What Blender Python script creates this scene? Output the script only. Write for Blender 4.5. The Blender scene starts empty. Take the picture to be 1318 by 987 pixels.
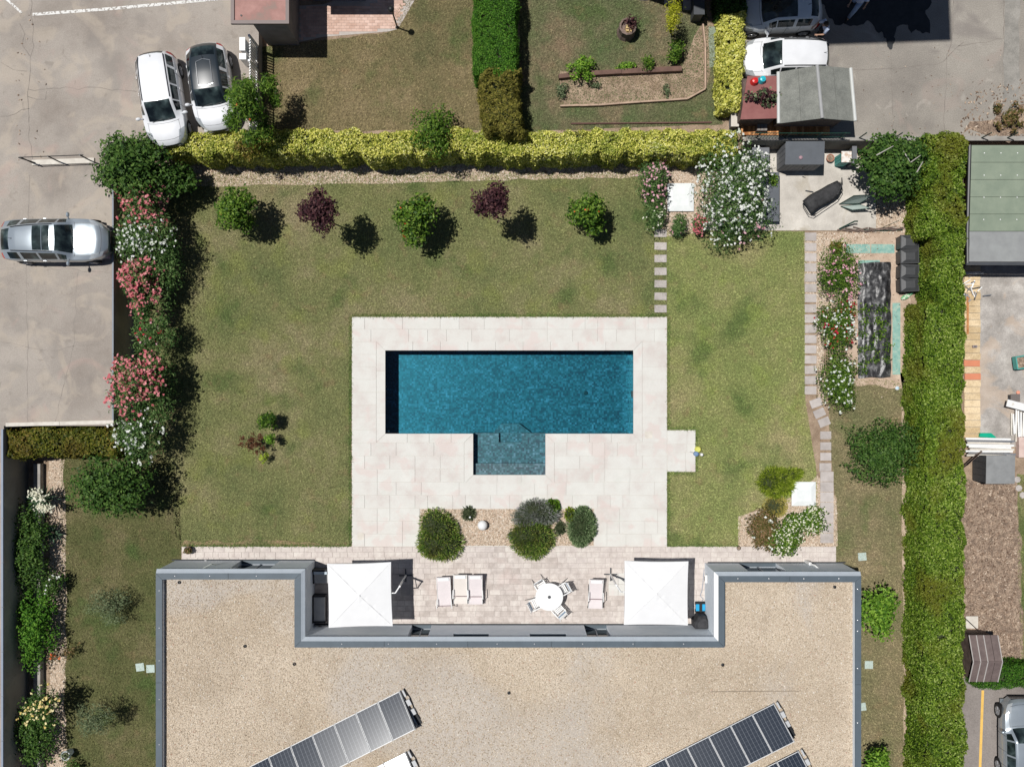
import bpy, math, random
import numpy as np
from math import radians as R, sin, cos, pi
random.seed(7); rng = np.random.default_rng(7)
SC = bpy.context.scene
COL = SC.collection
# ---------------- camera, sky, sun, exposure ----------------
CAMH = 43.0; S = 28.2
cam = bpy.data.objects.new('camera', bpy.data.cameras.new('camera')); COL.objects.link(cam)
cam.location = (0, 0, CAMH); cam.rotation_euler = (0, 0, 0)
cam.data.sensor_width = 36; cam.data.lens = 36*S*CAMH/1318; cam.data.clip_end = 500
SC.camera = cam
SUN = (-0.3257, 0.1187, 1.0)
_el = math.atan2(1, math.hypot(SUN[0], SUN[1]))
w = bpy.data.worlds.new('World'); SC.world = w; w.use_nodes = True
nt = w.node_tree; sk = nt.nodes.new('ShaderNodeTexSky'); sk.sky_type = 'NISHITA'; sk.sun_disc = False
sk.air_density = .8; sk.dust_density = .4; sk.sun_elevation = _el; sk.sun_rotation = math.atan2(SUN[0], SUN[1])
nt.links.new(sk.outputs[0], nt.nodes['Background'].inputs[0]); nt.nodes['Background'].inputs[1].default_value = 0.05
sl = bpy.data.lights.new('sun', 'SUN'); sl.energy = 5.0; sl.angle = R(0.53); sl.color = (1, .975, .935)
so = bpy.data.objects.new('sun', sl); COL.objects.link(so)
from mathutils import Vector, Matrix, noise as mn
so.rotation_euler = Vector(SUN).to_track_quat('Z', 'Y').to_euler(); so.location = (-10, 4, 60)
SC.view_settings.view_transform = 'Standard'; SC.view_settings.look = 'None'
SC.view_settings.gamma = 1; SC.view_settings.exposure = -0.2
# ---------------- helpers ----------------
def P(px, py, z=0.0):                       # photo position of a point at height z -> world
    k = (1 - z/CAMH)/S
    return ((px-659)*k, (493.5-py)*k, z)
def tag(o, label=None, cat=None, group=None, kind=None):
    if label: o['label'] = label
    if cat: o['category'] = cat
    if group: o['group'] = group
    if kind: o['kind'] = kind
    return o
def thing(name, label, cat, loc=(0, 0, 0), rz=0, group=None, kind=None):
    o = bpy.data.objects.new(name, None); COL.objects.link(o); o.location = loc; o.rotation_euler = (0, 0, rz)
    o.empty_display_size = .2
    return tag(o, label, cat, group, kind)
def wloc(o):                                # world offset of a parent chain (parents built in world space are unrotated)
    v = Vector((0, 0, 0))
    while o: v = v+Vector(o.location); o = o.parent
    return v
class MB:
    def __init__(s): s.v = []; s.f = []
    def add(s, vs, fs):
        n = len(s.v); s.v += [tuple(v) for v in vs]; s.f += [tuple(n+i for i in f) for f in fs]; return s
    def box(s, c, d, rz=0, rx=0, ry=0):
        m = Matrix.Rotation(rz, 3, 'Z') @ Matrix.Rotation(ry, 3, 'Y') @ Matrix.Rotation(rx, 3, 'X')
        vs = [Vector(c)+m@Vector((x*d[0]/2, y*d[1]/2, z*d[2]/2)) for x in (-1, 1) for y in (-1, 1) for z in (-1, 1)]
        return s.add(vs, [(0,1,3,2),(4,6,7,5),(0,4,5,1),(2,3,7,6),(0,2,6,4),(1,5,7,3)])
    def bb(s, x0, x1, y0, y1, z0, z1):
        return s.box(((x0+x1)/2, (y0+y1)/2, (z0+z1)/2), (abs(x1-x0), abs(y1-y0), z1-z0))
    def prism(s, poly, z0, z1):             # poly: ccw xy list
        a = sum(poly[i][0]*poly[(i+1) % len(poly)][1]-poly[(i+1) % len(poly)][0]*poly[i][1] for i in range(len(poly)))
        if a < 0: poly = poly[::-1]
        n = len(poly)
        return s.add([(p[0], p[1], z0) for p in poly]+[(p[0], p[1], z1) for p in poly],
            [tuple(range(n-1, -1, -1)), tuple(range(n, 2*n))]+[(i, (i+1) % n, n+(i+1) % n, n+i) for i in range(n)])
    def tube(s, pts, r, n=8, r2=None):
        pts = [Vector(p) for p in pts]; K = len(pts); vs = []; fs = []
        for i, p in enumerate(pts):
            d = (pts[min(i+1, K-1)]-pts[max(i-1, 0)]).normalized()
            u = d.orthogonal().normalized() if i == 0 else (u-d*u.dot(d)).normalized()
            v = d.cross(u); rr = r if r2 is None else r+(r2-r)*i/(K-1)
            vs += [p+(u*cos(2*pi*j/n)+v*sin(2*pi*j/n))*rr for j in range(n)]
        for i in range(K-1):
            for j in range(n): fs.append((i*n+j, i*n+(j+1) % n, (i+1)*n+(j+1) % n, (i+1)*n+j))
        fs += [tuple(range(n-1, -1, -1)), tuple(range((K-1)*n, K*n))]
        return s.add(vs, fs)
    def lathe(s, c, prof, n=16, sx=1, sy=1):   # prof: (r,z) bottom to top
        K = len(prof)
        vs = [(c[0]+r*sx*cos(2*pi*j/n), c[1]+r*sy*sin(2*pi*j/n), c[2]+z) for r, z in prof for j in range(n)]
        fs = [(i*n+j, i*n+(j+1) % n, (i+1)*n+(j+1) % n, (i+1)*n+j) for i in range(K-1) for j in range(n)]
        fs += [tuple(range(n-1, -1, -1)), tuple(range((K-1)*n, K*n))]
        return s.add(vs, fs)
    def ball(s, c, r, n=12, sx=1, sy=1, sz=1):
        return s.lathe(c, [(max(r*cos(a), .0005), r*sz*sin(a)) for a in [(-.5+i/(n//2))*pi for i in range(n//2+1)]], n, sx, sy)
    def build(s, name, mat, parent=None, world=True, smooth=False):
        off = wloc(parent) if (parent and world) else Vector((0, 0, 0))
        me = bpy.data.meshes.new(name)
        me.from_pydata([(v[0]-off[0], v[1]-off[1], v[2]-off[2]) for v in s.v], [], s.f)
        if mat: me.materials.append(mat)
        if smooth: me.shade_smooth()
        me.update()
        o = bpy.data.objects.new(name, me); COL.objects.link(o); o.parent = parent
        return o
def link_mesh(name, me, parent=None, loc=(0, 0, 0)):
    o = bpy.data.objects.new(name, me); COL.objects.link(o); o.parent = parent; o.location = loc; return o
def children(o): return [c for c in COL.objects if c.parent == o]
def copy_tree(o, parent=None, kids=None):
    if kids is None:
        kids = {}
        for c in COL.objects:
            if c.parent: kids.setdefault(c.parent.name, []).append(c)
    c = o.copy(); COL.objects.link(c)
    if parent: c.parent = parent
    for ch in kids.get(o.name, []): copy_tree(ch, c, kids)
    return c
def np_mesh(name, V, k, mat, parent=None, attr=None, world=True):   # V (N,k,3): N polygons of k corners
    N = len(V); off = np.array(wloc(parent) if (parent and world) else (0, 0, 0), dtype=np.float32)
    me = bpy.data.meshes.new(name); me.vertices.add(N*k); me.loops.add(N*k); me.polygons.add(N)
    me.vertices.foreach_set('co', (V.reshape(-1, 3)-off).astype(np.float32).ravel())
    me.loops.foreach_set('vertex_index', np.arange(N*k, dtype=np.int32))
    me.polygons.foreach_set('loop_start', np.arange(0, N*k, k, dtype=np.int32))
    me.update(calc_edges=True)
    if attr is not None:
        a = me.attributes.new('v', 'FLOAT', 'POINT'); a.data.foreach_set('value', np.repeat(attr, k).astype(np.float32))
    me.materials.append(mat)
    o = bpy.data.objects.new(name, me); COL.objects.link(o); o.parent = parent
    return o
def np_solids(name, C, size, mat, parent=None, flat=.55, attr=None, kind='stuff'):  # many little squashed pebbles (octahedra)
    N = len(C); base = np.array([(1,0,0),(0,1,0),(-1,0,0),(0,-1,0),(0,0,1),(0,0,-1)], float)
    ang = rng.uniform(0, 2*pi, N); ca, sa = np.cos(ang), np.sin(ang)
    sc = np.stack([rng.uniform(.7, 1.3, N), rng.uniform(.6, 1.1, N), rng.uniform(.8, 1.2, N)*flat], 1)*np.asarray(size).reshape(-1, 1)
    B = base[None]*sc[:, None]+rng.normal(0, .12, (N, 6, 3))*np.asarray(size).reshape(-1, 1, 1)
    X = B[..., 0]*ca[:, None]-B[..., 1]*sa[:, None]; Y = B[..., 0]*sa[:, None]+B[..., 1]*ca[:, None]
    B = np.stack([X, Y, B[..., 2]], -1)+C[:, None]
    F = [(0,1,4),(1,2,4),(2,3,4),(3,0,4)]
    V = B[:, np.array(F)].reshape(-1, 3, 3)
    a = rng.random(N) if attr is None else attr
    o = np_mesh(name, V, 3, mat, parent, np.repeat(a, 4)); o['kind'] = kind
    return o
# ---------------- materials ----------------
def newmat(name):
    m = bpy.data.materials.new(name); m.use_nodes = True; n = m.node_tree
    return m, n, n.nodes['Principled BSDF'], lambda t: n.nodes.new('ShaderNode'+t), n.links.new
def ramp(N, cols):
    r = N('ValToRGB'); e = r.color_ramp.elements
    while len(e) < len(cols): e.new(.5)
    for i, (p, c) in enumerate(cols): e[i].position = p; e[i].color = (*c, 1)
    return r
def noisy(name, cols, scale=1.0, detail=6, rough=.85, bump=.0, bscale=40, fine=.0, fscale=60, spec=.3, extra=None, metal=0, coat=0, rnd=0, objc=False):
    """procedural surface: ramp over world-space noise, optional fine speckle, bump, spots"""
    m, n, b, N, L = newmat(name)
    g = N('NewGeometry'); pos = g.outputs['Position']
    if objc: tc = N('TexCoord'); pos = tc.outputs['Object']
    t = N('TexNoise'); t.inputs['Scale'].default_value = scale; t.inputs['Detail'].default_value = detail; t.inputs['Roughness'].default_value = .62
    L(pos, t.inputs['Vector'])
    fac = t.outputs['Fac']
    if rnd:
        oi = N('ObjectInfo'); ma = N('Math'); ma.operation = 'MULTIPLY_ADD'; ma.inputs[1].default_value = rnd; L(oi.outputs['Random'], ma.inputs[0])
        sb = N('Math'); sb.operation = 'SUBTRACT'; L(fac, sb.inputs[0]); sb.inputs[1].default_value = rnd/2; L(sb.outputs[0], ma.inputs[2]); fac = ma.outputs[0]
    r = ramp(N, cols if isinstance(cols[0][1], tuple) else [(0.3, cols[0]), (.7, cols[-1])]); L(fac, r.inputs[0]); out = r.outputs[0]
    if fine:
        f = N('TexNoise'); f.inputs['Scale'].default_value = fscale; f.inputs['Detail'].default_value = 3; L(pos, f.inputs['Vector'])
        mr = N('MapRange'); mr.inputs[1].default_value = .3; mr.inputs[2].default_value = .7; mr.inputs[3].default_value = 1-fine; mr.inputs[4].default_value = 1+fine; L(f.outputs['Fac'], mr.inputs[0])
        mx = N('Vector'+'Math'); mx.operation = 'SCALE'; L(out, mx.inputs[0]); L(mr.outputs[0], mx.inputs['Scale']); out = mx.outputs[0]
    if extra:
        for (c, sc, lo, hi, amt, dist) in extra:      # coloured blotches
            e = N('TexNoise'); e.inputs['Scale'].default_value = sc; e.inputs['Detail'].default_value = 5; e.inputs['Distortion'].default_value = dist
            ad = N('VectorMath'); ad.operation = 'ADD'; ad.inputs[1].default_value = (sc*7.3, lo*50, 3.1); L(pos, ad.inputs[0]); L(ad.outputs[0], e.inputs['Vector'])
            mr = N('MapRange'); mr.inputs[1].default_value = lo; mr.inputs[2].default_value = hi; mr.inputs[4].default_value = amt; L(e.outputs['Fac'], mr.inputs[0])
            mx = N('Mix'); mx.data_type = 'RGBA'; L(mr.outputs[0], mx.inputs[0]); L(out, mx.inputs[6]); mx.inputs[7].default_value = (*c, 1); out = mx.outputs[2]
    L(out, b.inputs['Base Color']); b.inputs['Roughness'].default_value = rough; b.inputs['Specular IOR Level'].default_value = spec
    b.inputs['Metallic'].default_value = metal; b.inputs['Coat Weight'].default_value = coat
    if bump:
        f = N('TexNoise'); f.inputs['Scale'].default_value = bscale; f.inputs['Detail'].default_value = 4; L(pos, f.inputs['Vector'])
        bp = N('Bump'); bp.inputs['Strength'].default_value = bump; bp.inputs['Distance'].default_value = .02; L(f.outputs['Fac'], bp.inputs['Height']); L(bp.outputs[0], b.inputs['Normal'])
    return m
def flat(name, c, rough=.6, metal=0, spec=.4, var=.06, coat=0, objc=True, vs=3.0):
    lo = tuple(x*(1-var) for x in c); hi = tuple(min(1, x*(1+var)) for x in c)
    return noisy(name, [(.3, lo), (.7, hi)], scale=vs, rough=rough, metal=metal, spec=spec, coat=coat, objc=objc)
def leafmat(name, cols, rough=.5, trans=.25, spec=.35, patch=.0, pc=None, pscale=1.0):
    m, n, b, N, L = newmat(name)
    a = N('Attribute'); a.attribute_name = 'v'; r = ramp(N, cols); L(a.outputs['Fac'], r.inputs[0]); out = r.outputs[0]
    if patch:
        g = N('NewGeometry'); t = N('TexNoise'); t.inputs['Scale'].default_value = pscale; t.inputs['Detail'].default_value = 3; L(g.outputs['Position'], t.inputs['Vector'])
        mr = N('MapRange'); mr.inputs[1].default_value = .5; mr.inputs[2].default_value = .65; mr.inputs[4].default_value = patch; L(t.outputs['Fac'], mr.inputs[0])
        mx = N('Mix'); mx.data_type = 'RGBA'; L(mr.outputs[0], mx.inputs[0]); L(out, mx.inputs[6]); mx.inputs[7].default_value = (*pc, 1); out = mx.outputs[2]
    L(out, b.inputs['Base Color']); b.inputs['Roughness'].default_value = max(rough, .5); b.inputs['Specular IOR Level'].default_value = spec*.4
    if trans:
        tr = N('BsdfTranslucent'); L(out, tr.inputs[0]); ms = N('MixShader'); ms.inputs[0].default_value = trans
        L(b.outputs[0], ms.inputs[1]); L(tr.outputs[0], ms.inputs[2]); L(ms.outputs[0], n.nodes['Material Output'].inputs[0])
    return m
# ---------------- foliage ----------------
def leaf_quads(C, Nrm, size, aspect=.5, droop=.0):
    """C centres, Nrm approximate normals -> rhombic leaves with a slight fold"""
    N = len(C); Nrm = Nrm/np.linalg.norm(Nrm, axis=1, keepdims=True)
    t = rng.normal(size=(N, 3)); t -= (t*Nrm).sum(1, keepdims=True)*Nrm; t /= np.linalg.norm(t, axis=1, keepdims=True)
    b = np.cross(Nrm, t); sz = (np.asarray(size)*rng.uniform(.7, 1.3, N)).reshape(-1, 1)
    return np.stack([C-t*sz, C-b*sz*aspect+t*sz*.1, C+t*sz-Nrm*sz*droop, C+b*sz*aspect+t*sz*.1], 1)
def fbm(xy, sc, seed=0.0):
    x, y = xy[:, 0]*sc+seed*3.7, xy[:, 1]*sc+seed*1.9
    return (np.sin(x*1.3+1.7*np.sin(y*.9+seed))+np.sin(y*1.7+1.3*np.sin(x*1.1-seed))+.6*np.sin(x*3.1+y*2.3+seed)+.5*np.sin(y*4.3-x*2.9))/3.1
def blob_points(lobes, n, inner=.25, wa=1.0):
    """lobes: (cx,cy,cz,rx,ry,rz) -> points on and in the lobes with outward normals"""
    A = np.array([l[3]*l[4] for l in lobes]); idx = rng.choice(len(lobes), n, p=A/A.sum())
    Lb = np.array(lobes)[idx]; d = rng.normal(size=(n, 3)); d /= np.linalg.norm(d, axis=1, keepdims=True)
    d[:, 2] = np.where(rng.random(n) < .7, np.abs(d[:, 2]), d[:, 2])
    wob = 1+wa*.2*np.sin(d[:, 0]*7+idx*2.1)*np.sin(d[:, 1]*7.7+idx*1.3)+wa*.13*np.sin(d[:, 0]*15+idx)*np.sin(d[:, 1]*17-idx)
    r = wob*np.where(rng.random(n) < inner, rng.uniform(.4, .9, n), rng.uniform(.8, 1.1, n)); r = r.reshape(-1, 1)
    C = Lb[:, :3]+d*Lb[:, 3:]*r
    return C, d
def lobes_of(cx, cy, z0, z1, rx, ry, k, spread=.6, seed=0, small=.45):
    rd = random.Random(seed); L = []
    for i in range(k):
        a = 2*pi*i/k*1.0+rd.uniform(-.35, .35); d = (rd.uniform(.85, 1.1) if i % 3 else rd.uniform(.1, .5))*spread; s = rd.uniform(small*.7, small*1.2)
        zz = z1-(z1-z0)*(.3+.45*d*rd.uniform(.4, 1.2)); rz = min((z1-z0)*.45, (rx+ry)/2*s*1.1)
        L.append((cx+cos(a)*d*rx, cy+sin(a)*d*ry, zz, rx*s, ry*s, rz))
    L.append((cx, cy, z0+(z1-z0)*.6, rx*.55, ry*.55, (z1-z0)*.4))
    return L
def plant(name, label, cat, px, py, rpx, rpy, z0, z1, mat, n=2500, leaf=.06, aspect=.5, k=9, group=None, flowers=None, seed=None,
          base_z=0.0, trunk=.04, bark=None, spread=.6, small=.45, up=.5, zc=None, tmat=None, multi=5, inner=.25, foot=None, fsize=.05):
    """px,py,rpx,rpy: crown as seen; z0..z1 its heights above the ground under it"""
    seed = int(px*7+py) if seed is None else seed
    zm = base_z+(z0+z1)/2 if zc is None else zc
    cx, cy, _ = P(px, py, zm); kk = (1-zm/CAMH)/S; rx, ry = rpx*kk*1.13, rpy*kk*1.13
    fx, fy = (cx, cy) if foot is None else P(foot[0], foot[1], base_z)[:2]
    root = thing(name, label, cat, (fx, fy, base_z), group=group)
    L = lobes_of(cx, cy, base_z+z0, base_z+z1, rx, ry, k, spread, seed, small)
    C, d = blob_points(L, n, inner, 1.5)
    C = C+rng.normal(0, leaf*.5, C.shape); C[:, 2] = np.maximum(C[:, 2], base_z+.03)
    nr = d*(1-up)+np.array([0, 0, up])+rng.normal(0, .38, C.shape)
    np_mesh('foliage', leaf_quads(C, nr, leaf, aspect, .2), 4, mat, root, np.clip(rng.random(n)*.75+.25*(d[:, 2]*.5+.5), 0, 1))
    m = MB(); rd = random.Random(seed)
    if trunk:
        top = (cx, cy, base_z+z0+(z1-z0)*.55)
        m.tube([(fx, fy, base_z-.02), ((fx+cx)/2+.03, (fy+cy)/2, base_z+z0*.6+.05), top], trunk, 7, trunk*.5)
        for i in range(multi):
            l = L[i % len(L)]; m.tube([((fx+cx)/2, (fy+cy)/2, base_z+z0*.55+.08), (l[0]*.6+cx*.4, l[1]*.6+cy*.4, (l[2]+base_z+z0)/2), (l[0], l[1], l[2])], trunk*.45, 5, trunk*.15)
        m.build('trunk' if cat == 'tree' else 'stem', tmat or BARK, root, smooth=True)
    for (fm, cnt, fs) in (flowers or []):
        C, d = blob_points(L, cnt*3, 0); ok = d[:, 2] > .15; C = C[ok][:cnt]; d = d[ok][:cnt]
        # sunlit clusters: group flowers around random seeds
        kx = C[rng.integers(0, len(C), len(C))]; mixm = rng.random(len(C)) < .5
        C = np.where(mixm[:, None], kx+rng.normal(0, fs*1.1, C.shape), C)
        C = C+d*fs*1.2+np.array([0, 0, .03])
        qs = []
        for a in range(3):
            qs.append(leaf_quads(C+rng.normal(0, fs*.35, C.shape), d*.3+np.array([0, 0, .8])+rng.normal(0, .45, C.shape), fs, .75))
        o = np_mesh('blossoms', np.concatenate(qs), 4, fm, root, np.tile(rng.random(len(C)), 3)); o['kind'] = 'stuff'
    return root
def hedge(name, label, cat, rect, z, mat, base_z=0, n=600, leaf=.06, wob=.12, group=None, aspect=.5, zvar=.1, sides=True, core=None, seed=0, up=.6, taper=None):
    """rect: px0,px1,py0,py1 of the TOP at height base_z+z. Leaves over top and sides of a wobbly block"""
    zt = base_z+z; x0, y1, _ = P(rect[0], rect[2], zt); x1, y0, _ = P(rect[1], rect[3], zt)
    root = thing(name, label, cat, ((x0+x1)/2, (y0+y1)/2, base_z), group=group)
    W, D = x1-x0, y1-y0; nt_ = int(W*D*n)
    u = rng.random((nt_, 2)); C = np.stack([x0+u[:, 0]*W, y0+u[:, 1]*D, np.full(nt_, zt)], 1)
    e = np.minimum(np.minimum(u[:, 0]*W, (1-u[:, 0])*W), np.minimum(u[:, 1]*D, (1-u[:, 1])*D))
    C[:, 2] += fbm(C, 2.2, seed)*zvar+fbm(C, 7.0, seed+3)*zvar*.5-np.clip(.18-e, 0, 1)**1*.8+rng.normal(0, .04, nt_)
    sh = lambda c: np.stack([fbm(c[:, 1:2].repeat(2, 1)+.3, 1.7, seed+5)*wob, fbm(c[:, :1].repeat(2, 1), 1.9, seed+8)*wob, np.zeros(len(c))], 1)
    keep = fbm(C, 2.9, seed+11)+.5*fbm(C, 9, seed+2) > -.95+.25*rng.random(nt_); C = C[keep]; nt_ = len(C); C[:, 2] -= np.where(fbm(C, 4.1, seed+6) > .55, .14, 0)
    C += sh(C); nr = np.stack([rng.normal(0, .45, nt_), rng.normal(0, .45, nt_), np.full(nt_, 1.0)], 1)
    CC, NN = [C], [nr]
    if sides:
        for (ax, sg) in ((0, -1), (0, 1), (1, -1), (1, 1)):
            ln = D if ax == 0 else W; k = int(ln*z*n*.75); a = rng.random(k); h = rng.random(k)
            c = np.zeros((k, 3)); c[:, 2] = base_z+h*z*.98
            if ax == 0: c[:, 0] = (x0 if sg < 0 else x1); c[:, 1] = y0+a*D
            else: c[:, 1] = (y0 if sg < 0 else y1); c[:, 0] = x0+a*W
            c += sh(c); bul = fbm(np.stack([a*ln, h*z], 1), 3.0, seed+ax)*.07-.12*(h > .9)
            c[:, ax] += sg*bul+rng.normal(0, .04, k); q = rng.normal(0, .4, (k, 3)); q[:, ax] += sg*.9; q[:, 2] += .45
            CC.append(c); NN.append(q)
    C = np.concatenate(CC); nr = np.concatenate(NN)
    np_mesh('foliage', leaf_quads(C, nr, leaf, aspect, .2), 4, mat, root, np.clip(rng.random(len(C))*.8+.2*(fbm(C, 1.1, seed)*.5+.5), 0, 1))
    MB().bb(x0+.16, x1-.16, y0+.16, y1-.16, base_z, zt-.16-zvar).build('branch_core', core or TWIG, root)
    return root
def scatter_poly(poly, dens):
    """random xy points in a polygon of world xy"""
    p = np.array(poly); lo, hi = p.min(0), p.max(0); n = int((hi-lo).prod()*dens); q = lo+rng.random((n, 2))*(hi-lo)
    ins = np.zeros(n, bool); j = len(p)-1
    for i in range(len(p)):
        c = ((p[i, 1] > q[:, 1]) != (p[j, 1] > q[:, 1])) & (q[:, 0] < (p[j, 0]-p[i, 0])*(q[:, 1]-p[i, 1])/(p[j, 1]-p[i, 1]+1e-12)+p[i, 0])
        ins ^= c; j = i
    return q[ins]
def pp(pts, z=0): return [P(x, y, z)[:2] for x, y in pts]
def ipoly(pts, z, step=.35, amp=.07, seed=0):   # wobble an outline so that edges are organic
    w_ = pp(pts, z); out = []
    for i in range(len(w_)):
        a, b = np.array(w_[i]), np.array(w_[(i+1) % len(w_)]); k = max(1, int(np.linalg.norm(b-a)/step))
        for j in range(k):
            q = a+(b-a)*j/k; out.append((q[0]+amp*mn.noise((q[0]*1.3+seed, q[1]*1.3, 1)), q[1]+amp*mn.noise((q[0]*1.3, q[1]*1.3+seed, 9))))
    return out
def sheet(name, poly, z, mat, kind='structure', thick=.0, parent=None):
    m = MB()
    a = sum(poly[i][0]*poly[(i+1) % len(poly)][1]-poly[(i+1) % len(poly)][0]*poly[i][1] for i in range(len(poly)))
    if a < 0: poly = poly[::-1]
    if thick: m.prism(poly, z-thick, z)
    else: m.add([(p[0], p[1], z) for p in poly], [tuple(range(len(poly)))])
    o = m.build(name, mat, parent)
    if kind: o['kind'] = kind
    return o
def grass(name, poly, z, mat, dens, h=.05, w_=.03, label=None):
    q = scatter_poly(poly, dens); n = len(q); a = rng.uniform(0, 2*pi, n); l = rng.uniform(.5, 1.4, n)*h; t = rng.uniform(.4, 1.8, n)
    d = np.stack([np.cos(a), np.sin(a)], 1); s = np.stack([-d[:, 1], d[:, 0]], 1)*w_/2
    V = np.zeros((n, 3, 3)); V[:, 0, :2] = q-s; V[:, 1, :2] = q+s; V[:, 2, :2] = q+d*(l*t)[:, None]; V[:, :2, 2] = z; V[:, 2, 2] = z+l
    o = np_mesh(name, V, 3, mat, None, rng.random(n)); o['kind'] = 'stuff'
    if label: o['label'] = label; o['category'] = 'grass'
    return o
# ---------------- palette ----------------
def lawnmat(name, a, b, c, patchc, psc=.22, pl=.5, gain=1.56):
    m, n, bs, N, L = newmat(name)
    g = N('NewGeometry'); pos = g.outputs['Position']
    t = N('TexNoise'); t.inputs['Scale'].default_value = psc; t.inputs['Detail'].default_value = 7; t.inputs['Roughness'].default_value = .68; L(pos, t.inputs['Vector'])
    r = ramp(N, [(.33, a), (.5, b), (.66, c)]); L(t.outputs['Fac'], r.inputs[0]); out = r.outputs[0]
    for (cc, sc, lo, hi, amt) in ((patchc, .8, .56, .68, pl), ((.055, .092, .026), .55, .57, .68, .6), ((.19, .135, .075), 1.7, .6, .74, .45)):
        e = N('TexNoise'); e.inputs['Scale'].default_value = sc; e.inputs['Detail'].default_value = 4
        ad = N('VectorMath'); ad.operation = 'ADD'; ad.inputs[1].default_value = (sc*9, 4.4, hi*30); L(pos, ad.inputs[0]); L(ad.outputs[0], e.inputs['Vector'])
        mr = N('MapRange'); mr.inputs[1].default_value = lo; mr.inputs[2].default_value = hi; mr.inputs[4].default_value = amt; L(e.outputs['Fac'], mr.inputs[0])
        mx = N('Mix'); mx.data_type = 'RGBA'; L(mr.outputs[0], mx.inputs[0]); L(out, mx.inputs[6]); mx.inputs[7].default_value = (*cc, 1); out = mx.outputs[2]
    f = N('TexNoise'); f.inputs['Scale'].default_value = 13; f.inputs['Detail'].default_value = 5; f.inputs['Roughness'].default_value = .8; L(pos, f.inputs['Vector'])
    mr = N('MapRange'); mr.inputs[1].default_value = .32; mr.inputs[2].default_value = .68; mr.inputs[3].default_value = .5*gain; mr.inputs[4].default_value = 1.5*gain; L(f.outputs['Fac'], mr.inputs[0])
    at = N('Attribute'); at.attribute_name = 'v'; mt = N('Math'); mt.operation = 'MULTIPLY_ADD'; mt.inputs[1].default_value = .85; mt.inputs[2].default_value = .62; L(at.outputs['Fac'], mt.inputs[0])
    mm = N('Math'); mm.operation = 'MULTIPLY'; L(mr.outputs[0], mm.inputs[0]); L(mt.outputs[0], mm.inputs[1])
    mx = N('VectorMath'); mx.operation = 'SCALE'; L(out, mx.inputs[0]); L(mm.outputs[0], mx.inputs['Scale'])
    L(mx.outputs[0], bs.inputs['Base Color']); bs.inputs['Roughness'].default_value = .9; bs.inputs['Specular IOR Level'].default_value = .1
    return m
BARK = noisy('bark', [(.3, (.09, .06, .04)), (.7, (.2, .15, .11))], scale=9, bump=.5)
TWIG = noisy('hedge_inside', [(.3, (.02, .03, .01)), (.7, (.05, .06, .025))], scale=14)
LAWN = lawnmat('lawn_main', (.1, .12, .047), (.152, .155, .066), (.215, .185, .106), (.165, .18, .055))
LAWN_R = lawnmat('lawn_right', (.135, .168, .055), (.178, .192, .072), (.235, .21, .105), (.165, .205, .05))
LAWN_D = lawnmat('lawn_dry', (.125, .125, .06), (.165, .145, .078), (.22, .175, .105), (.1, .12, .045), psc=.3)
LAWN_N = lawnmat('lawn_neighbour', (.075, .1, .04), (.115, .115, .06), (.19, .14, .09), (.07, .11, .04), psc=.35, pl=.6)
LAWN_NW = lawnmat('lawn_scorched', (.11, .105, .05), (.165, .135, .07), (.225, .175, .1), (.085, .1, .038), psc=.3)
LAWN_L = lawnmat('lawn_left', (.07, .08, .03), (.1, .1, .042), (.145, .125, .065), (.06, .085, .028), psc=.4)  # darker regional tint of the turf left of the house
SOIL = noisy('soil', [(.3, (.2, .14, .095)), (.7, (.4, .3, .215))], scale=2.2, rough=.95, bump=.7, bscale=25, fine=.35, fscale=30)
SOILD = noisy('mulch_soil', [(.3, (.14, .1, .075)), (.55, (.28, .205, .15)), (.75, (.42, .33, .245))], scale=3.5, rough=.95, bump=.9, bscale=22, fine=.5, fscale=18)
SAND = noisy('dry_soil', [(.3, (.36, .26, .19)), (.7, (.56, .44, .34))], scale=1.8, rough=.95, bump=.4, fine=.15, fscale=30)
CONC = noisy('stained_concrete', [(.28, (.24, .207, .178)), (.5, (.325, .288, .252)), (.72, (.385, .343, .3))], scale=.35, detail=12, rough=.88, bump=.25, bscale=45, fine=.13, fscale=28,
             extra=[((.46, .39, .31), .55, .52, .6, .35, 1.2), ((.42, .29, .25), .4, .58, .68, .3, 1.5), ((.22, .2, .18), .5, .56, .66, .4, .9), ((.23, .2, .17), 2.5, .63, .7, .5, .5)])
ASPH = noisy('old_asphalt', [(.28, (.2, .182, .16)), (.5, (.29, .264, .23)), (.72, (.36, .33, .288))], scale=.3, detail=9, rough=.9, bump=.35, bscale=60, fine=.2, fscale=26,
             extra=[((.33, .26, .225), .5, .58, .66, .3, 1.2), ((.17, .15, .14), .45, .57, .66, .5, .8), ((.45, .41, .36), 1.1, .62, .7, .35, 1.0)])
ASPH2 = noisy('fine_asphalt', [(.3, (.2, .175, .16)), (.7, (.28, .25, .23))], scale=.8, rough=.9, bump=.35, bscale=60, fine=.18, fscale=30)
PATIO = noisy('patio_concrete', [(.3, (.4, .37, .33)), (.7, (.62, .58, .52))], scale=.9, detail=9, rough=.88, bump=.2, fine=.08, fscale=25, extra=[((.3, .25, .17), .9, .57, .68, .55, .8)])
YARD = noisy('rough_concrete', [(.3, (.24, .22, .2)), (.55, (.4, .37, .34)), (.72, (.55, .52, .48))], scale=1.1, detail=9, rough=.9, bump=.4, fine=.15, fscale=22, extra=[((.5, .38, .28), .7, .56, .64, .5, .8)])
WALLC = noisy('retaining_wall_concrete', [(.3, (.24, .225, .205)), (.7, (.36, .34, .31))], scale=2.5, rough=.9, bump=.3)
CAPC = noisy('pale_wall_cap', [(.3, (.52, .48, .42)), (.7, (.68, .64, .57))], scale=4, rough=.85, bump=.2)
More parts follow.
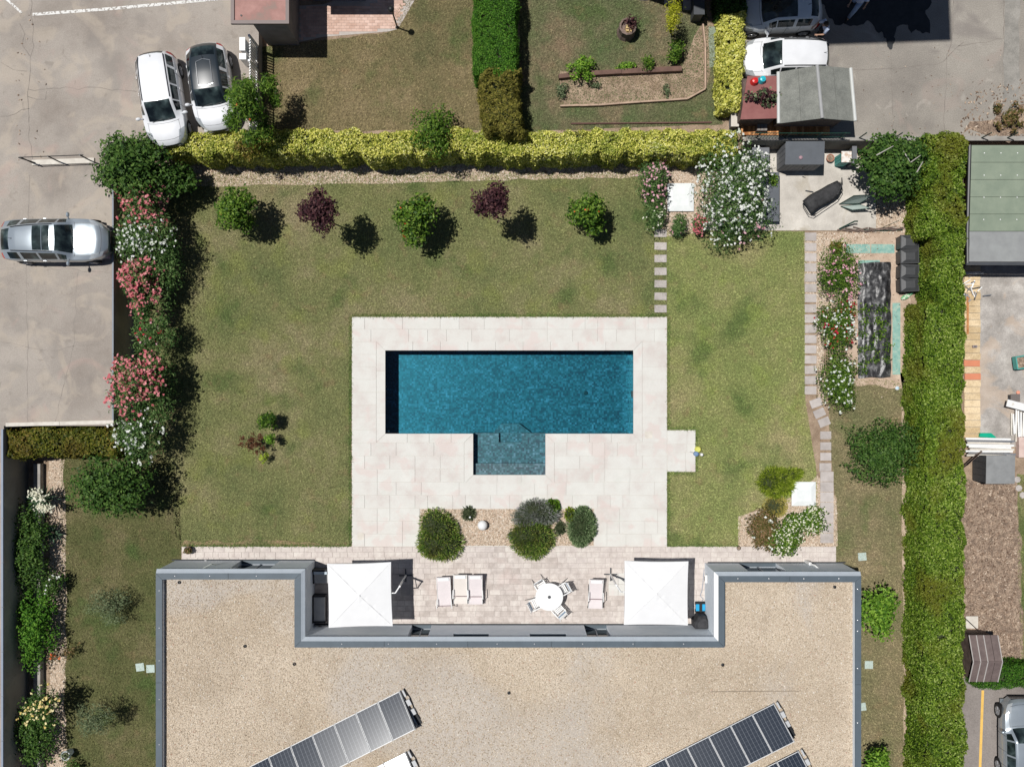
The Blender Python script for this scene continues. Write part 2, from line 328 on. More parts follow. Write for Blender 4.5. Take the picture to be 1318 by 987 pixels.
SLAB = noisy('travertine_slab', [(.3, (.55, .50, .465)), (.48, (.60, .58, .54)), (.62, (.62, .61, .57)), (.8, (.66, .645, .60))], scale=1.1, detail=7, rough=.7, rnd=.16, fine=.025, fscale=18,
             extra=[((.60, .49, .455), 1.15, .54, .62, .5, .35), ((.57, .575, .525), 2.1, .6, .7, .45, .3)], bump=.06)
SLAB2 = noisy('pink_grey_paver', [(.3, (.43, .375, .34)), (.55, (.55, .49, .45)), (.75, (.63, .58, .53))], scale=3.2, detail=6, rough=.8, rnd=.3, fine=.07, fscale=22, bump=.12,
             extra=[((.6, .46, .42), .8, .58, .7, .3, .4)])
JOINT = noisy('joint_mortar', [(.3, (.41, .365, .33)), (.7, (.5, .455, .42))], scale=6, rough=.95)
JOINTL = noisy('pale_joint_mortar', [(.3, (.54, .51, .47)), (.7, (.62, .59, .545))], scale=6, rough=.95)
STEP = noisy('stepping_stone', [(.3, (.36, .325, .305)), (.7, (.5, .455, .43))], scale=2.5, rough=.85, rnd=.25, fine=.08, bump=.15)
PEB = leafmat('gravel_pebbles', [(0, (.26, .19, .13)), (.25, (.44, .34, .25)), (.6, (.6, .51, .41)), (.85, (.74, .67, .58)), (1, (.5, .32, .22))], rough=.85, trans=0, spec=.2)
PEBBASE = noisy('gravel_bed', [(.3, (.33, .25, .18)), (.7, (.6, .48, .37))], scale=9, detail=3, rough=.95, fine=.45, fscale=26, bump=.8, bscale=22)
ROOFG = noisy('roof_gravel_bed', [(.35, (.40, .325, .24)), (.65, (.53, .445, .345))], scale=.3, detail=8, rough=.95, fine=.38, fscale=22, bump=.7, bscale=20,
              extra=[((.3, .22, .16), 14, .56, .7, .55, 0), ((.70, .62, .5), 12, .57, .7, .6, 0), ((.44, .41, .38), .16, .5, .62, .55, .6), ((.33, .27, .2), .6, .6, .7, .35, .8)])
PEBR = leafmat('roof_pebbles', [(0, (.3, .24, .175)), (.2, (.42, .34, .25)), (.55, (.54, .45, .345)), (.85, (.66, .58, .47)), (.93, (.74, .7, .63)), (1, (.42, .24, .17))], rough=.85, trans=0, spec=.2)
SLATE = flat('slate_blue_metal', (.085, .11, .132), rough=.55, metal=0, spec=.35, var=.12, objc=False, vs=1.5)
FLASH = flat('pale_grey_flashing', (.36, .40, .44), rough=.5, metal=0, spec=.4, var=.05, objc=False)
WHITEW = noisy('white_render_wall', [(.3, (.66, .72, .78)), (.7, (.74, .79, .84))], scale=1.2, rough=.9, bump=.08)
GLASSD = flat('dark_window_glass', (.012, .02, .026), rough=.06, spec=.6)
WHITE = flat('white_paint', (.78, .78, .77), rough=.35, spec=.5, var=.02)
CANV = noisy('white_canvas', [(.3, (.70, .70, .70)), (.7, (.75, .75, .75))], scale=1.5, rough=.9, spec=.1, objc=True)
BLACK = flat('black_plastic', (.015, .016, .018), rough=.45, var=.2)
DGREY = flat('dark_grey_plastic', (.055, .06, .068), rough=.55, var=.12)
CHROME = flat('brushed_aluminium', (.6, .6, .6), rough=.35, metal=.8)
TERRA = flat('terracotta', (.42, .19, .12), rough=.8, var=.15)
WOOD = noisy('orange_timber', [(.3, (.3, .115, .035)), (.7, (.62, .3, .12))], scale=3, rough=.7, rnd=.5, fine=.2, fscale=14)
PLANK = noisy('pale_planks', [(.3, (.5, .37, .21)), (.7, (.72, .57, .37))], scale=2, rough=.8, rnd=.4, fine=.12, fscale=16)
OLDW = noisy('weathered_timber', [(.3, (.09, .065, .055)), (.7, (.2, .145, .12))], scale=4, rough=.85, rnd=.3, fine=.2, fscale=18)
FENCEG = flat('dark_green_metal', (.012, .045, .032), rough=.4, var=.1)
RED = flat('red_plastic', (.6, .02, .02), rough=.35); CYAN = flat('cyan_plastic', (.02, .42, .5), rough=.35)
RUBBER = flat('tyre_rubber', (.014, .014, .015), rough=.8)
# foliage
GN = lambda *c: [(i/(len(c)-1), x) for i, x in enumerate(c)]
GF = lambda *c: [(i/(len(c)-1), tuple(min(.85, v*((1, 1.0, 1.12, 1.3, 1.45)[i]*(1.03, 1.0, .95)[k])) for k, v in enumerate(x))) for i, x in enumerate(c)]
F_DARK = leafmat('glossy_dark_leaves', GF((.012, .035, .01), (.03, .075, .015), (.055, .12, .022), (.1, .17, .04)), rough=.35)
F_CITRUS = leafmat('citrus_leaves', GF((.008, .028, .006), (.03, .08, .01), (.075, .15, .015), (.17, .26, .045)), rough=.35)
F_OLEA = leafmat('oleander_leaves', GF((.014, .04, .016), (.035, .09, .022), (.08, .155, .042), (.16, .24, .09)), rough=.45)
F_PLUM = leafmat('purple_leaves', GF((.012, .006, .009), (.035, .014, .02), (.07, .028, .035), (.12, .06, .06)), rough=.4)
F_YEL = leafmat('variegated_yellow_leaves', GF((.05, .08, .015), (.22, .27, .03), (.44, .45, .08), (.64, .62, .17), (.8, .76, .36)), rough=.45, patch=.45, pc=(.16, .24, .03), pscale=1.1)
F_YEL2 = leafmat('pale_yellow_leaves', GF((.1, .14, .03), (.34, .37, .05), (.58, .57, .13), (.74, .71, .28)), rough=.45)
F_HEDR = leafmat('photinia_leaves', GF((.015, .04, .006), (.05, .1, .008), (.095, .17, .014), (.165, .25, .03), (.33, .39, .13)), rough=.33, patch=.6, pc=(.17, .15, .02), pscale=.5)
F_OLIVE = leafmat('olive_hedge_leaves', GF((.02, .035, .006), (.07, .09, .012), (.14, .15, .02), (.24, .17, .05)), rough=.4, patch=.4, pc=(.1, .045, .015), pscale=.9)
F_THUJA = leafmat('thuja_sprays', GF((.012, .04, .006), (.03, .105, .010), (.07, .185, .018), (.13, .26, .035)), rough=.6)
F_BROWNT = leafmat('browned_thuja_sprays', GF((.035, .035, .01), (.10, .10, .02), (.17, .165, .03), (.25, .21, .06)), rough=.7)
F_BRIGHT = leafmat('bright_green_leaves', GF((.02, .06, .008), (.06, .15, .014), (.13, .26, .025), (.24, .38, .06)), rough=.4)
F_LIME = leafmat('lime_grass_blades', GF((.06, .11, .01), (.15, .23, .015), (.25, .34, .03), (.36, .43, .08)), rough=.5)
F_SPIKE = leafmat('needle_shoots', GF((.04, .1, .02), (.13, .26, .04), (.24, .36, .07), (.38, .38, .13)), rough=.5, patch=.5, pc=(.17, .12, .05), pscale=1.6)
F_LAV = leafmat('lavender_shoots', GF((.1, .13, .1), (.22, .28, .21), (.33, .37, .33), (.4, .36, .44)), rough=.7)
F_GREY = leafmat('grey_green_leaves', GF((.03, .05, .025), (.075, .11, .055), (.13, .17, .09), (.2, .24, .14)), rough=.6)
F_GREYL = leafmat('rounded_shrub_leaves', GF((.05, .1, .04), (.14, .23, .1), (.22, .32, .16), (.3, .38, .22)), rough=.6)
F_ROSEB = leafmat('rose_bush_leaves', GF((.03, .05, .012), (.09, .1, .025), (.16, .12, .05), (.25, .15, .09)), rough=.5)
F_GOLD = leafmat('golden_ground_cover', GF((.2, .19, .04), (.36, .32, .08), (.5, .42, .14), (.3, .3, .06)), rough=.6)
F_CON = leafmat('golden_conifer_sprays', GF((.08, .11, .005), (.2, .24, .01), (.34, .36, .02), (.42, .42, .05)), rough=.6)
B_PINK = leafmat('pink_blossom', GN((.5, .1, .13), (.72, .24, .26), (.85, .4, .4)), rough=.7, trans=.3)
B_LPINK = leafmat('pale_pink_blossom', GN((.65, .28, .36), (.8, .45, .52), (.88, .6, .64)), rough=.7, trans=.3)
B_WHITE = leafmat('white_blossom', GN((.66, .7, .6), (.82, .84, .78), (.9, .9, .88)), rough=.7, trans=.3)
B_RED = leafmat('red_blossom', GN((.35, .01, .03), (.55, .03, .06)), rough=.7)
B_YELL = leafmat('yellow_rose_blossom', GN((.8, .6, .2), (.88, .74, .36), (.9, .82, .5)), rough=.7)
B_CREAM = leafmat('cream_blossom', GN((.7, .68, .5), (.86, .85, .72)), rough=.7)
B_ORNG = leafmat('orange_blossom', GN((.75, .12, .03), (.85, .25, .1)), rough=.7)

# ================= SETTING =================
ZN, ZP = 1.5, 2.1        # level of the plots above (neighbours) and of the upper car park
# base ground with an opening under the pool deck
px0, py1, _ = P(470, 430); px1, py0, _ = P(840, 640)
g = MB(); B = 150
for (a, b, c, d) in ((-B, px0, -B, B), (px1, B, -B, B), (px0, px1, -B, py0), (px0, px1, py1, B)): g.add([(a, c, 0), (b, c, 0), (b, d, 0), (a, d, 0)], [(0, 1, 2, 3)])
g = g.build('ground', SOIL); g['kind'] = 'structure'
def lawn(name, pts, z, mat, dens, zs=.004, label=None, seed=0, amp=.06, h=.055):
    poly = ipoly(pts, z, amp=amp, seed=seed); sheet(name, poly, z+zs, mat)
    if dens: grass('grass', poly, z+zs, mat, dens, h=h, label=label)
# garden lawns (level 0); the pool side edges are dead straight
lawn('lawn', [(228, 222), (850, 222), (858, 300), (858, 409), (453, 409), (450, 703), (234, 703), (226, 690), (222, 640), (190, 600), (168, 560), (182, 400)], 0, LAWN, 620, label='short green and straw lawn left of and above the pool', amp=.02)
lawn('lawn', [(858, 296), (1036, 298), (1036, 515), (1050, 600), (1052, 640), (975, 655), (953, 665), (951, 703), (858.5, 703), (858.5, 607), (895, 606.5), (895, 553.5), (859, 553.5)], 0, LAWN_R, 620, label='yellowish green lawn right of the pool', amp=.02, seed=3)
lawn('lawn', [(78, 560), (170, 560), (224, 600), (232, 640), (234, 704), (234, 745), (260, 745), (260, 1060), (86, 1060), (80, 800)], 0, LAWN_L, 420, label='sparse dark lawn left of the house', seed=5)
lawn('lawn', [(1066, 485), (1165, 490), (1170, 640), (1168, 1060), (1050, 1060), (1050, 745), (1076, 735), (1074, 640), (1068, 560)], 0, LAWN_D, 420, label='dry patchy lawn between house and long right hedge', seed=6)
lawn('lawn', [(1309, 610), (1360, 610), (1360, 850), (1314, 850), (1310, 740)], 0, LAWN, 300, label='narrow lawn strip at right edge of the photo', seed=7, zs=.012)
# neighbour terrace above and car park, as real raised blocks with concrete retaining walls
yN = P(0, 192, ZN)[1]; xP = P(147, 0, ZP)[0]
BG = 60
def block(name, x0, x1, y0, y1, z, mat):
    o = MB().bb(x0, x1, y0, y1, -.5, z).build(name, mat); o['kind'] = 'structure'; return o
xf = P(333, 0, ZP)[0]
yPs = P(0, 548, ZP)[1]; xPl = P(5, 0, ZP)[0]
block('upper_garden_terrace', xf+.004, P(956, 0, ZN)[0], yN, BG, ZN, SOIL)
cp = MB(); cp.prism([(-BG, -BG), (xPl, -BG), (xPl, yPs), (xP, yPs), (xP, yN+.1), (xf, yN+.1), (xf, BG), (-BG, BG)], -.5, ZP); cp = cp.build('car_park', CONC); cp['kind'] = 'structure'
yR = P(0, 182, ZN)[1]
block('asphalt_yard', P(956, 0, ZN)[0]+.004, BG, yR, BG, ZN, ASPH)
# lawns of the neighbours
lawn('lawn', [(336, 60), (415, 52), (500, 42), (540, -60), (615, -60), (622, 168), (336, 170)], ZN, LAWN_NW, 420, label='scorched brown lawn beyond the yellow hedge, left of the clipped green hedge', seed=8)
lawn('lawn', [(668, -60), (900, -60), (910, 20), (925, 60), (930, 160), (668, 170)], ZN, LAWN_N, 480, label='patchy green lawn of the neighbour above the yellow hedge', seed=9)
def cracks(name, lines, z, mat, wd=.03):
    m = MB()
    for ln in lines:
        q = pp(ln, z); pts = []
        for i in range(len(q)-1):
            a, b = np.array(q[i]), np.array(q[i+1]); k = max(2, int(np.linalg.norm(b-a)/.25))
            for j in range(k):
                t = a+(b-a)*j/k; pts.append(t+np.array([mn.noise((t[0]*2.1, t[1]*2.1, 3)), mn.noise((t[0]*2.1, t[1]*2.1, 7))])*.12)
        pts.append(np.array(q[-1]))
        for i in range(len(pts)-1):
            a, b = pts[i], pts[i+1]; d = (b-a)/(np.linalg.norm(b-a)+1e-6); nn = np.array([-d[1], d[0]])*wd/2*random.uniform(.5, 1.4)
            m.add([(*(a-nn), z), (*(b-nn), z), (*(b+nn), z), (*(a+nn), z)], [(0, 1, 2, 3)])
    o = m.build(name, mat); o['kind'] = 'structure'; return o
CRK = noisy('crack_filler', [(.3, (.16, .14, .125)), (.7, (.27, .24, .21))], scale=5, rough=.95)
cracks('pavement_cracks', [[(40, -5), (42, 60), (36, 120), (38, 180), (42, 205)], [(36, 116), (110, 113), (176, 118)], [(0, 150), (20, 146), (38, 140)], [(25, 30), (33, 45), (28, 62), (38, 72)], [(0, 80), (18, 90), (35, 92)],
    [(36, 125), (58, 128), (60, 118)]], ZP+.004, CRK, .022)
CRK2 = noisy('pale_crack_filler', [(.3, (.2, .175, .155)), (.7, (.3, .27, .24))], scale=5, rough=.95)
cracks('pavement_joints', [[(38, 225), (34, 350), (36, 545)], [(0, 330), (60, 345), (146, 352)], [(100, 350), (95, 440), (70, 548)], [(0, 440), (60, 452), (130, 440)]], ZP+.004, CRK2, .018)
cracks('asphalt_cracks', [[(1228, -5), (1226, 40), (1218, 80), (1215, 172)], [(1146, 60), (1148, 110), (1149, 170)], [(1100, 90), (1160, 88), (1214, 80), (1240, 55)], [(1235, 60), (1290, 50)], [(1291, 0), (1293, 60), (1290, 110)]], ZN+.004, CRK, .022)
def poly_thing(name, pts, z, mat, kind='structure', amp=.1, seed=0): return sheet(name, ipoly(pts, z, .3, amp, seed), z, mat, kind)
STR = noisy('grey_strip_concrete', [(.3, (.2, .19, .17)), (.7, (.32, .3, .27))], scale=2, rough=.9, bump=.4, fine=.25)
poly_thing('kerb_strip', [(1294, -30), (1313, -30), (1311, 130), (1292, 130)], ZN+.006, STR, seed=4)
poly_thing('leaf_litter_bed', [(1268, 163), (1290, 140), (1330, 125), (1330, 176), (1250, 176)], ZN+.009, SOILD, amp=.9, seed=5)
PWHITE = noisy('worn_white_paint', [(.42, (.3, .27, .24)), (.5, (.7, .69, .66))], scale=9, rough=.8)
def line_strip(name, pts, z, wd, mat):
    m = MB(); q = pp(pts, z)
    for i in range(len(q)-1):
        a, b = np.array(q[i]), np.array(q[i+1]); d = (b-a)/np.linalg.norm(b-a); nn = np.array([-d[1], d[0]])*wd/2
        m.add([(*(a-nn), z), (*(b-nn), z), (*(b+nn), z), (*(a+nn), z)], [(0, 1, 2, 3)])
    o = m.build(name, mat); o['kind'] = 'structure'; return o
line_strip('parking_line', [(42, 19), (150, 11), (280, -1)], ZP+.008, .13, PWHITE)
line_strip('parking_line', [(0, -8), (28, 17)], ZP+.008, .1, PWHITE)
# car park edge: kerb caps of the retaining walls
def cap(name, label, pts, z, hgt, wd, mat, cat='wall cap'):
    q = pp(pts, z); root = thing(name, label, cat, (q[0][0], q[0][1], z))
    for i in range(len(q)-1):
        a, b = Vector(q[i]), Vector(q[i+1]); L_ = (b-a).length; k = max(1, round(L_/2.0)); ang = math.atan2(b.y-a.y, b.x-a.x)
        for j in range(k):
            c = a+(b-a)*((j+.5)/k); MB().box((c.x, c.y, z+hgt/2), (L_/k-.012, wd, hgt), rz=ang).build('coping_block', mat, root)
    return root
cap('retaining_wall_cap', 'pale concrete coping along the lower edge of the car park, above the olive hedge', [(8, 546.5), (147, 543)], ZP+.002, .06, .16, CAPC)
cap('retaining_wall_cap', 'thin grey coping down the right edge of the car park beside the oleanders', [(145.7, 200), (145.7, 541)], ZP+.002, .05, .07, flat('grey_edge_metal', (.2, .22, .25), rough=.6))
cap('retaining_wall_cap', 'narrow coping running down the far left edge beside the shaded ivy', [(3.5, 552), (3.5, 1010)], ZP+.002, .05, .08, flat('blue_grey_edge', (.22, .26, .33), rough=.6))
cap('fence_plinth', 'grey concrete plinth under the green fence between patio and asphalt yard', [(960, 179), (1325, 179)], ZN, .1, .2, WALLC, 'plinth')
# low wall in the shade of the car park
MB().bb(P(27, 0)[0]+.75, P(27, 0)[0]+1.05, P(0, 1010)[1], P(0, 596)[1], 0, .35).build('garden_kerb', WALLC)['kind'] = 'structure'
# gravel beds
def gravel(name, pts, z, dens, size, seed=0, base=PEBBASE, peb=PEB, amp=.1):
    poly = ipoly(pts, z, .3, amp, seed); sheet(name+'_bed', poly, z+.008, base)
    q = scatter_poly(poly, dens); C = np.concatenate([q, np.full((len(q), 1), z+.015)], 1)
    return np_solids(name, C, rng.uniform(.6, 1.4, len(C))*size, peb)
gravel('gravel', [(205, 205), (960, 200), (905, 300), (860, 305), (848, 300), (850, 228), (640, 232), (500, 236), (230, 240)], 0, 260, .032, 1)
gravel('gravel', [(64, 592), (82, 590), (84, 700), (86, 800), (84, 900), (88, 1010), (62, 1010), (64, 800)], 0, 320, .03, 2)
gravel('gravel', [(1034, 300), (1120, 298), (1118, 330), (1065, 335), (1062, 440), (1064, 520), (1052, 520), (1050, 380), (1036, 380)], 0, 300, .032, 3)
gravel('gravel', [(1120, 235), (1180, 255), (1180, 300), (1122, 300)], 0, 300, .036, 4)
gravel('gravel', [(950, 703), (950, 665), (978, 655), (1018, 640), (1052, 612), (1076, 640), (1078, 703)], 0, 330, .03, 5, amp=.05)
# soil around vegetable bed
poly_thing('bare_soil', [(1062, 300), (1172, 300), (1172, 500), (1100, 495), (1085, 440), (1062, 440)], .012, SAND, seed=6, amp=.15)
poly_thing('soil_strip', [(1160, 480), (1172, 480), (1174, 1060), (1164, 1060)], .012, SAND, seed=6, amp=.12)
poly_thing('dry_verge', [(236, 703), (450, 703), (450, 699), (380, 697), (330, 692), (290, 697), (240, 696)], .010, lawnmat('verge', (.2, .16, .09), (.28, .2, .12), (.33, .24, .15), (.15, .14, .07)), seed=2, amp=.3)
# patio slab of the shed corner, right yards
sheet('concrete_patio', pp([(893, 297), (990, 297), (1127, 297), (1127, 222), (1098, 196), (1095, 180), (960, 180)]), .05, PATIO, thick=.05)
sheet('concrete_yard', pp([(1243, 330), (1400, 330), (1400, 575), (1243, 575)]), .016, YARD)
poly_thing('mulched_bed', [(1236, 618), (1306, 620), (1314, 700), (1316, 860), (1238, 870)], .014, SOILD, seed=8, amp=.2)
sheet('lower_car_park', pp([(1225, 872), (1400, 872), (1400, 1060), (1225, 1060)]), .020, ASPH2)
YELP = flat('yellow_road_paint', (.72, .45, .11), rough=.7, var=.1, objc=False)
line_strip('yellow_line', [(1265, 888), (1261, 1000)], .026, .12, YELP)
poly_thing('vegetable_soil', [(720, 92), (878, 88), (905, 20), (915, 30), (920, 60), (908, 120), (885, 130), (720, 136)], ZN+.010, SOIL, seed=8, amp=.1)
poly_thing('mossy_path', [(912, 35), (923, 35), (922, 85), (913, 88)], ZN+.014, flat('pale_green_paving', (.23, .27, .2), rough=.9, objc=False, var=.2, vs=8), amp=.05)
# brick-paved terrace of the neighbour (upper left)
sheet('paving_bed', pp([(383, 8), (417, 6), (537, -40), (540, -10), (512, 38), (500, 41), (415, 48), (383, 55)], ZN), ZN+.010, JOINT)
PBR = noisy('pink_brick_paver', [(.3, (.5, .33, .26)), (.7, (.66, .47, .39))], scale=3, rough=.85, rnd=.35, fine=.08)
def brickmesh(w_, d_, h_):
    m = MB().bb(-w_/2, w_/2, -d_/2, d_/2, 0, h_); me = bpy.data.meshes.new('brick'); me.from_pydata(m.v, [], m.f); me.update(); return me
def inpoly(x, y, p):
    c = False; j = len(p)-1
    for i in range(len(p)):
        if ((p[i][1] > y) != (p[j][1] > y)) and (x < (p[j][0]-p[i][0])*(y-p[i][1])/(p[j][1]-p[i][1])+p[i][0]): c = not c
        j = i
    return c
pav = thing('brick_terrace', 'pink brick paving beside the neighbour\'s small outbuilding, lamp post at its corner', 'paving', P(450, 20, ZN))
bp_ = pp([(384, 9), (418, 7), (470, 5), (536, -20), (511, 37), (500, 40), (415, 47), (384, 54)], ZN); rest = MB(); cnt = 0
bm_ = brickmesh(.215, .115, .014); bm_.materials.append(PBR)
yy = P(0, 54, ZN)[1]; row = 0
cells = []
while yy < P(0, -8, ZN)[1]:
    xx = P(384, 0, ZN)[0]+(.11 if row % 2 else 0)
    while xx < P(537, 0, ZN)[0]:
        if all(inpoly(xx+a, yy+b, bp_) for a in (-.11, .11) for b in (-.06, .06)): cells.append((xx, yy))
        xx += .225
    yy += .125; row += 1
cells.sort(key=lambda c: (c[0]-P(470, 0, ZN)[0])**2+(c[1]-P(0, 25, ZN)[1])**2)
for i, (xx, yy) in enumerate(cells):
    if i < 290: link_mesh('brick', bm_, pav, (xx-pav.location[0], yy-pav.location[1], .010))
    else: rest.bb(xx-.1075, xx+.1075, yy-.0575, yy+.0575, ZN+.010, ZN+.024)
if rest.v: rest.build('bricks', PBR, pav)['kind'] = 'stuff'

# ================= POOL =================
def rects_T(): return [(496, 815, 451, 558), (609, 702, 558, 611)]
deck = thing('pool_deck', 'pale travertine paving round the swimming pool', None, P(655, 555), kind='structure')
bed = MB()
X = lambda px: P(px, 0)[0]; Y = lambda py: P(0, py)[1]
for (a, b, c, d) in ((453, 496, 408, 703), (815, 858.5, 408, 703), (496, 815, 408, 451), (496, 609, 558, 703), (702, 815, 558, 703), (609, 702, 611, 703), (858.5, 895, 553.5, 607)):
    bed.bb(X(a), X(b), Y(d), Y(c), -.12, .018)
bed.build('mortar_bed', JOINTL, deck)
slabs = {}
GAP = .012
def slab(a, b, c, d, nm='paving_slab', par=deck, mat=SLAB, z0=.018, h=.022, poly=None, gap=GAP):
    """slab between photo columns a..b and rows c..d"""
    if poly is None:
        w_, d_ = round((b-a)/S-gap, 3), round((d-c)/S-gap, 3)
        if w_ < .04 or d_ < .04: return
        key = (w_, d_, mat.name, h)
        if key not in slabs: slabs[key] = brickmesh(w_, d_, h); slabs[key].materials.append(mat)
        o = link_mesh(nm, slabs[key], par, (X((a+b)/2)-par.location[0], Y((c+d)/2)-par.location[1], z0-par.location[2]+random.uniform(0, .002)))
    else:
        o = MB().prism([(X(p[0]), Y(p[1])) for p in poly], z0, z0+h).build(nm, mat, par)
    return o
rd = random.Random(3)
holes = [(484.5, 826.5, 440, 569.5), (597.5, 713.5, 560, 620.0), (540, 765, 654, 703)]
def free_spans(a, b, c, d):
    sp = [(a, b)]
    for (h0, h1, h2, h3) in holes:
        if c < h3-1 and d > h2+1:
            ns = []
            for (s0, s1) in sp:
                if h0 > s0: ns.append((s0, min(s1, h0)))
                if h1 < s1: ns.append((max(s0, h1), s1))
            sp = [s for s in ns if s[1]-s[0] > 3]
    return sp
rows = [(408.3, 424), (424, 440)]+[(440+i*16.19, 440+(i+1)*16.19) for i in range(8)]+[(569.5+i*16.87, 569.5+(i+1)*16.87) for i in range(5)]+[(653.9+i*16.35, 653.9+(i+1)*16.35) for i in range(3)]
for (c, d) in rows:
    for (s0, s1) in free_spans(453.3, 858.3, c, d):
        x = s0
        if s1-s0 < 45: 
            cut = rd.choice([0, 0, .5]);
            if s1-s0 > 36 and cut: slab(s0, s0+(s1-s0)*cut, c, d); slab(s0+(s1-s0)*cut, s1, c, d)
            else: slab(s0, s1, c, d)
            continue
        first = True
        while x < s1-1:
            wd = rd.choice([16.2, 24.3, 32.4, 32.4, 48.6]) if not first else rd.choice([16.2, 24.3, 32.4]); first = False
            if s1-(x+wd) < 10: wd = s1-x
            slab(x, x+wd, c, d); x += wd
for (c, d, k) in ((553.7, 571, (858.5, 884, 895)), (571, 582, (858.5, 884, 895)), (582, 594, (858.5, 882, 895)), (594, 607, (858.5, 882, 895))):
    for i in range(2): slab(k[i]+(.2 if i == 0 else 0), k[i+1], c, d)
# pool
pool = thing('swimming_pool', 'long blue mosaic swimming pool with a shallow bench bay on its lower side', 'pool', P(655, 505, -1.35))
def coping_run(p, q, n_, side):   # p,q inner edge end points (photo), coping 11.5 px wide on given side, mitred
    w_ = 11.3
    for i in range(n_):
        t0, t1 = i/n_, (i+1)/n_; g0 = GAP*S/2
        a = (p[0]+(q[0]-p[0])*t0, p[1]+(q[1]-p[1])*t0); b = (p[0]+(q[0]-p[0])*t1, p[1]+(q[1]-p[1])*t1)
        dx, dy = (1, 0) if abs(q[0]-p[0]) > abs(q[1]-p[1]) else (0, 1); sg = 1 if (q[0]-p[0])*dx+(q[1]-p[1])*dy > 0 else -1
        e0 = side[2]*w_ if i == 0 else 0; e1 = side[3]*w_ if i == n_-1 else 0
        A = (a[0]+dx*sg*g0, a[1]+dy*sg*g0); Bq = (b[0]-dx*sg*g0, b[1]-dy*sg*g0)
        C_ = (Bq[0]+dx*sg*e1+side[0]*w_, Bq[1]+dy*sg*e1+side[1]*w_); D_ = (A[0]-dx*sg*e0+side[0]*w_, A[1]-dy*sg*e0+side[1]*w_)
        slab(0, 0, 0, 0, nm='coping_stone', par=pool, z0=.0185, h=.026, poly=[A, Bq, C_, D_])
coping_run((496, 451), (815, 451), 9, (0, -1, 1, 1)); coping_run((496, 558), (496, 451), 4, (-1, 0, 1, 1)); coping_run((815, 451), (815, 558), 4, (1, 0, 1, 1))
coping_run((496, 558), (609, 558), 4, (0, 1, 1, -1)); coping_run((702, 558), (815, 558), 4, (0, 1, -1, 1))
coping_run((609, 558), (609, 611), 2, (-1, 0, -1, 1)); coping_run((702, 611), (702, 558), 2, (1, 0, 1, -1)); coping_run((609, 611), (702, 611), 3, (0, 1, 1, 1))
# mosaic
def mosaic(name, cols, cell=.08, big=.9):
    m, n, b, N, L = newmat(name); g = N('NewGeometry')
    sn = N('VectorMath'); sn.operation = 'SNAP'; sn.inputs[1].default_value = (cell,)*3; L(g.outputs['Position'], sn.inputs[0])
    wn = N('TexWhiteNoise'); L(sn.outputs[0], wn.inputs['Vector']); t = N('TexNoise'); t.inputs['Scale'].default_value = big*3; L(g.outputs['Position'], t.inputs['Vector'])
    ma = N('Math'); ma.operation = 'MULTIPLY_ADD'; ma.inputs[1].default_value = .85; L(wn.outputs['Value'], ma.inputs[0])
    mb = N('Math'); mb.operation = 'MULTIPLY_ADD'; mb.inputs[1].default_value = .9; mb.inputs[2].default_value = -.42; L(t.outputs['Fac'], mb.inputs[0]); L(mb.outputs[0], ma.inputs[2])
    r = ramp(N, cols); L(ma.outputs[0], r.inputs[0]); L(r.outputs[0], b.inputs['Base Color']); b.inputs['Roughness'].default_value = .4
    return m
MOS = mosaic('blue_glass_mosaic', [(0, (.03, .028, .045)), (.3, (.035, .066, .078)), (.6, (.056, .11, .125)), (.85, (.12, .155, .19)), (1, (.2, .23, .28))])
wl = MB(); T = .12; D0 = -1.35; DB = -.55
def wallx(px, pya, pyb, z0, sgn):  # wall slab outside column px
    x = X(px); wl.bb(min(x, x+sgn*T), max(x, x+sgn*T), Y(pyb)-T, Y(pya)+T, z0-.1, .0165)
def wally(py, pxa, pxb, z0, sgn, ztop=.0165):
    y = Y(py); wl.bb(X(pxa), X(pxb), min(y, y+sgn*T), max(y, y+sgn*T), z0-.1, ztop)
wallx(496, 451, 558, D0, -1); wallx(815, 451, 558, D0, 1); wally(451, 496, 815, D0, 1)
wally(558, 496, 609-.01, D0, -1); wally(558, 702+.01, 815, D0, -1)
wl.build('pool_wall', MOS, pool)
wl = MB(); wallx(609, 562.5, 607, DB, -1); wallx(702, 562.5, 607, DB, 1); wally(611, 609, 702, DB, -1); wl.build('bay_wall', MOS, pool)
MB().bb(X(496), X(815), Y(558), Y(451), D0-.12, D0).build('pool_floor', MOS, pool)
b_ = MB(); b_.bb(X(609), X(702), Y(597), Y(570), D0, DB); b_.bb(X(609), X(642), Y(570), Y(558), D0, DB); b_.bb(X(671.5), X(702), Y(570), Y(558), D0, DB); b_.bb(X(642), X(671.5), Y(570), Y(558), D0, DB-.22)
b_.build('bench_floor', MOS, pool)
MB().bb(X(609), X(702), Y(611), Y(597), D0, -.3).build('bench_step', MOS, pool)
MB().prism([(X(634), Y(558)), (X(645), Y(546)), (X(668), Y(546)), (X(684), Y(558))], D0, DB-.42).build('entry_step', MOS, pool)
MB().lathe((X(757), Y(506), D0), [(.0, 0), (.1, 0), (.1, .012), (.075, .02), (.0, .02)], 20).build('drain_cover', BLACK, pool)
MB().box((X(815)-.02, Y(507), -.35), (.04, .28, .2)).build('skimmer_opening', BLACK, pool)
MB().bb(X(829.5)+.02, X(840)-.02, Y(564.5)+.02, Y(554.5)-.02, .036, .046).build('skimmer_lid', CAPC, pool)
MB().bb(X(460.5), X(468.5), Y(694), Y(685.5), .036, .046).build('valve_lid', CAPC, pool)
MB().ball(P(500, 555, -.5), .05, 8).build('pool_light', WHITE, pool, smooth=True)
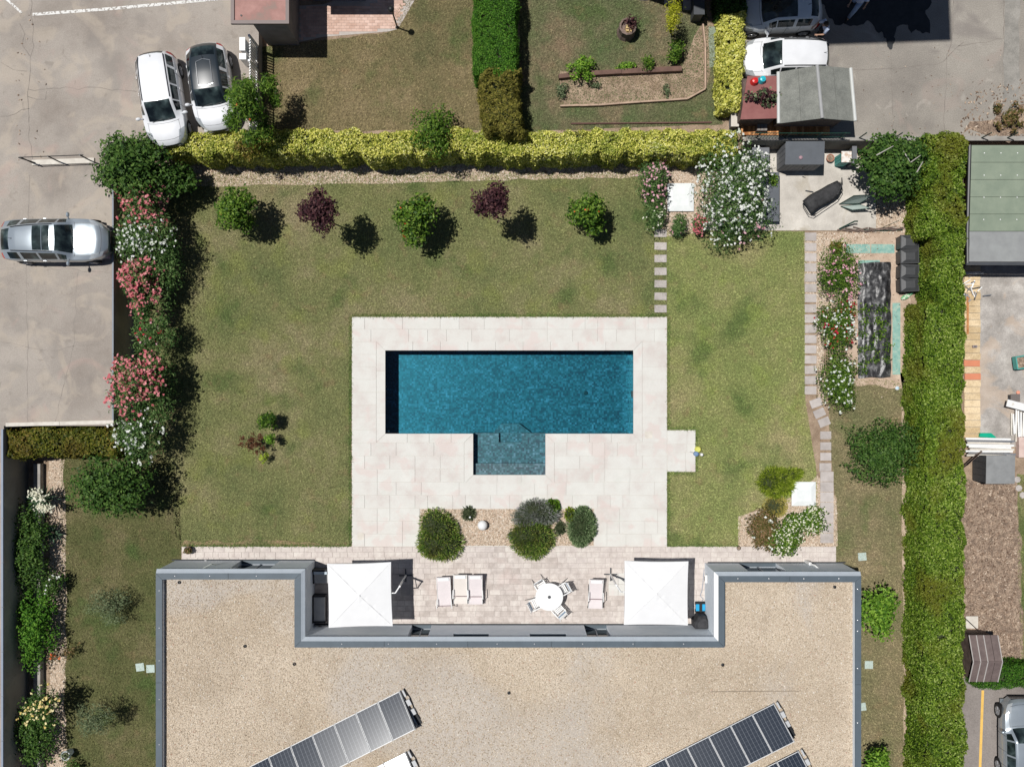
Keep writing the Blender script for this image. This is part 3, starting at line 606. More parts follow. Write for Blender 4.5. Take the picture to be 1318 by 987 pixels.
# water: closed body, clear faces with a little sky reflection, blue-green absorption
m, n, b, N, L = newmat('pool_water'); n.nodes.remove(b)
tr = N('BsdfTransparent'); gl = N('BsdfGlossy'); gl.inputs['Roughness'].default_value = .03; fr = N('Fresnel'); fr.inputs['IOR'].default_value = 1.33
g = N('NewGeometry'); t = N('TexNoise'); t.inputs['Scale'].default_value = 5; t.inputs['Detail'].default_value = 3; L(g.outputs['Position'], t.inputs['Vector'])
bpn = N('Bump'); bpn.inputs['Strength'].default_value = .25; bpn.inputs['Distance'].default_value = .01; L(t.outputs['Fac'], bpn.inputs['Height']); L(bpn.outputs[0], gl.inputs['Normal'])
ms = N('MixShader'); L(fr.outputs[0], ms.inputs[0]); L(tr.outputs[0], ms.inputs[1]); L(gl.outputs[0], ms.inputs[2]); L(ms.outputs[0], n.nodes['Material Output'].inputs[0])
va = N('VolumeAbsorption'); va.inputs[0].default_value = (.0, .8, .93, 1); va.inputs[1].default_value = .8; L(va.outputs[0], n.nodes['Material Output'].inputs['Volume'])
e = .003
wt = MB().prism([(X(496)+e, Y(451)-e), (X(815)-e, Y(451)-e), (X(815)-e, Y(558)+e), (X(702)-e, Y(558)+e), (X(702)-e, Y(611)+e), (X(609)+e, Y(611)+e), (X(609)+e, Y(558)+e), (X(496)+e, Y(558)+e)], D0-.06, -.07).build('water', m)
wt['kind'] = 'structure'
# ================= TERRACE by the house =================
ter = thing('terrace', 'pinkish grey block paving between pool deck and house', None, P(655, 750), kind='structure')
tr_rects = [(234, 452, 703, 760), (857, 1076, 703, 760), (398, 912, 703, 812)]
bm2 = MB()
for (a, b, c, d) in ((234, 452, 703, 760), (857, 1076, 703, 760), (452, 857, 703, 760), (398, 912, 760, 812)): bm2.bb(X(a), X(b), Y(d), Y(c), -.1, .014)
bm2.build('mortar_bed', JOINT, ter)
cells = []; y = 703.3; row = 0
special = [(505, 528, 738, 766), (783, 808, 737, 766)]
rd = random.Random(11)
while y < 811:
    hgt = 6.9
    spans = [(234.3, 1075.8)] if y < 752 else [(398, 912)]
    for (s0, s1) in spans:
        x = s0
        while x < s1-1:
            wd = rd.choice([6.9, 9.5, 11, 13.6, 13.6]); wd = s1-x if s1-x-wd < 5 else wd
            if not (540 < x+wd*.5 < 765 and y < 703) and not any(a-6 < x+wd/2 < b_2+6 and c < y+hgt/2 < d for (a, b_2, c, d) in special): cells.append((x, x+wd, y, y+hgt))
            x += wd
    y += hgt; row += 1
cells.sort(key=lambda c: abs((c[0]+c[1])/2-655)*.6+abs(c[2]-765)*1.5)
rest = MB(); rest2 = MB()
for i, c in enumerate(cells):
    if i < 292: slab(*c, nm='paving_block', par=ter, mat=SLAB2, z0=.014, h=.02, gap=.014)
    else: (rest if i % 2 else rest2).bb(X(c[0])+.007, X(c[1])-.007, Y(c[3])+.007, Y(c[2])-.007, .014, .0345)
rest.build('paving_blocks', SLAB2, ter)['kind'] = 'stuff'
rest2.build('paving_blocks', noisy('pink_grey_paver_pale', [(.3, (.48, .42, .39)), (.7, (.62, .56, .515))], scale=3.2, rough=.8, fine=.07, fscale=22), ter)['kind'] = 'stuff'
for (a, b_2, c, d) in special:
    for i in range(2):
        for j in range(2): slab(a+(b_2-a)*i/2, a+(b_2-a)*(i+1)/2, c+(d-c)*j/2, c+(d-c)*(j+1)/2, nm='base_slab', par=ter, mat=SLAB if a > 600 else STEP, z0=.018, h=.03)
# planting bed gravel between deck and terrace
gravel('gravel', [(541, 655), (764, 655), (764, 702), (541, 702)], .012, 420, .028, 9, amp=.0)
# stepping stones
def stepping(lst, lbl, ctr):
    root = thing('stepping_stone_path', lbl, 'path', P(*ctr))
    for (x, y, w_, h_, a) in lst:
        c = P(x, y); MB().box((c[0], c[1], .022), (w_/S, h_/S, .044), rz=R(a)).build('stepping_stone', STEP, root)
stepping([(850, y_, 15.5, 9.5, random.uniform(-2, 2)) for y_ in (300.5, 317, 333, 349.5, 365.5, 381.5, 397.5)], 'short row of seven small grey stepping stones above the pool deck corner', (850, 350))
L1 = [(1043, 305+i*13.15, 15, 10.5, random.uniform(-1.5, 1.5)) for i in range(16)]
L2 = [(1050, 518.5, 15, 10.5, 20), (1054.5, 531.5, 14.5, 10.5, 24), (1060.5, 543, 14.5, 10.5, 22), (1062.5, 560, 14, 10, 0), (1062.5, 574, 14, 10, 0), (1062.5, 587.5, 14, 10, 0), (1062, 601, 15, 10.5, 0)]
L3 = [(1064, 613+i*13.2, 17, 12.6, 0) for i in range(7)]
stepping(L1+L2+L3, 'long curving row of grey stepping stones along the right gravel bed', (1055, 480))
for (x, y, a, lb) in ((1109.5, 716, 5, 'pale green paving tile on dry lawn near the house corner'), (1118, 855, 0, 'pale green paving tile on dry lawn below the bright green shrub'), (1109, 909, 8, 'pale tile half under the right edge of the house roof'),
                      (180.5, 858, 8, 'left one of two pale tiles beside the left house wall'), (194, 860, 2, 'right one of two pale tiles, touching the left house wall')):
    c = P(x, y); o = MB().box((c[0], c[1], .02), (10.5/S, 10/S, .04), rz=R(a)).build('paving_tile', flat('pale_green_tile', (.42, .5, .46), rough=.8)); tag(o, lb, 'tile')

# lusher blades along the mown edges and litter on the mulched bed
RIM = lawnmat('lawn_rim', (.05, .085, .022), (.075, .11, .03), (.12, .13, .05), (.07, .12, .028))
for k_, (x0, x1_, y0, y1_) in enumerate(((453, 858, 404.5, 408), (449.5, 452.7, 408, 703), (858.8, 862, 409, 553), (859, 895, 549.5, 553.2), (895.3, 898, 553, 607), (858.8, 895, 607.3, 611), (858.8, 862, 608, 703), (236, 450, 700.5, 703), (862, 950, 700.5, 703))):
    o = grass('grass', pp([(x0, y0), (x1_, y0), (x1_, y1_), (x0, y1_)]), .006, RIM, 1500, h=.07, w_=.025); o['label'] = 'fringe of longer grass along the mown edge'; 
def litter(name, pts, z, dens, mat, size=.06):
    q = scatter_poly(pp(pts, z), dens); n = len(q); C = np.concatenate([q, np.full((n, 1), z+.02)], 1)+rng.normal(0, .006, (n, 3))
    o = np_mesh(name, leaf_quads(C, rng.normal(0, .35, (n, 3))+np.array([0, 0, 1]), size, .4), 4, mat, None, rng.random(n)); o['kind'] = 'stuff'
LIT = leafmat('dry_leaf_litter', [(0, (.1, .06, .04)), (.5, (.25, .17, .12)), (.85, (.45, .34, .25)), (1, (.6, .5, .4))], rough=.8, trans=0)
litter('leaf_litter', [(1240, 622), (1308, 624), (1312, 850), (1240, 860)], .016, 90, LIT)
litter('leaf_litter', [(230, 205), (900, 205), (860, 225), (240, 232)], .03, 14, LIT, .05)
litter('leaf_litter', [(1245, 120), (1318, 100), (1318, 176), (1230, 176)], ZN+.01, 30, LIT, .07)
litter('leaf_litter', [(1062, 300), (1172, 300), (1172, 520), (1062, 500)], .014, 10, LIT, .04)
litter('leaf_litter', [(20, -10), (60, -10), (60, 210), (20, 210)], ZP+.004, 3, LIT, .05)
litter('leaf_litter', [(1060, 60), (1290, 60), (1290, 176), (1100, 176)], ZN+.004, 3, LIT, .04)
# ================= HOUSE =================
ZH = 2.35
house = thing('house', 'flat gravel-roofed white house with slate-blue parapet wrapped round the terrace', 'house', P(655, 900))
HX = lambda px, z=ZH: P(px, 0, z)[0]
HY = lambda py, z=ZH: P(0, py, z)[1]
xl, x1, x2, xr = HX(200.5), HX(387), HX(924.7), HX(1108.5)
yL, yR_, yC, yB = HY(737.5), HY(741), HY(825), HY(1160)
OH = -.12; WT = .24
def wall_open(x0, x1_, y, openings, z1, nm='wall'):      # wall facing +y with openings (x0,x1,z0,z1)
    m = MB(); cur = x0
    for (a, b, c, d) in sorted(openings):
        m.bb(cur, a, y-WT, y, 0, z1)
        if c > .01: m.bb(a, b, y-WT, y, 0, c)
        if d < z1-.01: m.bb(a, b, y-WT, y, d, z1)
        cur = b
    m.bb(cur, x1_, y-WT, y, 0, z1); return m.build(nm, WHITEW, house)
def window(x0, x1_, y, z0, z1, mull=1):
    f = MB(); yb = y-.2; t = .05
    f.bb(x0, x1_, yb-.03, yb+.03, z0, z0+t); f.bb(x0, x1_, yb-.03, yb+.03, z1-t, z1)
    for i in range(mull+2):
        xx = x0+(x1_-x0)*i/(mull+1); f.bb(max(x0, xx-t/2), min(x1_, xx+t/2), yb-.032, yb+.032, z0+t, z1-t)
    o = f.build('window', FLASH, house); MB().bb(x0+.01, x1_-.01, yb-.012, yb-.002, z0+.01, z1-.01).build('glass_pane', GLASSD, o, world=True)
    o.children if False else None
    MB().bb(x0, x1_, yb+.032, y-.004, z0, z0+.02).build('window_sill', SLATE, o)
    return o
zt = ZH-.08
wC = [(HX(527, 1.2), HX(553, 1.2), .0, 2.05), (HX(583, 2), HX(629, 2), 1.55, 2.05), (HX(682, 2), HX(729, 2), 1.55, 2.05), (HX(754, 1.2), HX(784, 1.2), .0, 2.05)]
wall_open(x1-.02, x2+.02, yC-OH, wC, zt)
for i, o_ in enumerate(wC): window(o_[0], o_[1], yC-OH, max(o_[2], .02), o_[3], 1 if i in (0, 3) else 0)
wA = [(HX(303, 1), HX(354, 1), .0, 2.0)]; wall_open(xl+.03, x1-OH, yL-OH, wA, zt); window(wA[0][0], wA[0][1], yL-OH, .02, 2.0, 1)
wB = [(HX(957, 1), HX(1006, 1), .0, 2.0)]; wall_open(x2+OH, xr-.03, yR_-OH, wB, zt); window(wB[0][0], wB[0][1], yR_-OH, .02, 2.0, 1)
m = MB(); m.bb(x1-OH-WT, x1-OH, yC-OH-WT, yL-OH-WT-.003, 0, zt); m.build('wall', WHITEW, house)
m = MB(); m.bb(x2+OH, x2+OH+WT, yC-OH-WT, yR_-OH-WT-.003, 0, zt); m.build('wall', WHITEW, house)
MB().bb(xl+.03, xl+.03+WT, yB+.3, yL-OH-WT-.003, 0, zt).build('wall', WHITEW, house)
MB().bb(xr-.03-WT, xr-.03, yB+.3, yR_-OH-WT-.003, 0, zt).build('wall', WHITEW, house)
MB().bb(xl+.03+WT, xr-.03-WT, yB+.05, yB+.3, 0, zt).build('wall', WHITEW, house)
DARKB = flat('dark_plinth', (.04, .045, .05), rough=.8)
m = MB(); m.bb(x1, x2, yC-OH+.002, yC-OH+.05, .02, .1); m.bb(xl+OH, x1-OH, yL-OH+.002, yL-OH+.05, .02, .1); m.bb(x2+.02, xr-OH, yR_-OH+.002, yR_-OH+.05, .02, .1); m.build('plinth', DARKB, house)
# parapet caps: butt-jointed lengths of folded slate-blue metal
CW = .27
def caprun(a, b, axis, out, mat=SLATE, n_=1, mit0=0, mit1=0):
    """cap between outer-edge points; out = direction of the outside"""
    for i in range(n_):
        m = MB(); g0 = .006
        if axis == 'x':
            s0, s1 = a[0]+(b[0]-a[0])*i/n_+g0, a[0]+(b[0]-a[0])*(i+1)/n_-g0; y0 = a[1]; yi = y0-out*CW
            e0 = mit0*CW if i == 0 else 0; e1 = mit1*CW if i == n_-1 else 0
            q = [(s0, y0), (s1, y0), (s1-e1, yi), (s0+e0, yi)]
        else:
            s0, s1 = a[1]+(b[1]-a[1])*i/n_+g0, a[1]+(b[1]-a[1])*(i+1)/n_-g0; x0 = a[0]; xi = x0-out*CW
            e0 = mit0*CW if i == 0 else 0; e1 = mit1*CW if i == n_-1 else 0
            q = [(x0, s0), (x0, s1), (xi, s1-e1), (xi, s0+e0)]
        m.prism(q, ZH-.05, ZH); m.build('parapet_cap', mat, house)
caprun((xl, yL), (x1, yL), 'x', 1, n_=2, mit0=1, mit1=1); caprun((x2, yR_), (xr, yR_), 'x', 1, n_=2, mit0=1, mit1=1)
caprun((x1, yC), (x2, yC), 'x', 1, n_=5, mit0=-1, mit1=-1)
caprun((x1, yC), (x1, yL), 'y', 1, n_=1, mit0=-1, mit1=1); caprun((x2, yC), (x2, yR_), 'y', -1, n_=1, mit0=-1, mit1=1)
caprun((xl, yB), (xl, yL), 'y', -1, n_=3, mit0=1, mit1=1); caprun((xr, yB), (xr, yR_), 'y', 1, n_=3, mit0=1, mit1=1)
caprun((xl, yB), (xr, yB), 'x', -1, n_=5, mit0=1, mit1=1)
m = MB()      # seam clips and screws on the caps
for (x, y) in [(xl+.15, HY(p)) for p in (760, 808, 850, 900, 958)]+[(xr-.15, HY(p)) for p in (758, 798, 812, 860, 930)]+[(HX(p), yC-.12) for p in (440, 500, 562, 640, 688, 750, 815, 880)]+[(HX(p), yL-.12) for p in (225, 270, 330)]+[(HX(p), yR_-.12) for p in (950, 990, 1035, 1080)]:
    m.lathe((x, y, ZH), [(.03, 0), (.03, .008), (.012, .016)], 8)
m.build('cap_fixing', CHROME, house)['kind'] = 'stuff'
# sloped drip flashings (outside of the caps), pale metal
fl = MB()
def flash(a, b, nx, ny):
    # a,b on the outer cap edge; slope falls outward
    L0 = [(a[0], a[1], ZH-.005), (b[0], b[1], ZH-.005)]; k = OH+.03; zz = ZH-.1
    L1_ = [(b[0]+nx*k, b[1]+ny*k, zz), (a[0]+nx*k, a[1]+ny*k, zz)]
    L2_ = [(b[0]+nx*k, b[1]+ny*k, zz-.07), (a[0]+nx*k, a[1]+ny*k, zz-.07)]
    fl.add(L0+L1_, [(0, 1, 2, 3)]); fl.add([L1_[1], L1_[0], L2_[0], L2_[1]], [(0, 1, 2, 3)])
k = OH+.03
def wallcol(a, b):
    pass
yW = lambda y: y
fl2 = []
for (a, b, nx, ny, m0, m1) in (((xl, yL), (x1, yL), 0, 1, 0, 1), ((x2, yR_), (xr, yR_), 0, 1, 1, 0), ((x1, yC), (x2, yC), 0, 1, -1, -1)):
    f = MB(); kk = .17
    p = [(a[0], a[1], ZH-.012), (b[0], b[1], ZH-.012), (b[0]+m1*kk*(1), b[1]+kk, ZH-.11), (a[0]-m0*kk, a[1]+kk, ZH-.11)]
    q = [(v[0], v[1], v[2]-.04) for v in p]
    f.add(p+q, [(0, 1, 2, 3), (7, 6, 5, 4), (3, 2, 6, 7), (0, 3, 7, 4), (1, 5, 6, 2)]); f.build('drip_flashing', FLASH, house)
for (a, b, nx, mat) in (((x1, yC), (x1, yL), 1, FLASH), ((x2, yC), (x2, yR_), -1, WHITE)):
    f = MB(); kk = .17
    p = [(a[0], a[1], ZH-.012), (b[0], b[1], ZH-.012), (b[0]+nx*kk, b[1]+kk-.004, ZH-.11), (a[0]+nx*kk, a[1]+kk+.004, ZH-.11)]
    q = [(v[0], v[1], v[2]-.04) for v in p]
    f.add(p+q, [(0, 1, 2, 3), (7, 6, 5, 4), (3, 2, 6, 7), (0, 3, 7, 4), (1, 5, 6, 2)]); f.build('drip_flashing', mat, house)
# gravel roof, sunk behind the caps
ZR = ZH-.3
rp = [(xl+CW-.02, yL-CW+.02), (x1-CW+.02, yL-CW+.02), (x1-CW+.02, yC-CW+.02), (x2+CW-.02, yC-CW+.02), (x2+CW-.02, yR_-CW+.02), (xr-CW+.02, yR_-CW+.02), (xr-CW+.02, yB+CW-.02), (xl+CW-.02, yB+CW-.02)]
f = MB(); f.prism(rp, ZR-.1, ZR); f.build('roof', ROOFG, house)
f = MB()
for i in range(len(rp)):
    a, b = Vector(rp[i]), Vector(rp[(i+1) % len(rp)]); d = (b-a).normalized(); nn = Vector((d.y, -d.x)) if True else 0
    nn = -Vector((-d.y, d.x)); c = (a+b)/2
    f.add([(a.x, a.y, ZR), (b.x, b.y, ZR), (b.x, b.y, ZH-.051), (a.x, a.y, ZH-.051)], [(0, 1, 2, 3)])
f.build('parapet_lining', DARKB, house)
vis = [p for p in rp]; q = scatter_poly([(p[0], max(p[1], HY(1010))) for p in vis], 260)
np_solids('roof_gravel', np.concatenate([q, np.full((len(q), 1), ZR+.012)], 1), rng.uniform(.55, 1.3, len(q))*.026, PEBR, house)
for (x, y) in ((231, 749), (379, 854), (315.5, 831), (655, 891), (930, 855), (1074, 755)):
    c = P(x, y, ZR); MB().lathe(c, [(.07, 0), (.07, .05), (.045, .06), (.04, .02), (0, .02)], 12).build('roof_vent', BLACK, house, smooth=False)
c = P(1028, 889, ZR); m = MB().tube([P(915, 890, ZR+.03), P(960, 889.3, ZR+.03), P(1028, 889, ZR+.03)], .015, 6); m.build('roof_cable', flat('beige_cable', (.3, .24, .18)), house)
# solar arrays
def pvmat():
    m, n, b, N, L = newmat('photovoltaic_glass'); tc = N('TexCoord'); sp = N('SeparateXYZ'); L(tc.outputs['Object'], sp.inputs[0])
    def lines(axis, per, wd):
        a = N('Math'); a.operation = 'MODULO'; a.inputs[1].default_value = per; ad = N('Math'); ad.inputs[1].default_value = 10*per; L(sp.outputs[axis], ad.inputs[0]); L(ad.outputs[0], a.inputs[0])
        c = N('Math'); c.operation = 'LESS_THAN'; c.inputs[1].default_value = wd; L(a.outputs[0], c.inputs[0]); return c.outputs[0]
    l1 = lines(0, 1.0/6, .014); l2 = lines(1, 1.68/10, .007); l3 = lines(0, 1.0/18, .003)
    mx = N('Math'); mx.operation = 'MAXIMUM'; L(l1, mx.inputs[0]); ml = N('Math'); ml.operation = 'MULTIPLY'; ml.inputs[1].default_value = .5; L(l2, ml.inputs[0])
    mq = N('Math'); mq.operation = 'MULTIPLY'; mq.inputs[1].default_value = .25; L(l3, mq.inputs[0]); m3 = N('Math'); m3.operation = 'MAXIMUM'; L(ml.outputs[0], m3.inputs[0]); L(mq.outputs[0], m3.inputs[1]); L(m3.outputs[0], mx.inputs[1])
    c = N('Mix'); c.data_type = 'RGBA'; L(mx.outputs[0], c.inputs[0]); c.inputs[6].default_value = (.022, .03, .045, 1); c.inputs[7].default_value = (.16, .175, .2, 1); L(c.outputs[2], b.inputs['Base Color'])
    oi = N('ObjectInfo'); mr = N('MapRange'); mr.inputs[3].default_value = .1; mr.inputs[4].default_value = .17; L(oi.outputs['Random'], mr.inputs[0]); L(mr.outputs[0], b.inputs['Roughness'])
    b.inputs['Specular IOR Level'].default_value = .5
    return m
PV = pvmat(); ALU = flat('aluminium_frame', (.48, .49, .5), rough=.4, spec=.5)
def array(TR, n_, label, tilt=17.5, u=(-.893, .449), jit=0):
    """TR: photo position of the top right corner; row runs along u (photo), panels 1.05 x 1.74 m"""
    o = P(TR[0], TR[1], ZR+.16); root = thing('solar_array', label, 'solar panels', (o[0], o[1], ZR), group='rows of roof solar panels')
    ux = Vector((u[0], -u[1], 0)).normalized(); dn = Vector((ux.y, -ux.x, 0)); dn = dn if dn.y < 0 else -dn
    sl_ = (dn*cos(R(tilt))+Vector((0, 0, sin(R(tilt))))).normalized(); nrm = (-ux).cross(-sl_).normalized(); nrm = nrm if nrm.z > 0 else -nrm
    W_, H_ = 1.055, 1.72
    rot = Matrix((-ux, -sl_, nrm)).transposed()
    for i in range(n_):
        c = Vector(o)+ux*(W_*(i+.5))+sl_*(H_/2); hw, hh = W_/2-.012, H_/2
        r2 = rot.to_4x4() @ Matrix.Rotation(R(random.uniform(-.35, .35)), 4, 'X')
        g_ = MB().box((0, 0, 0), (hw*2-.05, hh*2-.05, .012)); pn = g_.build('panel', PV, root, world=False); pn.location = c-Vector(root.location)+nrm*.012; pn.rotation_euler = r2.to_euler()
        fr_ = MB(); fr_.box((-hw+.012, 0, 0), (.018, hh*2, .03)); fr_.box((hw-.012, 0, 0), (.018, hh*2, .03)); fr_.box((0, -hh+.015, 0), (hw*2-.06, .03, .03)); fr_.box((0, hh-.015, 0), (hw*2-.06, .03, .03))
        fr_.build('panel_frame', ALU, pn, world=False)
        if i < n_-1:
            for t in (.22, .78):
                cc = Vector(o)+ux*(W_*(i+1))+sl_*(H_*t)+nrm*.025; MB().box(cc, (.07, .07, .02), rz=math.atan2(ux.y, ux.x)).build('clamp', ALU, root)
    for i in range(n_+1):   # triangular stands
        a = Vector(o)+ux*(W_*i)-nrm*.03; b = a+sl_*H_; m = MB(); m.tube([a, b], .02, 5); m.tube([b, (b.x, b.y, ZR)], .02, 5); m.tube([(a.x, a.y, ZR+.03), (b.x, b.y, ZR+.03)], .025, 5); m.build('stand', ALU, root)
    a = Vector(o)-ux*.14; m = MB()
    for t, s in ((.1, .05), (.36, .11), (.62, .1)):
        c = a+dn*(H_*t); MB().box((c.x, c.y, ZR+.1), (.17 if t > .2 else .08, .26 if t > .2 else .3, .14), rz=math.atan2(dn.y, dn.x)+pi/2).build('ballast_block', ALU, root)
    c = a+dn*(H_*.85)+(-ux)*.0; MB().box((c.x, c.y, ZR+.03), (.2, .5, .04), rz=math.atan2(dn.y, dn.x)+pi/2).build('rubber_pad', BLACK, root)
    c1 = Vector(o)-ux*.2; m = MB().tube([c1+dn*.0+Vector((0, 0, -.1)), c1+dn*.5-ux*.06+Vector((0, 0, -.12)), c1+dn*1.0+Vector((0, 0, -.1)), c1+dn*1.5-ux*.05+Vector((0, 0, -.12))], .022, 5); m.build('cable', BLACK, root)
    return root
array((514, 889.3), 8, 'left front row of silvery solar panels crossing the gravel roof')
array((521.5, 967.8), 6, 'glaring white row of solar panels cut off by the bottom edge, left of centre', tilt=15.6)
array((996, 905), 8, 'right front row of dark blue solar panels on the gravel roof')
array((1027.5, 966), 6, 'dark solar panel row cut off by the bottom edge, right of centre')

# ================= PLANTS =================
G_TREE = 'young trees in a row across the lawn'
plant('citrus_tree', 'leftmost green tree of the lawn row, leaning left with dark leaves', 'tree', 306, 273, 29, 25, .5, 3.4, F_CITRUS, n=2600, leaf=.075, k=8, group=G_TREE, zc=2.0, foot=(322, 289), spread=.62, flowers=[(B_ORNG, 6, .05)])
plant('plum_tree', 'left one of the two purple-leaved trees on the lawn', 'tree', 410, 271, 24, 25, 2.7, 4.6, F_PLUM, n=2300, leaf=.07, k=9, group=G_TREE, zc=3.6, trunk=.035, inner=.5, foot=(432, 289))
plant('citrus_tree', 'largest green tree of the lawn row, between the two purple trees', 'tree', 535, 281, 24, 28, .5, 3.5, F_CITRUS, n=3000, leaf=.08, k=10, group=G_TREE, zc=2.1, foot=(542, 292), flowers=[(B_ORNG, 9, .06)])
plant('plum_tree', 'right one of the two purple-leaved trees on the lawn', 'tree', 634.5, 259, 22, 23, 2.7, 4.6, F_PLUM, n=2100, leaf=.07, k=8, group=G_TREE, zc=3.6, trunk=.035, inner=.5, foot=(638, 280))
plant('citrus_tree', 'rightmost round green tree of the lawn row with a few orange fruits', 'tree', 757, 275, 23, 25, .5, 2.9, F_CITRUS, n=2300, leaf=.075, k=9, group=G_TREE, zc=1.9, foot=(758, 285), flowers=[(B_ORNG, 7, .05)])
plant('sapling', 'small dark green sapling alone in the left lawn', 'sapling', 344, 541, 15, 10, .3, 1.4, F_CITRUS, n=750, leaf=.06, k=6, trunk=.02, foot=(350, 541))
plant('sapling', 'sparse reddish sapling in the left lawn', 'sapling', 326, 570, 15, 12, .3, 1.3, leafmat('reddish_leaves', GN((.05, .02, .012), (.12, .045, .025), (.17, .08, .04))), n=420, leaf=.05, k=9, trunk=.015, spread=.95, small=.25, inner=.6, foot=(334, 573))
plant('sapling', 'tiny lime green sapling right of the reddish one', 'sapling', 349, 566, 8, 7, .2, 1.3, F_BRIGHT, n=260, leaf=.05, k=5, trunk=.012, foot=(351, 567))
plant('sapling', 'tiny yellow green seedling below the reddish sapling', 'sapling', 340, 589, 8, 6, .1, .9, F_LIME, n=140, leaf=.045, k=5, trunk=.012, foot=(344, 588))
# yellow hedge along the top of the garden, with its neighbours
hedge('variegated_hedge', 'long clipped hedge of yellow variegated leaves between the garden and the neighbours', 'hedge', (214, 950, 167, 198), 2.35, F_YEL, n=950, leaf=.045, wob=.2, zvar=.13, seed=1, aspect=.55)
hedge('clipped_hedge', 'bright green clipped conifer hedge dividing the two neighbour gardens', 'hedge', (610, 664, -60, 96), 1.9, F_THUJA, base_z=ZN, n=1500, leaf=.045, wob=.1, zvar=.1, seed=2, aspect=.35)
hedge('clipped_hedge', 'browning lower end of the dividing conifer hedge, just above the yellow hedge', 'hedge', (621, 670, 88, 172), 1.85, F_BROWNT, base_z=ZN, n=800, leaf=.06, wob=.3, zvar=.3, seed=3, aspect=.35)
hedge('variegated_hedge', 'short pale yellow hedge in front of the parked white cars', 'hedge', (929, 958, 16, 138), 1.3, F_YEL2, base_z=ZN, n=620, leaf=.065, wob=.12, zvar=.15, seed=4, aspect=.55)
hedge('photinia_hedge', 'very long tall green hedge running down the right side of the photo', 'hedge', (1192, 1243, 392, 1015), 2.3, F_HEDR, n=1050, leaf=.05, wob=.16, zvar=.13, seed=5)
hedge('photinia_hedge', 'stretch of the right hedge beside the black cube bins', 'hedge', (1208, 1243, 300, 394), 2.3, F_HEDR, n=1000, leaf=.052, wob=.15, zvar=.2, seed=15)
hedge('photinia_hedge', 'yellowish upper end of the right hedge beside the green roof', 'hedge', (1194, 1243, 172, 302), 2.3, F_HEDR, n=900, leaf=.055, wob=.25, zvar=.3, seed=6)
hedge('olive_hedge', 'olive green hedge with reddish tips just below the car park edge', 'hedge', (6, 148, 553, 588), 2.0, F_OLIVE, n=600, leaf=.065, wob=.12, zvar=.12, seed=7)
plant('columnar_shrub', 'loose green shrub piercing the yellow hedge left of the dividing hedge', 'tree', 558, 170, 26, 30, 1.6, 3.5, F_CITRUS, n=2200, leaf=.07, aspect=.35, k=9, zc=2.7, spread=.7)
plant('evergreen_tree', 'bright feathery evergreen between the parked cars and the scorched lawn', 'tree', 325, 142, 32, 37, 1.5, 5.0, F_CITRUS, n=5200, leaf=.09, aspect=.25, k=13, zc=3.6, base_z=.8, spread=.85, small=.3, inner=.45, foot=(338, 178), flowers=[(B_ORNG, 4, .05)])
plant('evergreen_tree', 'ragged lower crown of yellow-green foliage over the left end of the yellow hedge', 'tree', 319, 187, 30, 18, 1.5, 3.0, F_OLIVE, n=1500, leaf=.07, aspect=.3, k=11, zc=2.6, spread=.85, small=.28, inner=.45)
plant('large_bush', 'big dark green bush at the corner of the car park above the pink oleander', 'bush', 164, 206, 47, 39, .9, 3.9, F_DARK, n=5200, leaf=.085, k=13, zc=3.0, trunk=.07, foot=(188, 230), small=.4)
plant('large_bush', 'dark green bush arm reaching over the shaded gravel left of the lawn', 'bush', 222, 228, 24, 20, .5, 2.6, F_DARK, n=2000, leaf=.08, k=9, zc=1.8)
OL = 'oleanders along the car park wall'
oz = dict(base_z=0, group=OL, trunk=.04, k=11, leaf=.068, aspect=.28, small=.4)
plant('oleander', 'salmon pink oleander just below the big corner bush', 'oleander', 182, 262, 33, 34, .8, 3.0, F_OLEA, n=3400, zc=2.4, flowers=[(B_PINK, 256, 0.056)], **oz)
plant('oleander', 'white flowering oleander in front of the silver car', 'oleander', 182, 306, 46, 31, .8, 3.2, F_OLEA, n=4400, zc=2.5, flowers=[(B_WHITE, 230, .05)], **oz)
plant('oleander', 'densely pink oleander directly below the white one by the silver car', 'oleander', 174, 357, 28, 27, .8, 3.1, F_OLEA, n=2900, zc=2.5, flowers=[(B_PINK, 364, 0.062)], **oz)
plant('oleander', 'thin pink oleander in the middle of the wall, tapering downwards', 'oleander', 181, 395, 18, 20, .7, 2.7, F_OLEA, n=1500, zc=2.2, flowers=[(B_PINK, 108, 0.056)], **oz)
plant('oleander', 'mostly green oleander with few dark red flowers', 'oleander', 194, 430, 28, 26, .6, 2.7, F_OLEA, n=2700, zc=2.0, flowers=[(B_RED, 22, .05), (B_LPINK, 16, .05)], **oz)
plant('oleander', 'large pink oleander reaching over the car park edge at mid height', 'oleander', 171, 492, 34, 40, .9, 3.3, F_OLEA, n=4200, zc=2.6, flowers=[(B_PINK, 405, 0.065)], **oz)
plant('oleander', 'lowest white oleander at the corner of the olive hedge', 'oleander', 177, 558, 32, 36, .8, 3.0, F_OLEA, n=3600, zc=2.3, flowers=[(B_WHITE, 130, .055)], **oz)
plant('oleander', 'flowerless green oleander behind the row, on its garden side', 'oleander', 213, 340, 24, 60, .3, 2.2, F_OLEA, n=3000, zc=1.2, **oz)
plant('oleander', 'dark flowerless oleander above the lowest white one, garden side', 'oleander', 207, 500, 22, 50, .3, 2.2, F_OLEA, n=2600, zc=1.2, **oz)
plant('laurel_tree', 'spreading dark green tree at the left end of the lawn below the oleanders', 'tree', 140, 622, 52, 37, .8, 3.2, F_DARK, n=5200, leaf=.075, k=12, zc=2.2, trunk=.06, foot=(163, 618), small=.38)
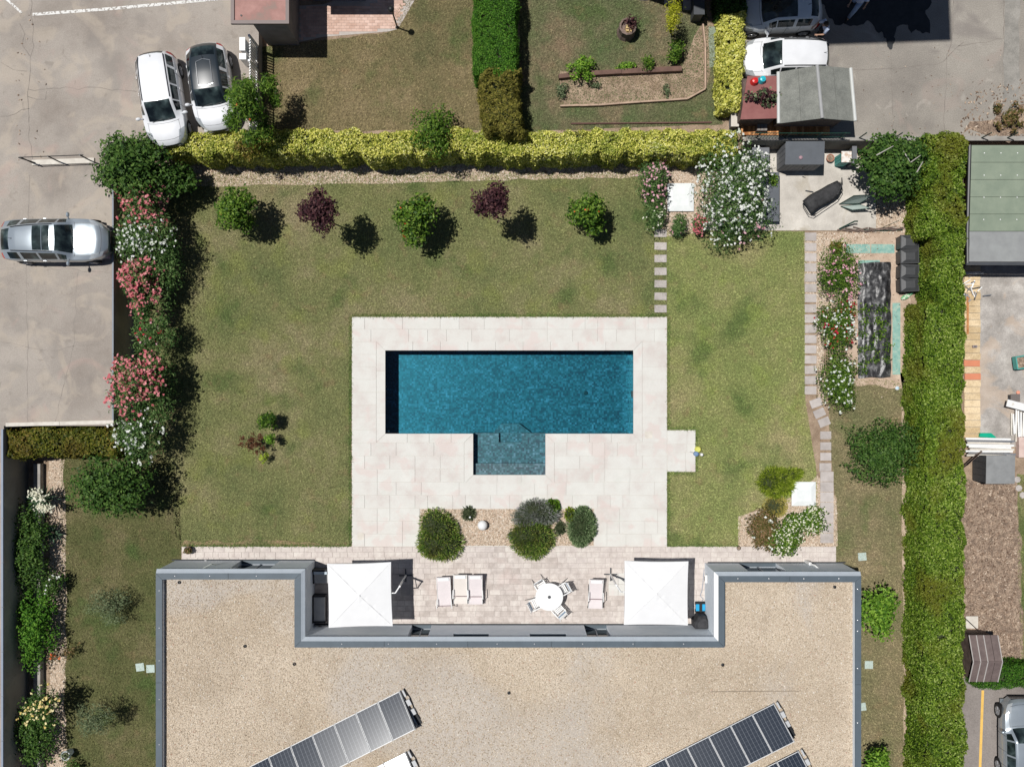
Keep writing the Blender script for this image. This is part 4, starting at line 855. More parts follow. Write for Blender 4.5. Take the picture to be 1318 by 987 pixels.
# shaded ivy / shrubs along the far left wall
plant('climbing_shrub', 'upper shrub of the shaded strip, dark leaves against the far left wall', 'shrub', 34, 712, 28, 58, .1, 1.4, F_DARK, n=5200, leaf=.06, k=16, zc=1.1, small=.34)
plant('climbing_shrub', 'vivid green shrub midway down the shaded strip', 'shrub', 40, 812, 25, 50, .1, 1.5, F_THUJA, n=4200, leaf=.06, k=11, zc=1.4, small=.4)
plant('climbing_shrub', 'lowest dark green shrub of the shaded strip near the bottom left corner', 'shrub', 38, 950, 27, 44, .1, 1.4, F_DARK, n=3200, leaf=.06, k=11, zc=1.4, small=.4)
plant('rose_bush', 'small white rose bush on the left gravel strip', 'rose bush', 69, 752, 16, 16, .2, 1.1, F_DARK, n=900, leaf=.05, k=7, flowers=[(B_WHITE, 9, .05)])
plant('rose_bush', 'pale yellow flowering rose tree near the bottom left', 'rose bush', 53, 908, 23, 25, 1.0, 2.2, F_DARK, n=1500, leaf=.055, k=8, zc=1.8, foot=(75, 895), flowers=[(B_YELL, 85, .055)])
plant('rose_bush', 'little orange rose on the left gravel strip', 'rose bush', 72, 844, 10, 7, .2, .9, F_ROSEB, n=180, leaf=.04, k=5, trunk=.012, flowers=[(B_ORNG, 6, .045)], spread=.9, small=.3)
plant('twiggy_shrub', 'thin brownish shrub beside the little orange rose', 'shrub', 92, 838, 14, 8, .1, .7, F_ROSEB, n=260, leaf=.04, k=7, trunk=.012, spread=.95, small=.25)
plant('olive_shrub', 'grey green shrub in the left side lawn, upper of two', 'shrub', 141, 780, 32, 24, .2, 1.4, F_GREY, n=2000, leaf=.05, aspect=.3, k=10, small=.35, inner=.5)
plant('olive_shrub', 'grey green shrub in the left side lawn, lower of two with the longer shadow', 'shrub', 124, 925, 30, 22, .8, 2.2, F_GREY, n=1800, leaf=.05, aspect=.3, k=10, small=.35, inner=.5, foot=(142, 918))
plant('ground_shrub', 'low dark shrub at the bottom left, under the white urn', 'shrub', 92, 992, 16, 12, .1, .8, F_DARK, n=500, leaf=.05, k=6)
# yuccas with leaves as parts
def yucca(label, px, py, n_, ln, z, base_z=0, grp=None, flowers=0):
    c = P(px, py, base_z); root = thing('yucca', label, 'yucca', c); rd = random.Random(int(px))
    for i in range(n_):
        a = 2*pi*i*.382+rd.uniform(-.2, .2); el = .15+.9*(i/n_); l = ln*rd.uniform(.75, 1.1); w_ = .035
        d = Vector((cos(a)*cos(el), sin(a)*cos(el), sin(el))); s = Vector((-sin(a), cos(a), 0))*w_; o = Vector((c[0], c[1], base_z+z*rd.uniform(.3, .6)))
        m = MB(); p1, p2 = o+d*l*.5, o+d*l-Vector((0, 0, .12*l))
        m.add([o-s*.6, o+s*.6, p1+s, p1-s, p2, p1+Vector((0, 0, -.02)), o+Vector((0, 0, -.03))], [(0, 3, 5, 6), (6, 5, 2, 1), (3, 4, 5), (5, 4, 2)]); m.build('leaf', YUC, root)
    MB().tube([(c[0], c[1], base_z-.02), (c[0], c[1], base_z+z*.6)], .06, 7).build('trunk', BARK, root)
    if flowers:
        for k in range(flowers):
            fx = P(px-13-6*(k // 2)+(9 if k % 2 else 0), py-2+(16 if k % 2 else 3)-(7 if k == 2 else 0), base_z+z)
            q = np.array(fx)+rng.normal(0, 1, (60, 3))*np.array([.16, .09, .08])
            o_ = np_mesh('blossoms', leaf_quads(q, rng.normal(0, .4, (60, 3))+np.array([0, 0, 1]), .05, .7), 4, B_CREAM, root, rng.random(60)); o_['kind'] = 'stuff'
            MB().tube([(c[0], c[1], base_z+z*.5), tuple(fx)], .015, 5).build('flower_stalk', F_GREY, root)
YUC = noisy('yucca_leaf', [(.3, (.04, .08, .04)), (.7, (.12, .19, .12))], scale=5, rough=.5)
yucca('blue green yucca with cream flower plumes in the shaded left strip', 64, 640, 46, .85, 1.3, flowers=4)
yucca('smaller yucca below the flowering one, on the left gravel', 72, 684, 26, .6, .5)
# centre bed between terrace and pool
def spiky(name, label, cat, px, py, rpx, rpy, z1, mat, n=2400, ln=.11, lobes=None, base_z=.02, asp=.18):
    cx, cy, _ = P(px, py, z1*.5); root = thing(name, label, cat, (cx, cy, base_z)); kk = (1-z1*.5/CAMH)/S
    Ls = [(cx+a*rpx*kk, cy+b*rpy*kk, 0, rpx*kk*s, rpy*kk*s, z1*h) for (a, b, s, h) in (lobes or [(0, 0, 1, 1)])]
    C, d = blob_points(Ls, n, .1, .12); d[:, 2] = np.abs(d[:, 2]); C[:, 2] = np.abs(C[:, 2])+base_z
    t = d+np.array([0, 0, .35])+rng.normal(0, .22, d.shape); t /= np.linalg.norm(t, axis=1, keepdims=True)
    s = np.cross(t, rng.normal(size=t.shape)); s /= np.linalg.norm(s, axis=1, keepdims=True); l = (ln*rng.uniform(.6, 1.4, n))[:, None]
    V = np.stack([C-t*l*.6, C-s*l*asp+t*l*.1, C+t*l, C+s*l*asp+t*l*.1], 1); np_mesh('foliage', V, 4, mat, root, rng.random(n))
    V2 = np.stack([C-t*l*.6, C-np.cross(s, t)*l*asp, C+t*l, C+np.cross(s, t)*l*asp], 1); np_mesh('foliage', V2, 4, mat, root, rng.random(n))
    m = MB()
    for L_ in Ls: m.ball((L_[0], L_[1], base_z), L_[3]*.86, 14, 1, L_[4]/L_[3], L_[5]/L_[3]*.86)
    m.build('stem', TWIG, root, smooth=True)
    return root
spiky('juniper_shrub', 'left spiky green mound shrub in the gravel bed by the pool', 'shrub', 565, 688, 33, 33, .95, F_SPIKE, n=5200, ln=.085, lobes=[(-.12, -.3, .72, 1), (.25, -.35, .7, .9), (-.15, .3, .66, 1), (.05, .1, .7, 1.05), (-.3, -.35, .6, .8)])
spiky('juniper_shrub', 'middle spiky green mound shrub, in front of the lavender', 'shrub', 685, 693, 31, 29, .9, F_SPIKE, n=4800, ln=.085, lobes=[(-.25, 0, .72, 1), (.28, 0, .7, .95), (0, -.25, .72, .9), (0, .1, .75, 1)])
spiky('lavender', 'grey violet lavender mound at the pool side of the gravel bed', 'lavender', 690, 662, 33, 21, .75, F_LAV, n=3600, ln=.1, lobes=[(-.35, -.2, .6, .9), (.3, 0, .65, 1), (0, .2, .7, 1)], asp=.1)
spiky('box_ball', 'small round dark green ball shrub right of the lavender', 'shrub', 711, 653, 10, 10, .55, F_BRIGHT, n=700, ln=.06, asp=.4)
spiky('rounded_shrub', 'rounded grey green shrub at the right end of the gravel bed', 'shrub', 749, 678, 22, 28, .8, F_GREYL, n=3800, ln=.065, lobes=[(0, 0, .85, 1), (.1, .3, .6, .9), (-.1, -.35, .6, .9)], asp=.3)
spiky('low_shrub', 'small yellow green tuft left of the rounded grey green shrub', 'shrub', 734, 662, 7, 9, .4, F_LIME, n=260, ln=.06, asp=.4)
spiky('low_shrub', 'tiny green tuft between lavender and rounded shrub', 'shrub', 721, 680, 7, 9, .3, F_GREY, n=200, ln=.07, asp=.3)
spiky('herb_tuft', 'wispy grey tuft left of the white globe lamp', 'herb', 603, 661, 9, 9, .35, F_GREY, n=260, ln=.09, asp=.15)
spiky('herb_tuft', 'thin silvery tuft right of the white globe lamp', 'herb', 661, 689, 8, 7, .25, F_LAV, n=130, ln=.09, asp=.12)
# right bed
spiky('grass_clump', 'bright lime green grass clump beside the white plinth tile', 'ornamental grass', 1006, 619, 29, 23, .6, F_LIME, n=4200, ln=.14, lobes=[(-.45, -.1, .6, 1), (0, .05, .6, .9), (-.35, .25, .5, .8), (.45, .3, .4, .7), (.1, -.3, .5, .8), (.75, .42, .25, .5), (-.25, -.55, .4, .6)], asp=.1)
spiky('ground_cover', 'yellowish low ground cover between lime grass and rose bushes', 'ground cover', 998, 652, 16, 14, .14, F_GOLD, n=900, ln=.06, asp=.3)
plant('rose_bush', 'brownish rose bush with few white flowers beside the terrace corner', 'rose bush', 983, 683, 23, 27, .2, 1.0, F_ROSEB, n=2600, leaf=.05, k=10, flowers=[(B_WHITE, 8, .06)], small=.35, inner=.5)
plant('daisy_bush', 'white daisy-like flowering bush against the rose bush, lower half', 'flower bush', 1012, 690, 25, 24, .15, 1.0, F_CITRUS, n=3200, leaf=.05, k=10, flowers=[(B_CREAM, 230, .035)], small=.45)
plant('daisy_bush', 'white flowering bush directly below the white plinth tile', 'flower bush', 1039, 669, 24, 17, .15, .9, F_CITRUS, n=2600, leaf=.05, k=9, flowers=[(B_CREAM, 180, .035)], small=.45)
plant('viburnum_bush', 'dark green rounded bush in the dry lawn against the right hedge', 'bush', 1137, 580, 47, 42, .3, 2.2, F_DARK, n=5200, leaf=.06, k=14, zc=1.3, small=.36)
plant('hydrangea_bush', 'vivid green bush beside the right house wall', 'bush', 1134, 787, 23, 31, .6, 2.1, F_BRIGHT, n=1600, leaf=.085, k=9, zc=1.6, foot=(1124, 783), small=.42)
plant('hydrangea_bush', 'vivid green bush cut by the bottom edge right of the house', 'bush', 1132, 982, 18, 18, .5, 1.8, F_BRIGHT, n=900, leaf=.08, k=7, zc=1.3)
plant('fig_tree', 'spreading fig tree with bare grey branches above the patio', 'tree', 1153, 213, 46, 40, .8, 3.6, F_DARK, n=7000, leaf=.075, aspect=.6, k=16, zc=2.6, trunk=.08, foot=(1140, 240), tmat=flat('pale_fig_bark', (.32, .3, .27), rough=.8), small=.36)
fig = [o for o in COL.objects if o.name.startswith('fig_tree')][0]; BBK = flat('bare_branch', (.4, .37, .34), rough=.8)
for a, b in (((1128, 200), (1150, 188)), ((1168, 212), (1185, 200)), ((1163, 195), (1171, 208)), ((1180, 222), (1188, 208))): MB().tube([P(a[0], a[1], 3.4), P(b[0], b[1], 3.6)], .03, 5, .015).build('branch', BBK, fig)
plant('oleander', 'huge white flowering oleander between plinth tile and garden shed', 'oleander', 945, 238, 48, 54, .4, 3.0, F_OLEA, n=7000, leaf=.07, aspect=.28, k=15, zc=1.8, trunk=.06, foot=(940, 250), small=.38, flowers=[(B_WHITE, 520, .055)])
plant('oleander', 'white and pink skirt of oleander below the huge white one', 'oleander', 945, 290, 45, 29, .2, 1.7, F_OLEA, n=3200, leaf=.065, aspect=.28, k=11, zc=1.0, flowers=[(B_WHITE, 120, .05), (B_LPINK, 35, .05)])
plant('oleander', 'pink dotted oleander column left of the white plinth tile', 'oleander', 842, 232, 19, 33, .3, 1.9, F_OLEA, n=2400, leaf=.065, aspect=.28, k=10, zc=1.2, flowers=[(B_LPINK, 120, .05)])
plant('oleander', 'lower green end of the pink oleander column with cream flowers', 'oleander', 844, 276, 15, 22, .2, 1.3, F_OLEA, n=1300, leaf=.06, aspect=.28, k=8, zc=.8, flowers=[(B_CREAM, 26, .04)])
plant('oleander', 'low green shrub below the white plinth tile with single red flower', 'oleander', 873, 291, 14, 14, .2, 1.1, F_OLEA, n=900, leaf=.06, aspect=.3, k=7, zc=.7, flowers=[(B_LPINK, 7, .04)])
plant('oleander', 'small bright pink oleander between the low shrub and the huge white one', 'oleander', 901, 288, 12, 13, .2, 1.2, F_OLEA, n=700, leaf=.055, aspect=.3, k=7, zc=.8, flowers=[(B_PINK, 81, 0.050)])
plant('rose_bush', 'upper pink rose bush left of the black mulch bed', 'rose bush', 1079, 353, 27, 38, .3, 1.6, F_CITRUS, n=4200, leaf=.055, aspect=.35, k=11, flowers=[(B_LPINK, 130, .045)], small=.4)
plant('rose_bush', 'middle rose bush with white and red flowers beside the black mulch bed', 'rose bush', 1078, 418, 27, 36, .3, 1.5, F_CITRUS, n=4000, leaf=.055, aspect=.35, k=11, flowers=[(B_WHITE, 100, .05), (B_RED, 70, .045)], small=.4)
plant('rose_bush', 'lowest rose bush with white flowers at the foot of the black mulch bed', 'rose bush', 1080, 489, 24, 37, .3, 1.4, F_CITRUS, n=3800, leaf=.055, aspect=.35, k=11, flowers=[(B_WHITE, 80, .05)], small=.4)
plant('cypress_shrub', 'little brown green pointed shrub above the pink rose bush', 'shrub', 1077, 318, 8, 9, .2, 1.2, F_BROWNT, n=400, leaf=.05, k=5)
# neighbour garden
plant('golden_conifer', 'golden yellow egg-shaped conifer in the neighbour garden', 'conifer', 865, 26, 10, 19, .2, 3.0, F_CON, n=1500, leaf=.045, aspect=.3, k=7, zc=ZN+1.7, base_z=ZN, foot=(868, 47), spread=.35, small=.75)
plant('vegetable_plant', 'leafy bush growing over the log edging, left side', 'plant', 748, 88, 15, 14, .1, 1.0, F_BRIGHT, n=700, leaf=.06, k=8, base_z=ZN, small=.35, spread=.8)
plant('vegetable_plant', 'green bush between golden conifer and log edging', 'plant', 870, 68, 12, 13, .1, 1.0, F_CITRUS, n=700, leaf=.055, k=7, base_z=ZN)
plant('vegetable_plant', 'small bush at the middle of the log edging', 'plant', 834, 82, 9, 8, .1, .6, F_CITRUS, n=350, leaf=.05, k=6, base_z=ZN)
plant('vegetable_plant', 'low green herbs left of the middle bush on the log edging', 'plant', 808, 86, 14, 5, .05, .3, F_BRIGHT, n=350, leaf=.05, k=7, base_z=ZN, trunk=0)
plant('vegetable_plant', 'pale weed at the left end of the vegetable bed', 'plant', 722, 118, 9, 9, .05, .4, F_GREY, n=300, leaf=.05, k=6, base_z=ZN, trunk=0)
plant('vegetable_plant', 'weed tuft in the bare soil, lower right', 'plant', 858, 118, 6, 8, .03, .25, F_GREY, n=140, leaf=.05, k=5, base_z=ZN, trunk=0)
plant('vegetable_plant', 'weed tuft in the bare soil, lower left beside the log', 'plant', 768, 110, 8, 4, .03, .25, F_GREY, n=120, leaf=.045, k=5, base_z=ZN, trunk=0)
plant('lower_shrub', 'dark shrub at the lower end of the short pale yellow hedge', 'shrub', 944, 130, 12, 14, .1, 1.2, F_DARK, n=900, leaf=.055, k=7, base_z=ZN)
plant('red_leaf_shrub', 'dark reddish trailing shrub over the red shed roof', 'shrub', 984, 124, 20, 9, 1.2, 2.3, F_PLUM, n=600, leaf=.06, k=9, base_z=ZN, zc=ZN+1.9, foot=(945, 130), small=.25, spread=.85, flowers=[(F_GREY, 90, .05)])
hedge('conifer_hedge', 'dark green clipped hedge between brown shed and lower car park', 'hedge', (1258, 1345, 857, 886), 1.2, F_THUJA, n=1100, leaf=.045, wob=.12, zvar=.08, seed=9, aspect=.35)
hedge('shaded_hedge', 'dark hedge end in the building shadow at the top edge', 'hedge', (925, 960, -50, 14), 1.3, F_DARK, base_z=ZN, n=500, leaf=.06, seed=10)
plant('dry_weeds', 'dry brown weeds along the right edge of the asphalt yard', 'weeds', 1300, 152, 17, 18, .05, .5, F_ROSEB, n=700, leaf=.07, k=12, base_z=ZN, trunk=0, small=.25, spread=.95, inner=.6)
# ================= CARS =================
def pchip(xs, ys, q):
    xs, ys = np.array(xs, float), np.array(ys, float); h = np.diff(xs); d = np.diff(ys)/h; m = np.zeros(len(xs))
    for i in range(1, len(xs)-1):
        if d[i-1]*d[i] > 0: m[i] = 2*d[i-1]*d[i]/(d[i-1]+d[i])
    m[0] = d[0]; m[-1] = d[-1]; i = np.clip(np.searchsorted(xs, q)-1, 0, len(h)-1); t = (q-xs[i])/h[i]
    return (2*t**3-3*t**2+1)*ys[i]+(t**3-2*t**2+t)*h[i]*m[i]+(-2*t**3+3*t**2)*ys[i+1]+(t**3-t**2)*h[i]*m[i+1]
def paint(name, c, rough=.28, metal=0.0):
    m, n, b, N, L = newmat(name); b.inputs['Base Color'].default_value = (*c, 1); b.inputs['Roughness'].default_value = rough
    b.inputs['Metallic'].default_value = metal; b.inputs['Coat Weight'].default_value = .8; b.inputs['Coat Roughness'].default_value = .04
    tc = N('TexCoord'); t = N('TexNoise'); t.inputs['Scale'].default_value = 2.5; t.inputs['Detail'].default_value = 6; L(tc.outputs['Object'], t.inputs['Vector'])
    r = ramp(N, [(.35, tuple(x*.93 for x in c)), (.65, c)]); L(t.outputs['Fac'], r.inputs[0]); L(r.outputs[0], b.inputs['Base Color'])
    return m
CARW = paint('white_car_paint', (.76, .77, .79)); CARS_ = paint('silver_car_paint', (.40, .45, .49), .3, .5); CARSH = paint('pearl_white_car_paint', (.7, .73, .74))
CARB = paint('black_car_roof', (.02, .028, .035))
def glassmat():
    m, n, b, N, L = newmat('tinted_car_glass'); tc = N('TexCoord'); t = N('TexNoise'); t.inputs['Scale'].default_value = 2.2; t.inputs['Detail'].default_value = 4; L(tc.outputs['Object'], t.inputs['Vector'])
    r = ramp(N, [(.4, (.006, .009, .01)), (.6, (.03, .045, .045)), (.72, (.09, .12, .12))]); L(t.outputs['Fac'], r.inputs[0]); L(r.outputs[0], b.inputs['Base Color'])
    b.inputs['Roughness'].default_value = .05; b.inputs['Specular IOR Level'].default_value = .6; return m
CGL = glassmat(); LAMPR = flat('red_tail_lamp', (.4, .01, .012), rough=.15); LAMPW = flat('clear_headlamp', (.5, .53, .55), rough=.08, metal=.3); RIM = flat('alloy_rim', (.4, .41, .43), rough=.35, metal=.6)
def car(label, ctr, heading, L_, W_, H_, st, tw, tr, ts, mat, roofmat=None, base_z=0, pillars=(), rails=True, sunroof=None, door_t=(.36, .56, .74), glasstop=None, name='parked_car', group=None, wheels=(.18, .80)):
    """st rows: t(front 0..rear 1), half width, shoulder z, y of roof edge, z of roof edge, z centre"""
    root = thing(name, label, 'car', (ctr[0], ctr[1], base_z), rz=heading, group=group)
    keys = sorted(set([r[0] for r in st]+list(tw)+list(tr)+list(ts)+[p for pr in pillars for p in pr]+[.02, .11, .955]))
    ts_ = []
    for a, b in zip(keys[:-1], keys[1:]):
        k = max(1, int(round((b-a)/.022))); ts_ += [a+(b-a)*i/k for i in range(k)]
    ts_ = np.array(ts_+[keys[-1]]); A = np.array(st); I = lambda c: pchip(A[:, 0], A[:, c], ts_)
    hw, zs, yr, zr, zc = [I(c) for c in range(1, 6)]
    V = []; tt = []
    for i in range(len(ts_)):
        x = L_/2-ts_[i]*L_; h, s, r, z, c = hw[i]*W_/2, zs[i]*H_, yr[i]*W_/2, zr[i]*H_, zc[i]*H_
        half = [(h*.90, .2), (h*.985, .34), (h, .55 if s > .65 else s*.8), (h*.975, s), (h*.975*.88+r*.12, s*.88+z*.12), (h*.975*.1+r*.9, s*.1+z*.9), (r*.97, z+(c-z)*.12), (r*.86, z+(c-z)*.4), (r*.5, z+(c-z)*.82)]
        sh_ = lambda y: x-.34*(abs(y)/(W_/2))**2.6*(1-2*ts_[i])*(1 if ts_[i] < .5 else .7)
        V.append([(sh_(y), y, zz) for y, zz in half]+[(x, 0, c)]+[(sh_(y), -y, zz) for y, zz in half[::-1]])
    M_ = 19; groups = {}
    def put(g, i, j): groups.setdefault(g, []).append((i, j))
    for i in range(len(ts_)-1):
        t = (ts_[i]+ts_[i+1])/2
        for j in range(M_-1):
            jj = j if j < 9 else 17-j; side = 0 if j < 9 else 1; g = 'body'
            inner = jj >= 7
            if tw[0] < t < tw[1] and jj >= 7: g = 'windshield'
            elif tr[0] < t < tr[1] and jj >= 7: g = 'rear_window'
            elif jj == 4 and ts[0] < t < ts[1] and not any(a < t < b for a, b in pillars): g = 'side_window%d' % side
            elif tw[1] < t < tr[0] and jj >= 5: g = 'roof'
            elif .02 < t < .11 and jj in (3, 4, 5, 6) and hw[i] > .6: g = 'headlight%d' % side
            elif t > .955 and jj in (2, 3, 4): g = 'tail_light%d' % side
            if glasstop and glasstop[0] < t < glasstop[1] and jj >= 7: g = 'glass_roof'
            if roofmat and jj >= 5 and t > tw[0] and g == 'body' and t < .975: g = 'roof'
            put(g, i, j)
    mats = dict(body=mat, windshield=CGL, rear_window=CGL, roof=roofmat or mat, glass_roof=CGL)
    for g, cells in groups.items():
        nm = g.rstrip('01'); mt = mats.get(g) or (CGL if 'window' in g else LAMPW if 'head' in g else LAMPR)
        idx = {}; vs = []; fs = []
        for (i, j) in cells:
            f = []
            for (a, b) in ((i, j), (i+1, j), (i+1, j+1), (i, j+1)):
                if (a, b) not in idx: idx[(a, b)] = len(vs); vs.append(V[a][b])
                f.append(idx[(a, b)])
            fs.append(tuple(f[::-1]))
        m = MB(); m.v = vs; m.f = fs
        if g == 'body':
            for e in (0, len(ts_)-1):
                n0 = len(m.v); m.v += V[e]; m.f.append(tuple(range(n0, n0+M_)) if e else tuple(range(n0+M_-1, n0-1, -1)))
            m.bb(-L_*.46, L_*.46, -W_*.4, W_*.4, .16, .2)
        m.build(nm, mt, root, world=False, smooth=True)
    for wx in wheels:
        for sg in (1, -1):
            x = L_/2-wx*L_; yo = sg*(W_/2-.11); i = int(np.argmin(abs(ts_-wx)))
            tyre = MB(); tyre.tube([(x, yo-sg*.1, .32), (x, yo+sg*.115, .32)], .32, 22); o = tyre.build('wheel', RUBBER, root, world=False)
            rm = MB(); rm.tube([(x, yo+sg*.116, .32), (x, yo+sg*.12, .32)], .2, 18)
            for k in range(5): a = 2*pi*k/5; rm.tube([(x, yo+sg*.122, .32), (x+.19*cos(a), yo+sg*.122, .32+.19*sin(a))], .028, 5)
            rm.build('rim', RIM, o, world=False)
    MB()
    i = int(np.argmin(abs(ts_-(tw[0]+tw[1])/2-0.0))); xm = L_/2-ts_[i]*L_+.12
    for sg in (1, -1):
        hh = hw[i]*W_/2
        m = MB(); m.ball((xm, sg*(hh+.13), zs[i]*H_+.1), .1, 10, .75, 1.15, .8); m.tube([(xm, sg*(hh-.05), zs[i]*H_+.03), (xm, sg*(hh+.1), zs[i]*H_+.09)], .03, 6); m.build('wing_mirror', mat, root, world=False, smooth=True)
        for dt in door_t[1:]:
            k = int(np.argmin(abs(ts_-dt))); MB().box((L_/2-dt*L_, sg*(hw[k]*W_/2*.98+.012), zs[k]*H_-.06), (.12, .02, .025)).build('door_handle', mat, root, world=False)
        if rails:
            a = int(np.argmin(abs(ts_-(tw[1]+.03)))); b = int(np.argmin(abs(ts_-(tr[0]-.03)))); pts = [(L_/2-ts_[k]*L_, sg*(yr[k]*W_/2*.93), (zr[k]*.8+zc[k]*.2)*H_+.03) for k in np.linspace(a, b, 8).astype(int)]
            MB().tube(pts, .018, 6).build('roof_rail', BLACK, root, world=False)
    # wipers, antenna, plate, seams, grille
    k = int(np.argmin(abs(ts_-tw[0]))); xw = L_/2-tw[0]*L_
    for y0, y1 in ((-.5, .05), (.02, .55)): MB().tube([(xw+.0, y0*W_/2, zc[k]*H_+.0), (xw-.08, y1*W_/2, zc[k]*H_+.05)], .009, 5).build('wiper', BLACK, root, world=False)
    k = int(np.argmin(abs(ts_-(tr[0]-.05)))); MB().tube([(L_/2-ts_[k]*L_, 0, zc[k]*H_-.01), (L_/2-ts_[k]*L_-.12, 0, zc[k]*H_+.09)], .012, 6, .006).build('antenna', BLACK, root, world=False)
    def seam(t0, s0, s1):      # thin dark gap across the bonnet / tailgate
        k = int(np.argmin(abs(ts_-t0))); q = [Vector(v)+Vector((0, 0, .003)) for v in V[k][s0:s1]]; MB().tube(q, .007, 4).build('panel_seam', BLACK, root, world=False)
    seam(max(.035, tw[0]*.16), 6, 13); seam(tw[0]-.012, 5, 14)
    for sg in (0, 1):
        k0 = int(np.argmin(abs(ts_-.06))); k1 = int(np.argmin(abs(ts_-(tw[0]-.012)))); jx = 6 if sg == 0 else 12
        MB().tube([Vector(V[k][jx])+Vector((0, 0, .003)) for k in range(k0, k1+1)], .006, 4).build('panel_seam', BLACK, root, world=False)
        for dt in door_t:
            k = int(np.argmin(abs(ts_-dt))); q = [V[k][j] if sg == 0 else V[k][18-j] for j in (1, 2, 3, 4)]
            MB().tube([Vector(v)+Vector((0, .003 if sg == 0 else -.003, 0)) for v in q], .006, 4).build('panel_seam', BLACK, root, world=False)
    MB().box((L_/2+.003, 0, .42), (.02, W_*.5, .16)).build('grille', BLACK, root, world=False); MB().box((-L_/2-.003, 0, .5), (.02, .5, .11)).build('number_plate', WHITE, root, world=False)
    if sunroof:
        k0, k1 = [int(np.argmin(abs(ts_-q))) for q in sunroof]; up = Vector((0, 0, .012))
        if glasstop: km = (k0+k1)//2; MB().tube([Vector(V[km][q_])+up*.5 for q_ in range(7, 12)], .016, 5).build('sunroof_bar', mat, root, world=False)
        else:
            ring = [Vector(V[k][8])+up for k in range(k0, k1+1)]+[Vector(V[k1+1][9])+up]+[Vector(V[k][10])+up for k in range(k1, k0-1, -1)]+[Vector(V[k0-1][9])+up]; ring.append(ring[0]); MB().tube(ring, .016, 5).build('roof_trim', CHROME, root, world=False)
    return root
def ang(px1, py1, px2, py2): return math.atan2(-(py2-py1), px2-px1)
MPV = [(0, .55, .42, .45, .43, .44), (.02, .78, .47, .62, .50, .51), (.07, .93, .54, .74, .57, .59), (.14, .985, .585, .78, .61, .635), (.235, 1, .63, .76, .66, .685), (.30, 1, .65, .74, .77, .81), (.42, 1, .655, .72, .955, .99), (.6, 1, .66, .71, .97, 1.0), (.82, .99, .665, .69, .94, .975), (.93, .96, .66, .65, .88, .91), (.97, .93, .64, .66, .74, .76), (1.0, .82, .5, .62, .55, .56)]
HATCH = [(0, .5, .42, .4, .43, .44), (.02, .74, .48, .6, .5, .52), (.07, .91, .56, .72, .59, .62), (.14, .975, .60, .78, .63, .66), (.25, 1, .64, .77, .68, .71), (.33, 1, .655, .745, .82, .86), (.42, 1, .66, .72, .955, .99), (.6, 1, .67, .7, .965, 1.0), (.8, .99, .675, .66, .92, .96), (.92, .955, .67, .62, .80, .83), (.97, .9, .64, .6, .68, .70), (1.0, .76, .5, .55, .54, .55)]
SUV = [(0, .5, .46, .4, .47, .48), (.02, .76, .52, .6, .54, .56), (.07, .93, .6, .76, .63, .655), (.14, .985, .625, .8, .655, .685), (.285, 1, .66, .78, .69, .72), (.34, 1, .67, .745, .81, .85), (.42, 1, .675, .69, .955, .985), (.58, 1, .68, .665, .965, 1.0), (.78, .985, .685, .61, .90, .94), (.86, .965, .685, .58, .83, .87), (.955, .9, .67, .56, .70, .72), (.98, .88, .6, .6, .63, .64), (1.0, .78, .5, .55, .52, .53)]
G_C = 'white cars parked side by side in the upper left'
def cp_(px, py, z): x, y, _ = P(px, py, z); return (x, y)
car('white compact car with white roof, left one of the two parked nose to the hedge', cp_(208, 127, ZP+.75), ang(200, 67, 217, 178), 4.0, 1.74, 1.52, MPV, (.235, .42), (.93, .97), (.30, .93), CARW, base_z=ZP, pillars=((.40, .415), (.58, .6), (.78, .81)), group=G_C)
car('white hatchback with black roof, right one of the two parked nose to the hedge', cp_(272, 112, ZP+.7), ang(266, 57, 281, 168), 3.72, 1.74, 1.5, HATCH, (.25, .42), (.8, .92), (.31, .9), CARW, roofmat=CARB, base_z=ZP, pillars=((.4, .42), (.62, .66)), rails=False, sunroof=(.47, .74), group=G_C)
car('silver sport utility car with dark sunroof, nose under the white oleander', cp_(71, 310, ZP+.7), R(0.5), 4.6, 1.8, 1.6, SUV, (.285, .42), (.86, .955), (.33, .9), CARS_, base_z=ZP, pillars=((.4, .42), (.58, .6), (.76, .79)), glasstop=(.475, .63), sunroof=(.475, .63))
car('small pearl white car with dark glass roof, shaded at the top edge', cp_(1004, 16, ZN+.7), R(182), 3.6, 1.66, 1.5, HATCH, (.25, .42), (.82, .92), (.31, .86), CARSH, base_z=ZN, pillars=((.4, .415), (.63, .67)), rails=False, glasstop=(.42, .66))
car('white compact van-like car in the sun beside the grey pitched roof', cp_(1009, 76, ZN+.75), R(180), 3.85, 1.68, 1.6, MPV, (.235, .42), (.93, .97), (.30, .93), CARW, base_z=ZN, pillars=((.40, .415), (.58, .6), (.78, .81)))
car('silver saloon car cut by the right edge on the lower car park', (P(1303, 0)[0]+.05, P(0, 950)[1]), R(90), 4.1, 1.8, 1.45, SUV, (.285, .42), (.86, .955), (.33, .88), CARS_, base_z=.02, pillars=((.4, .42), (.58, .6)), rails=False, wheels=(.16, .76))

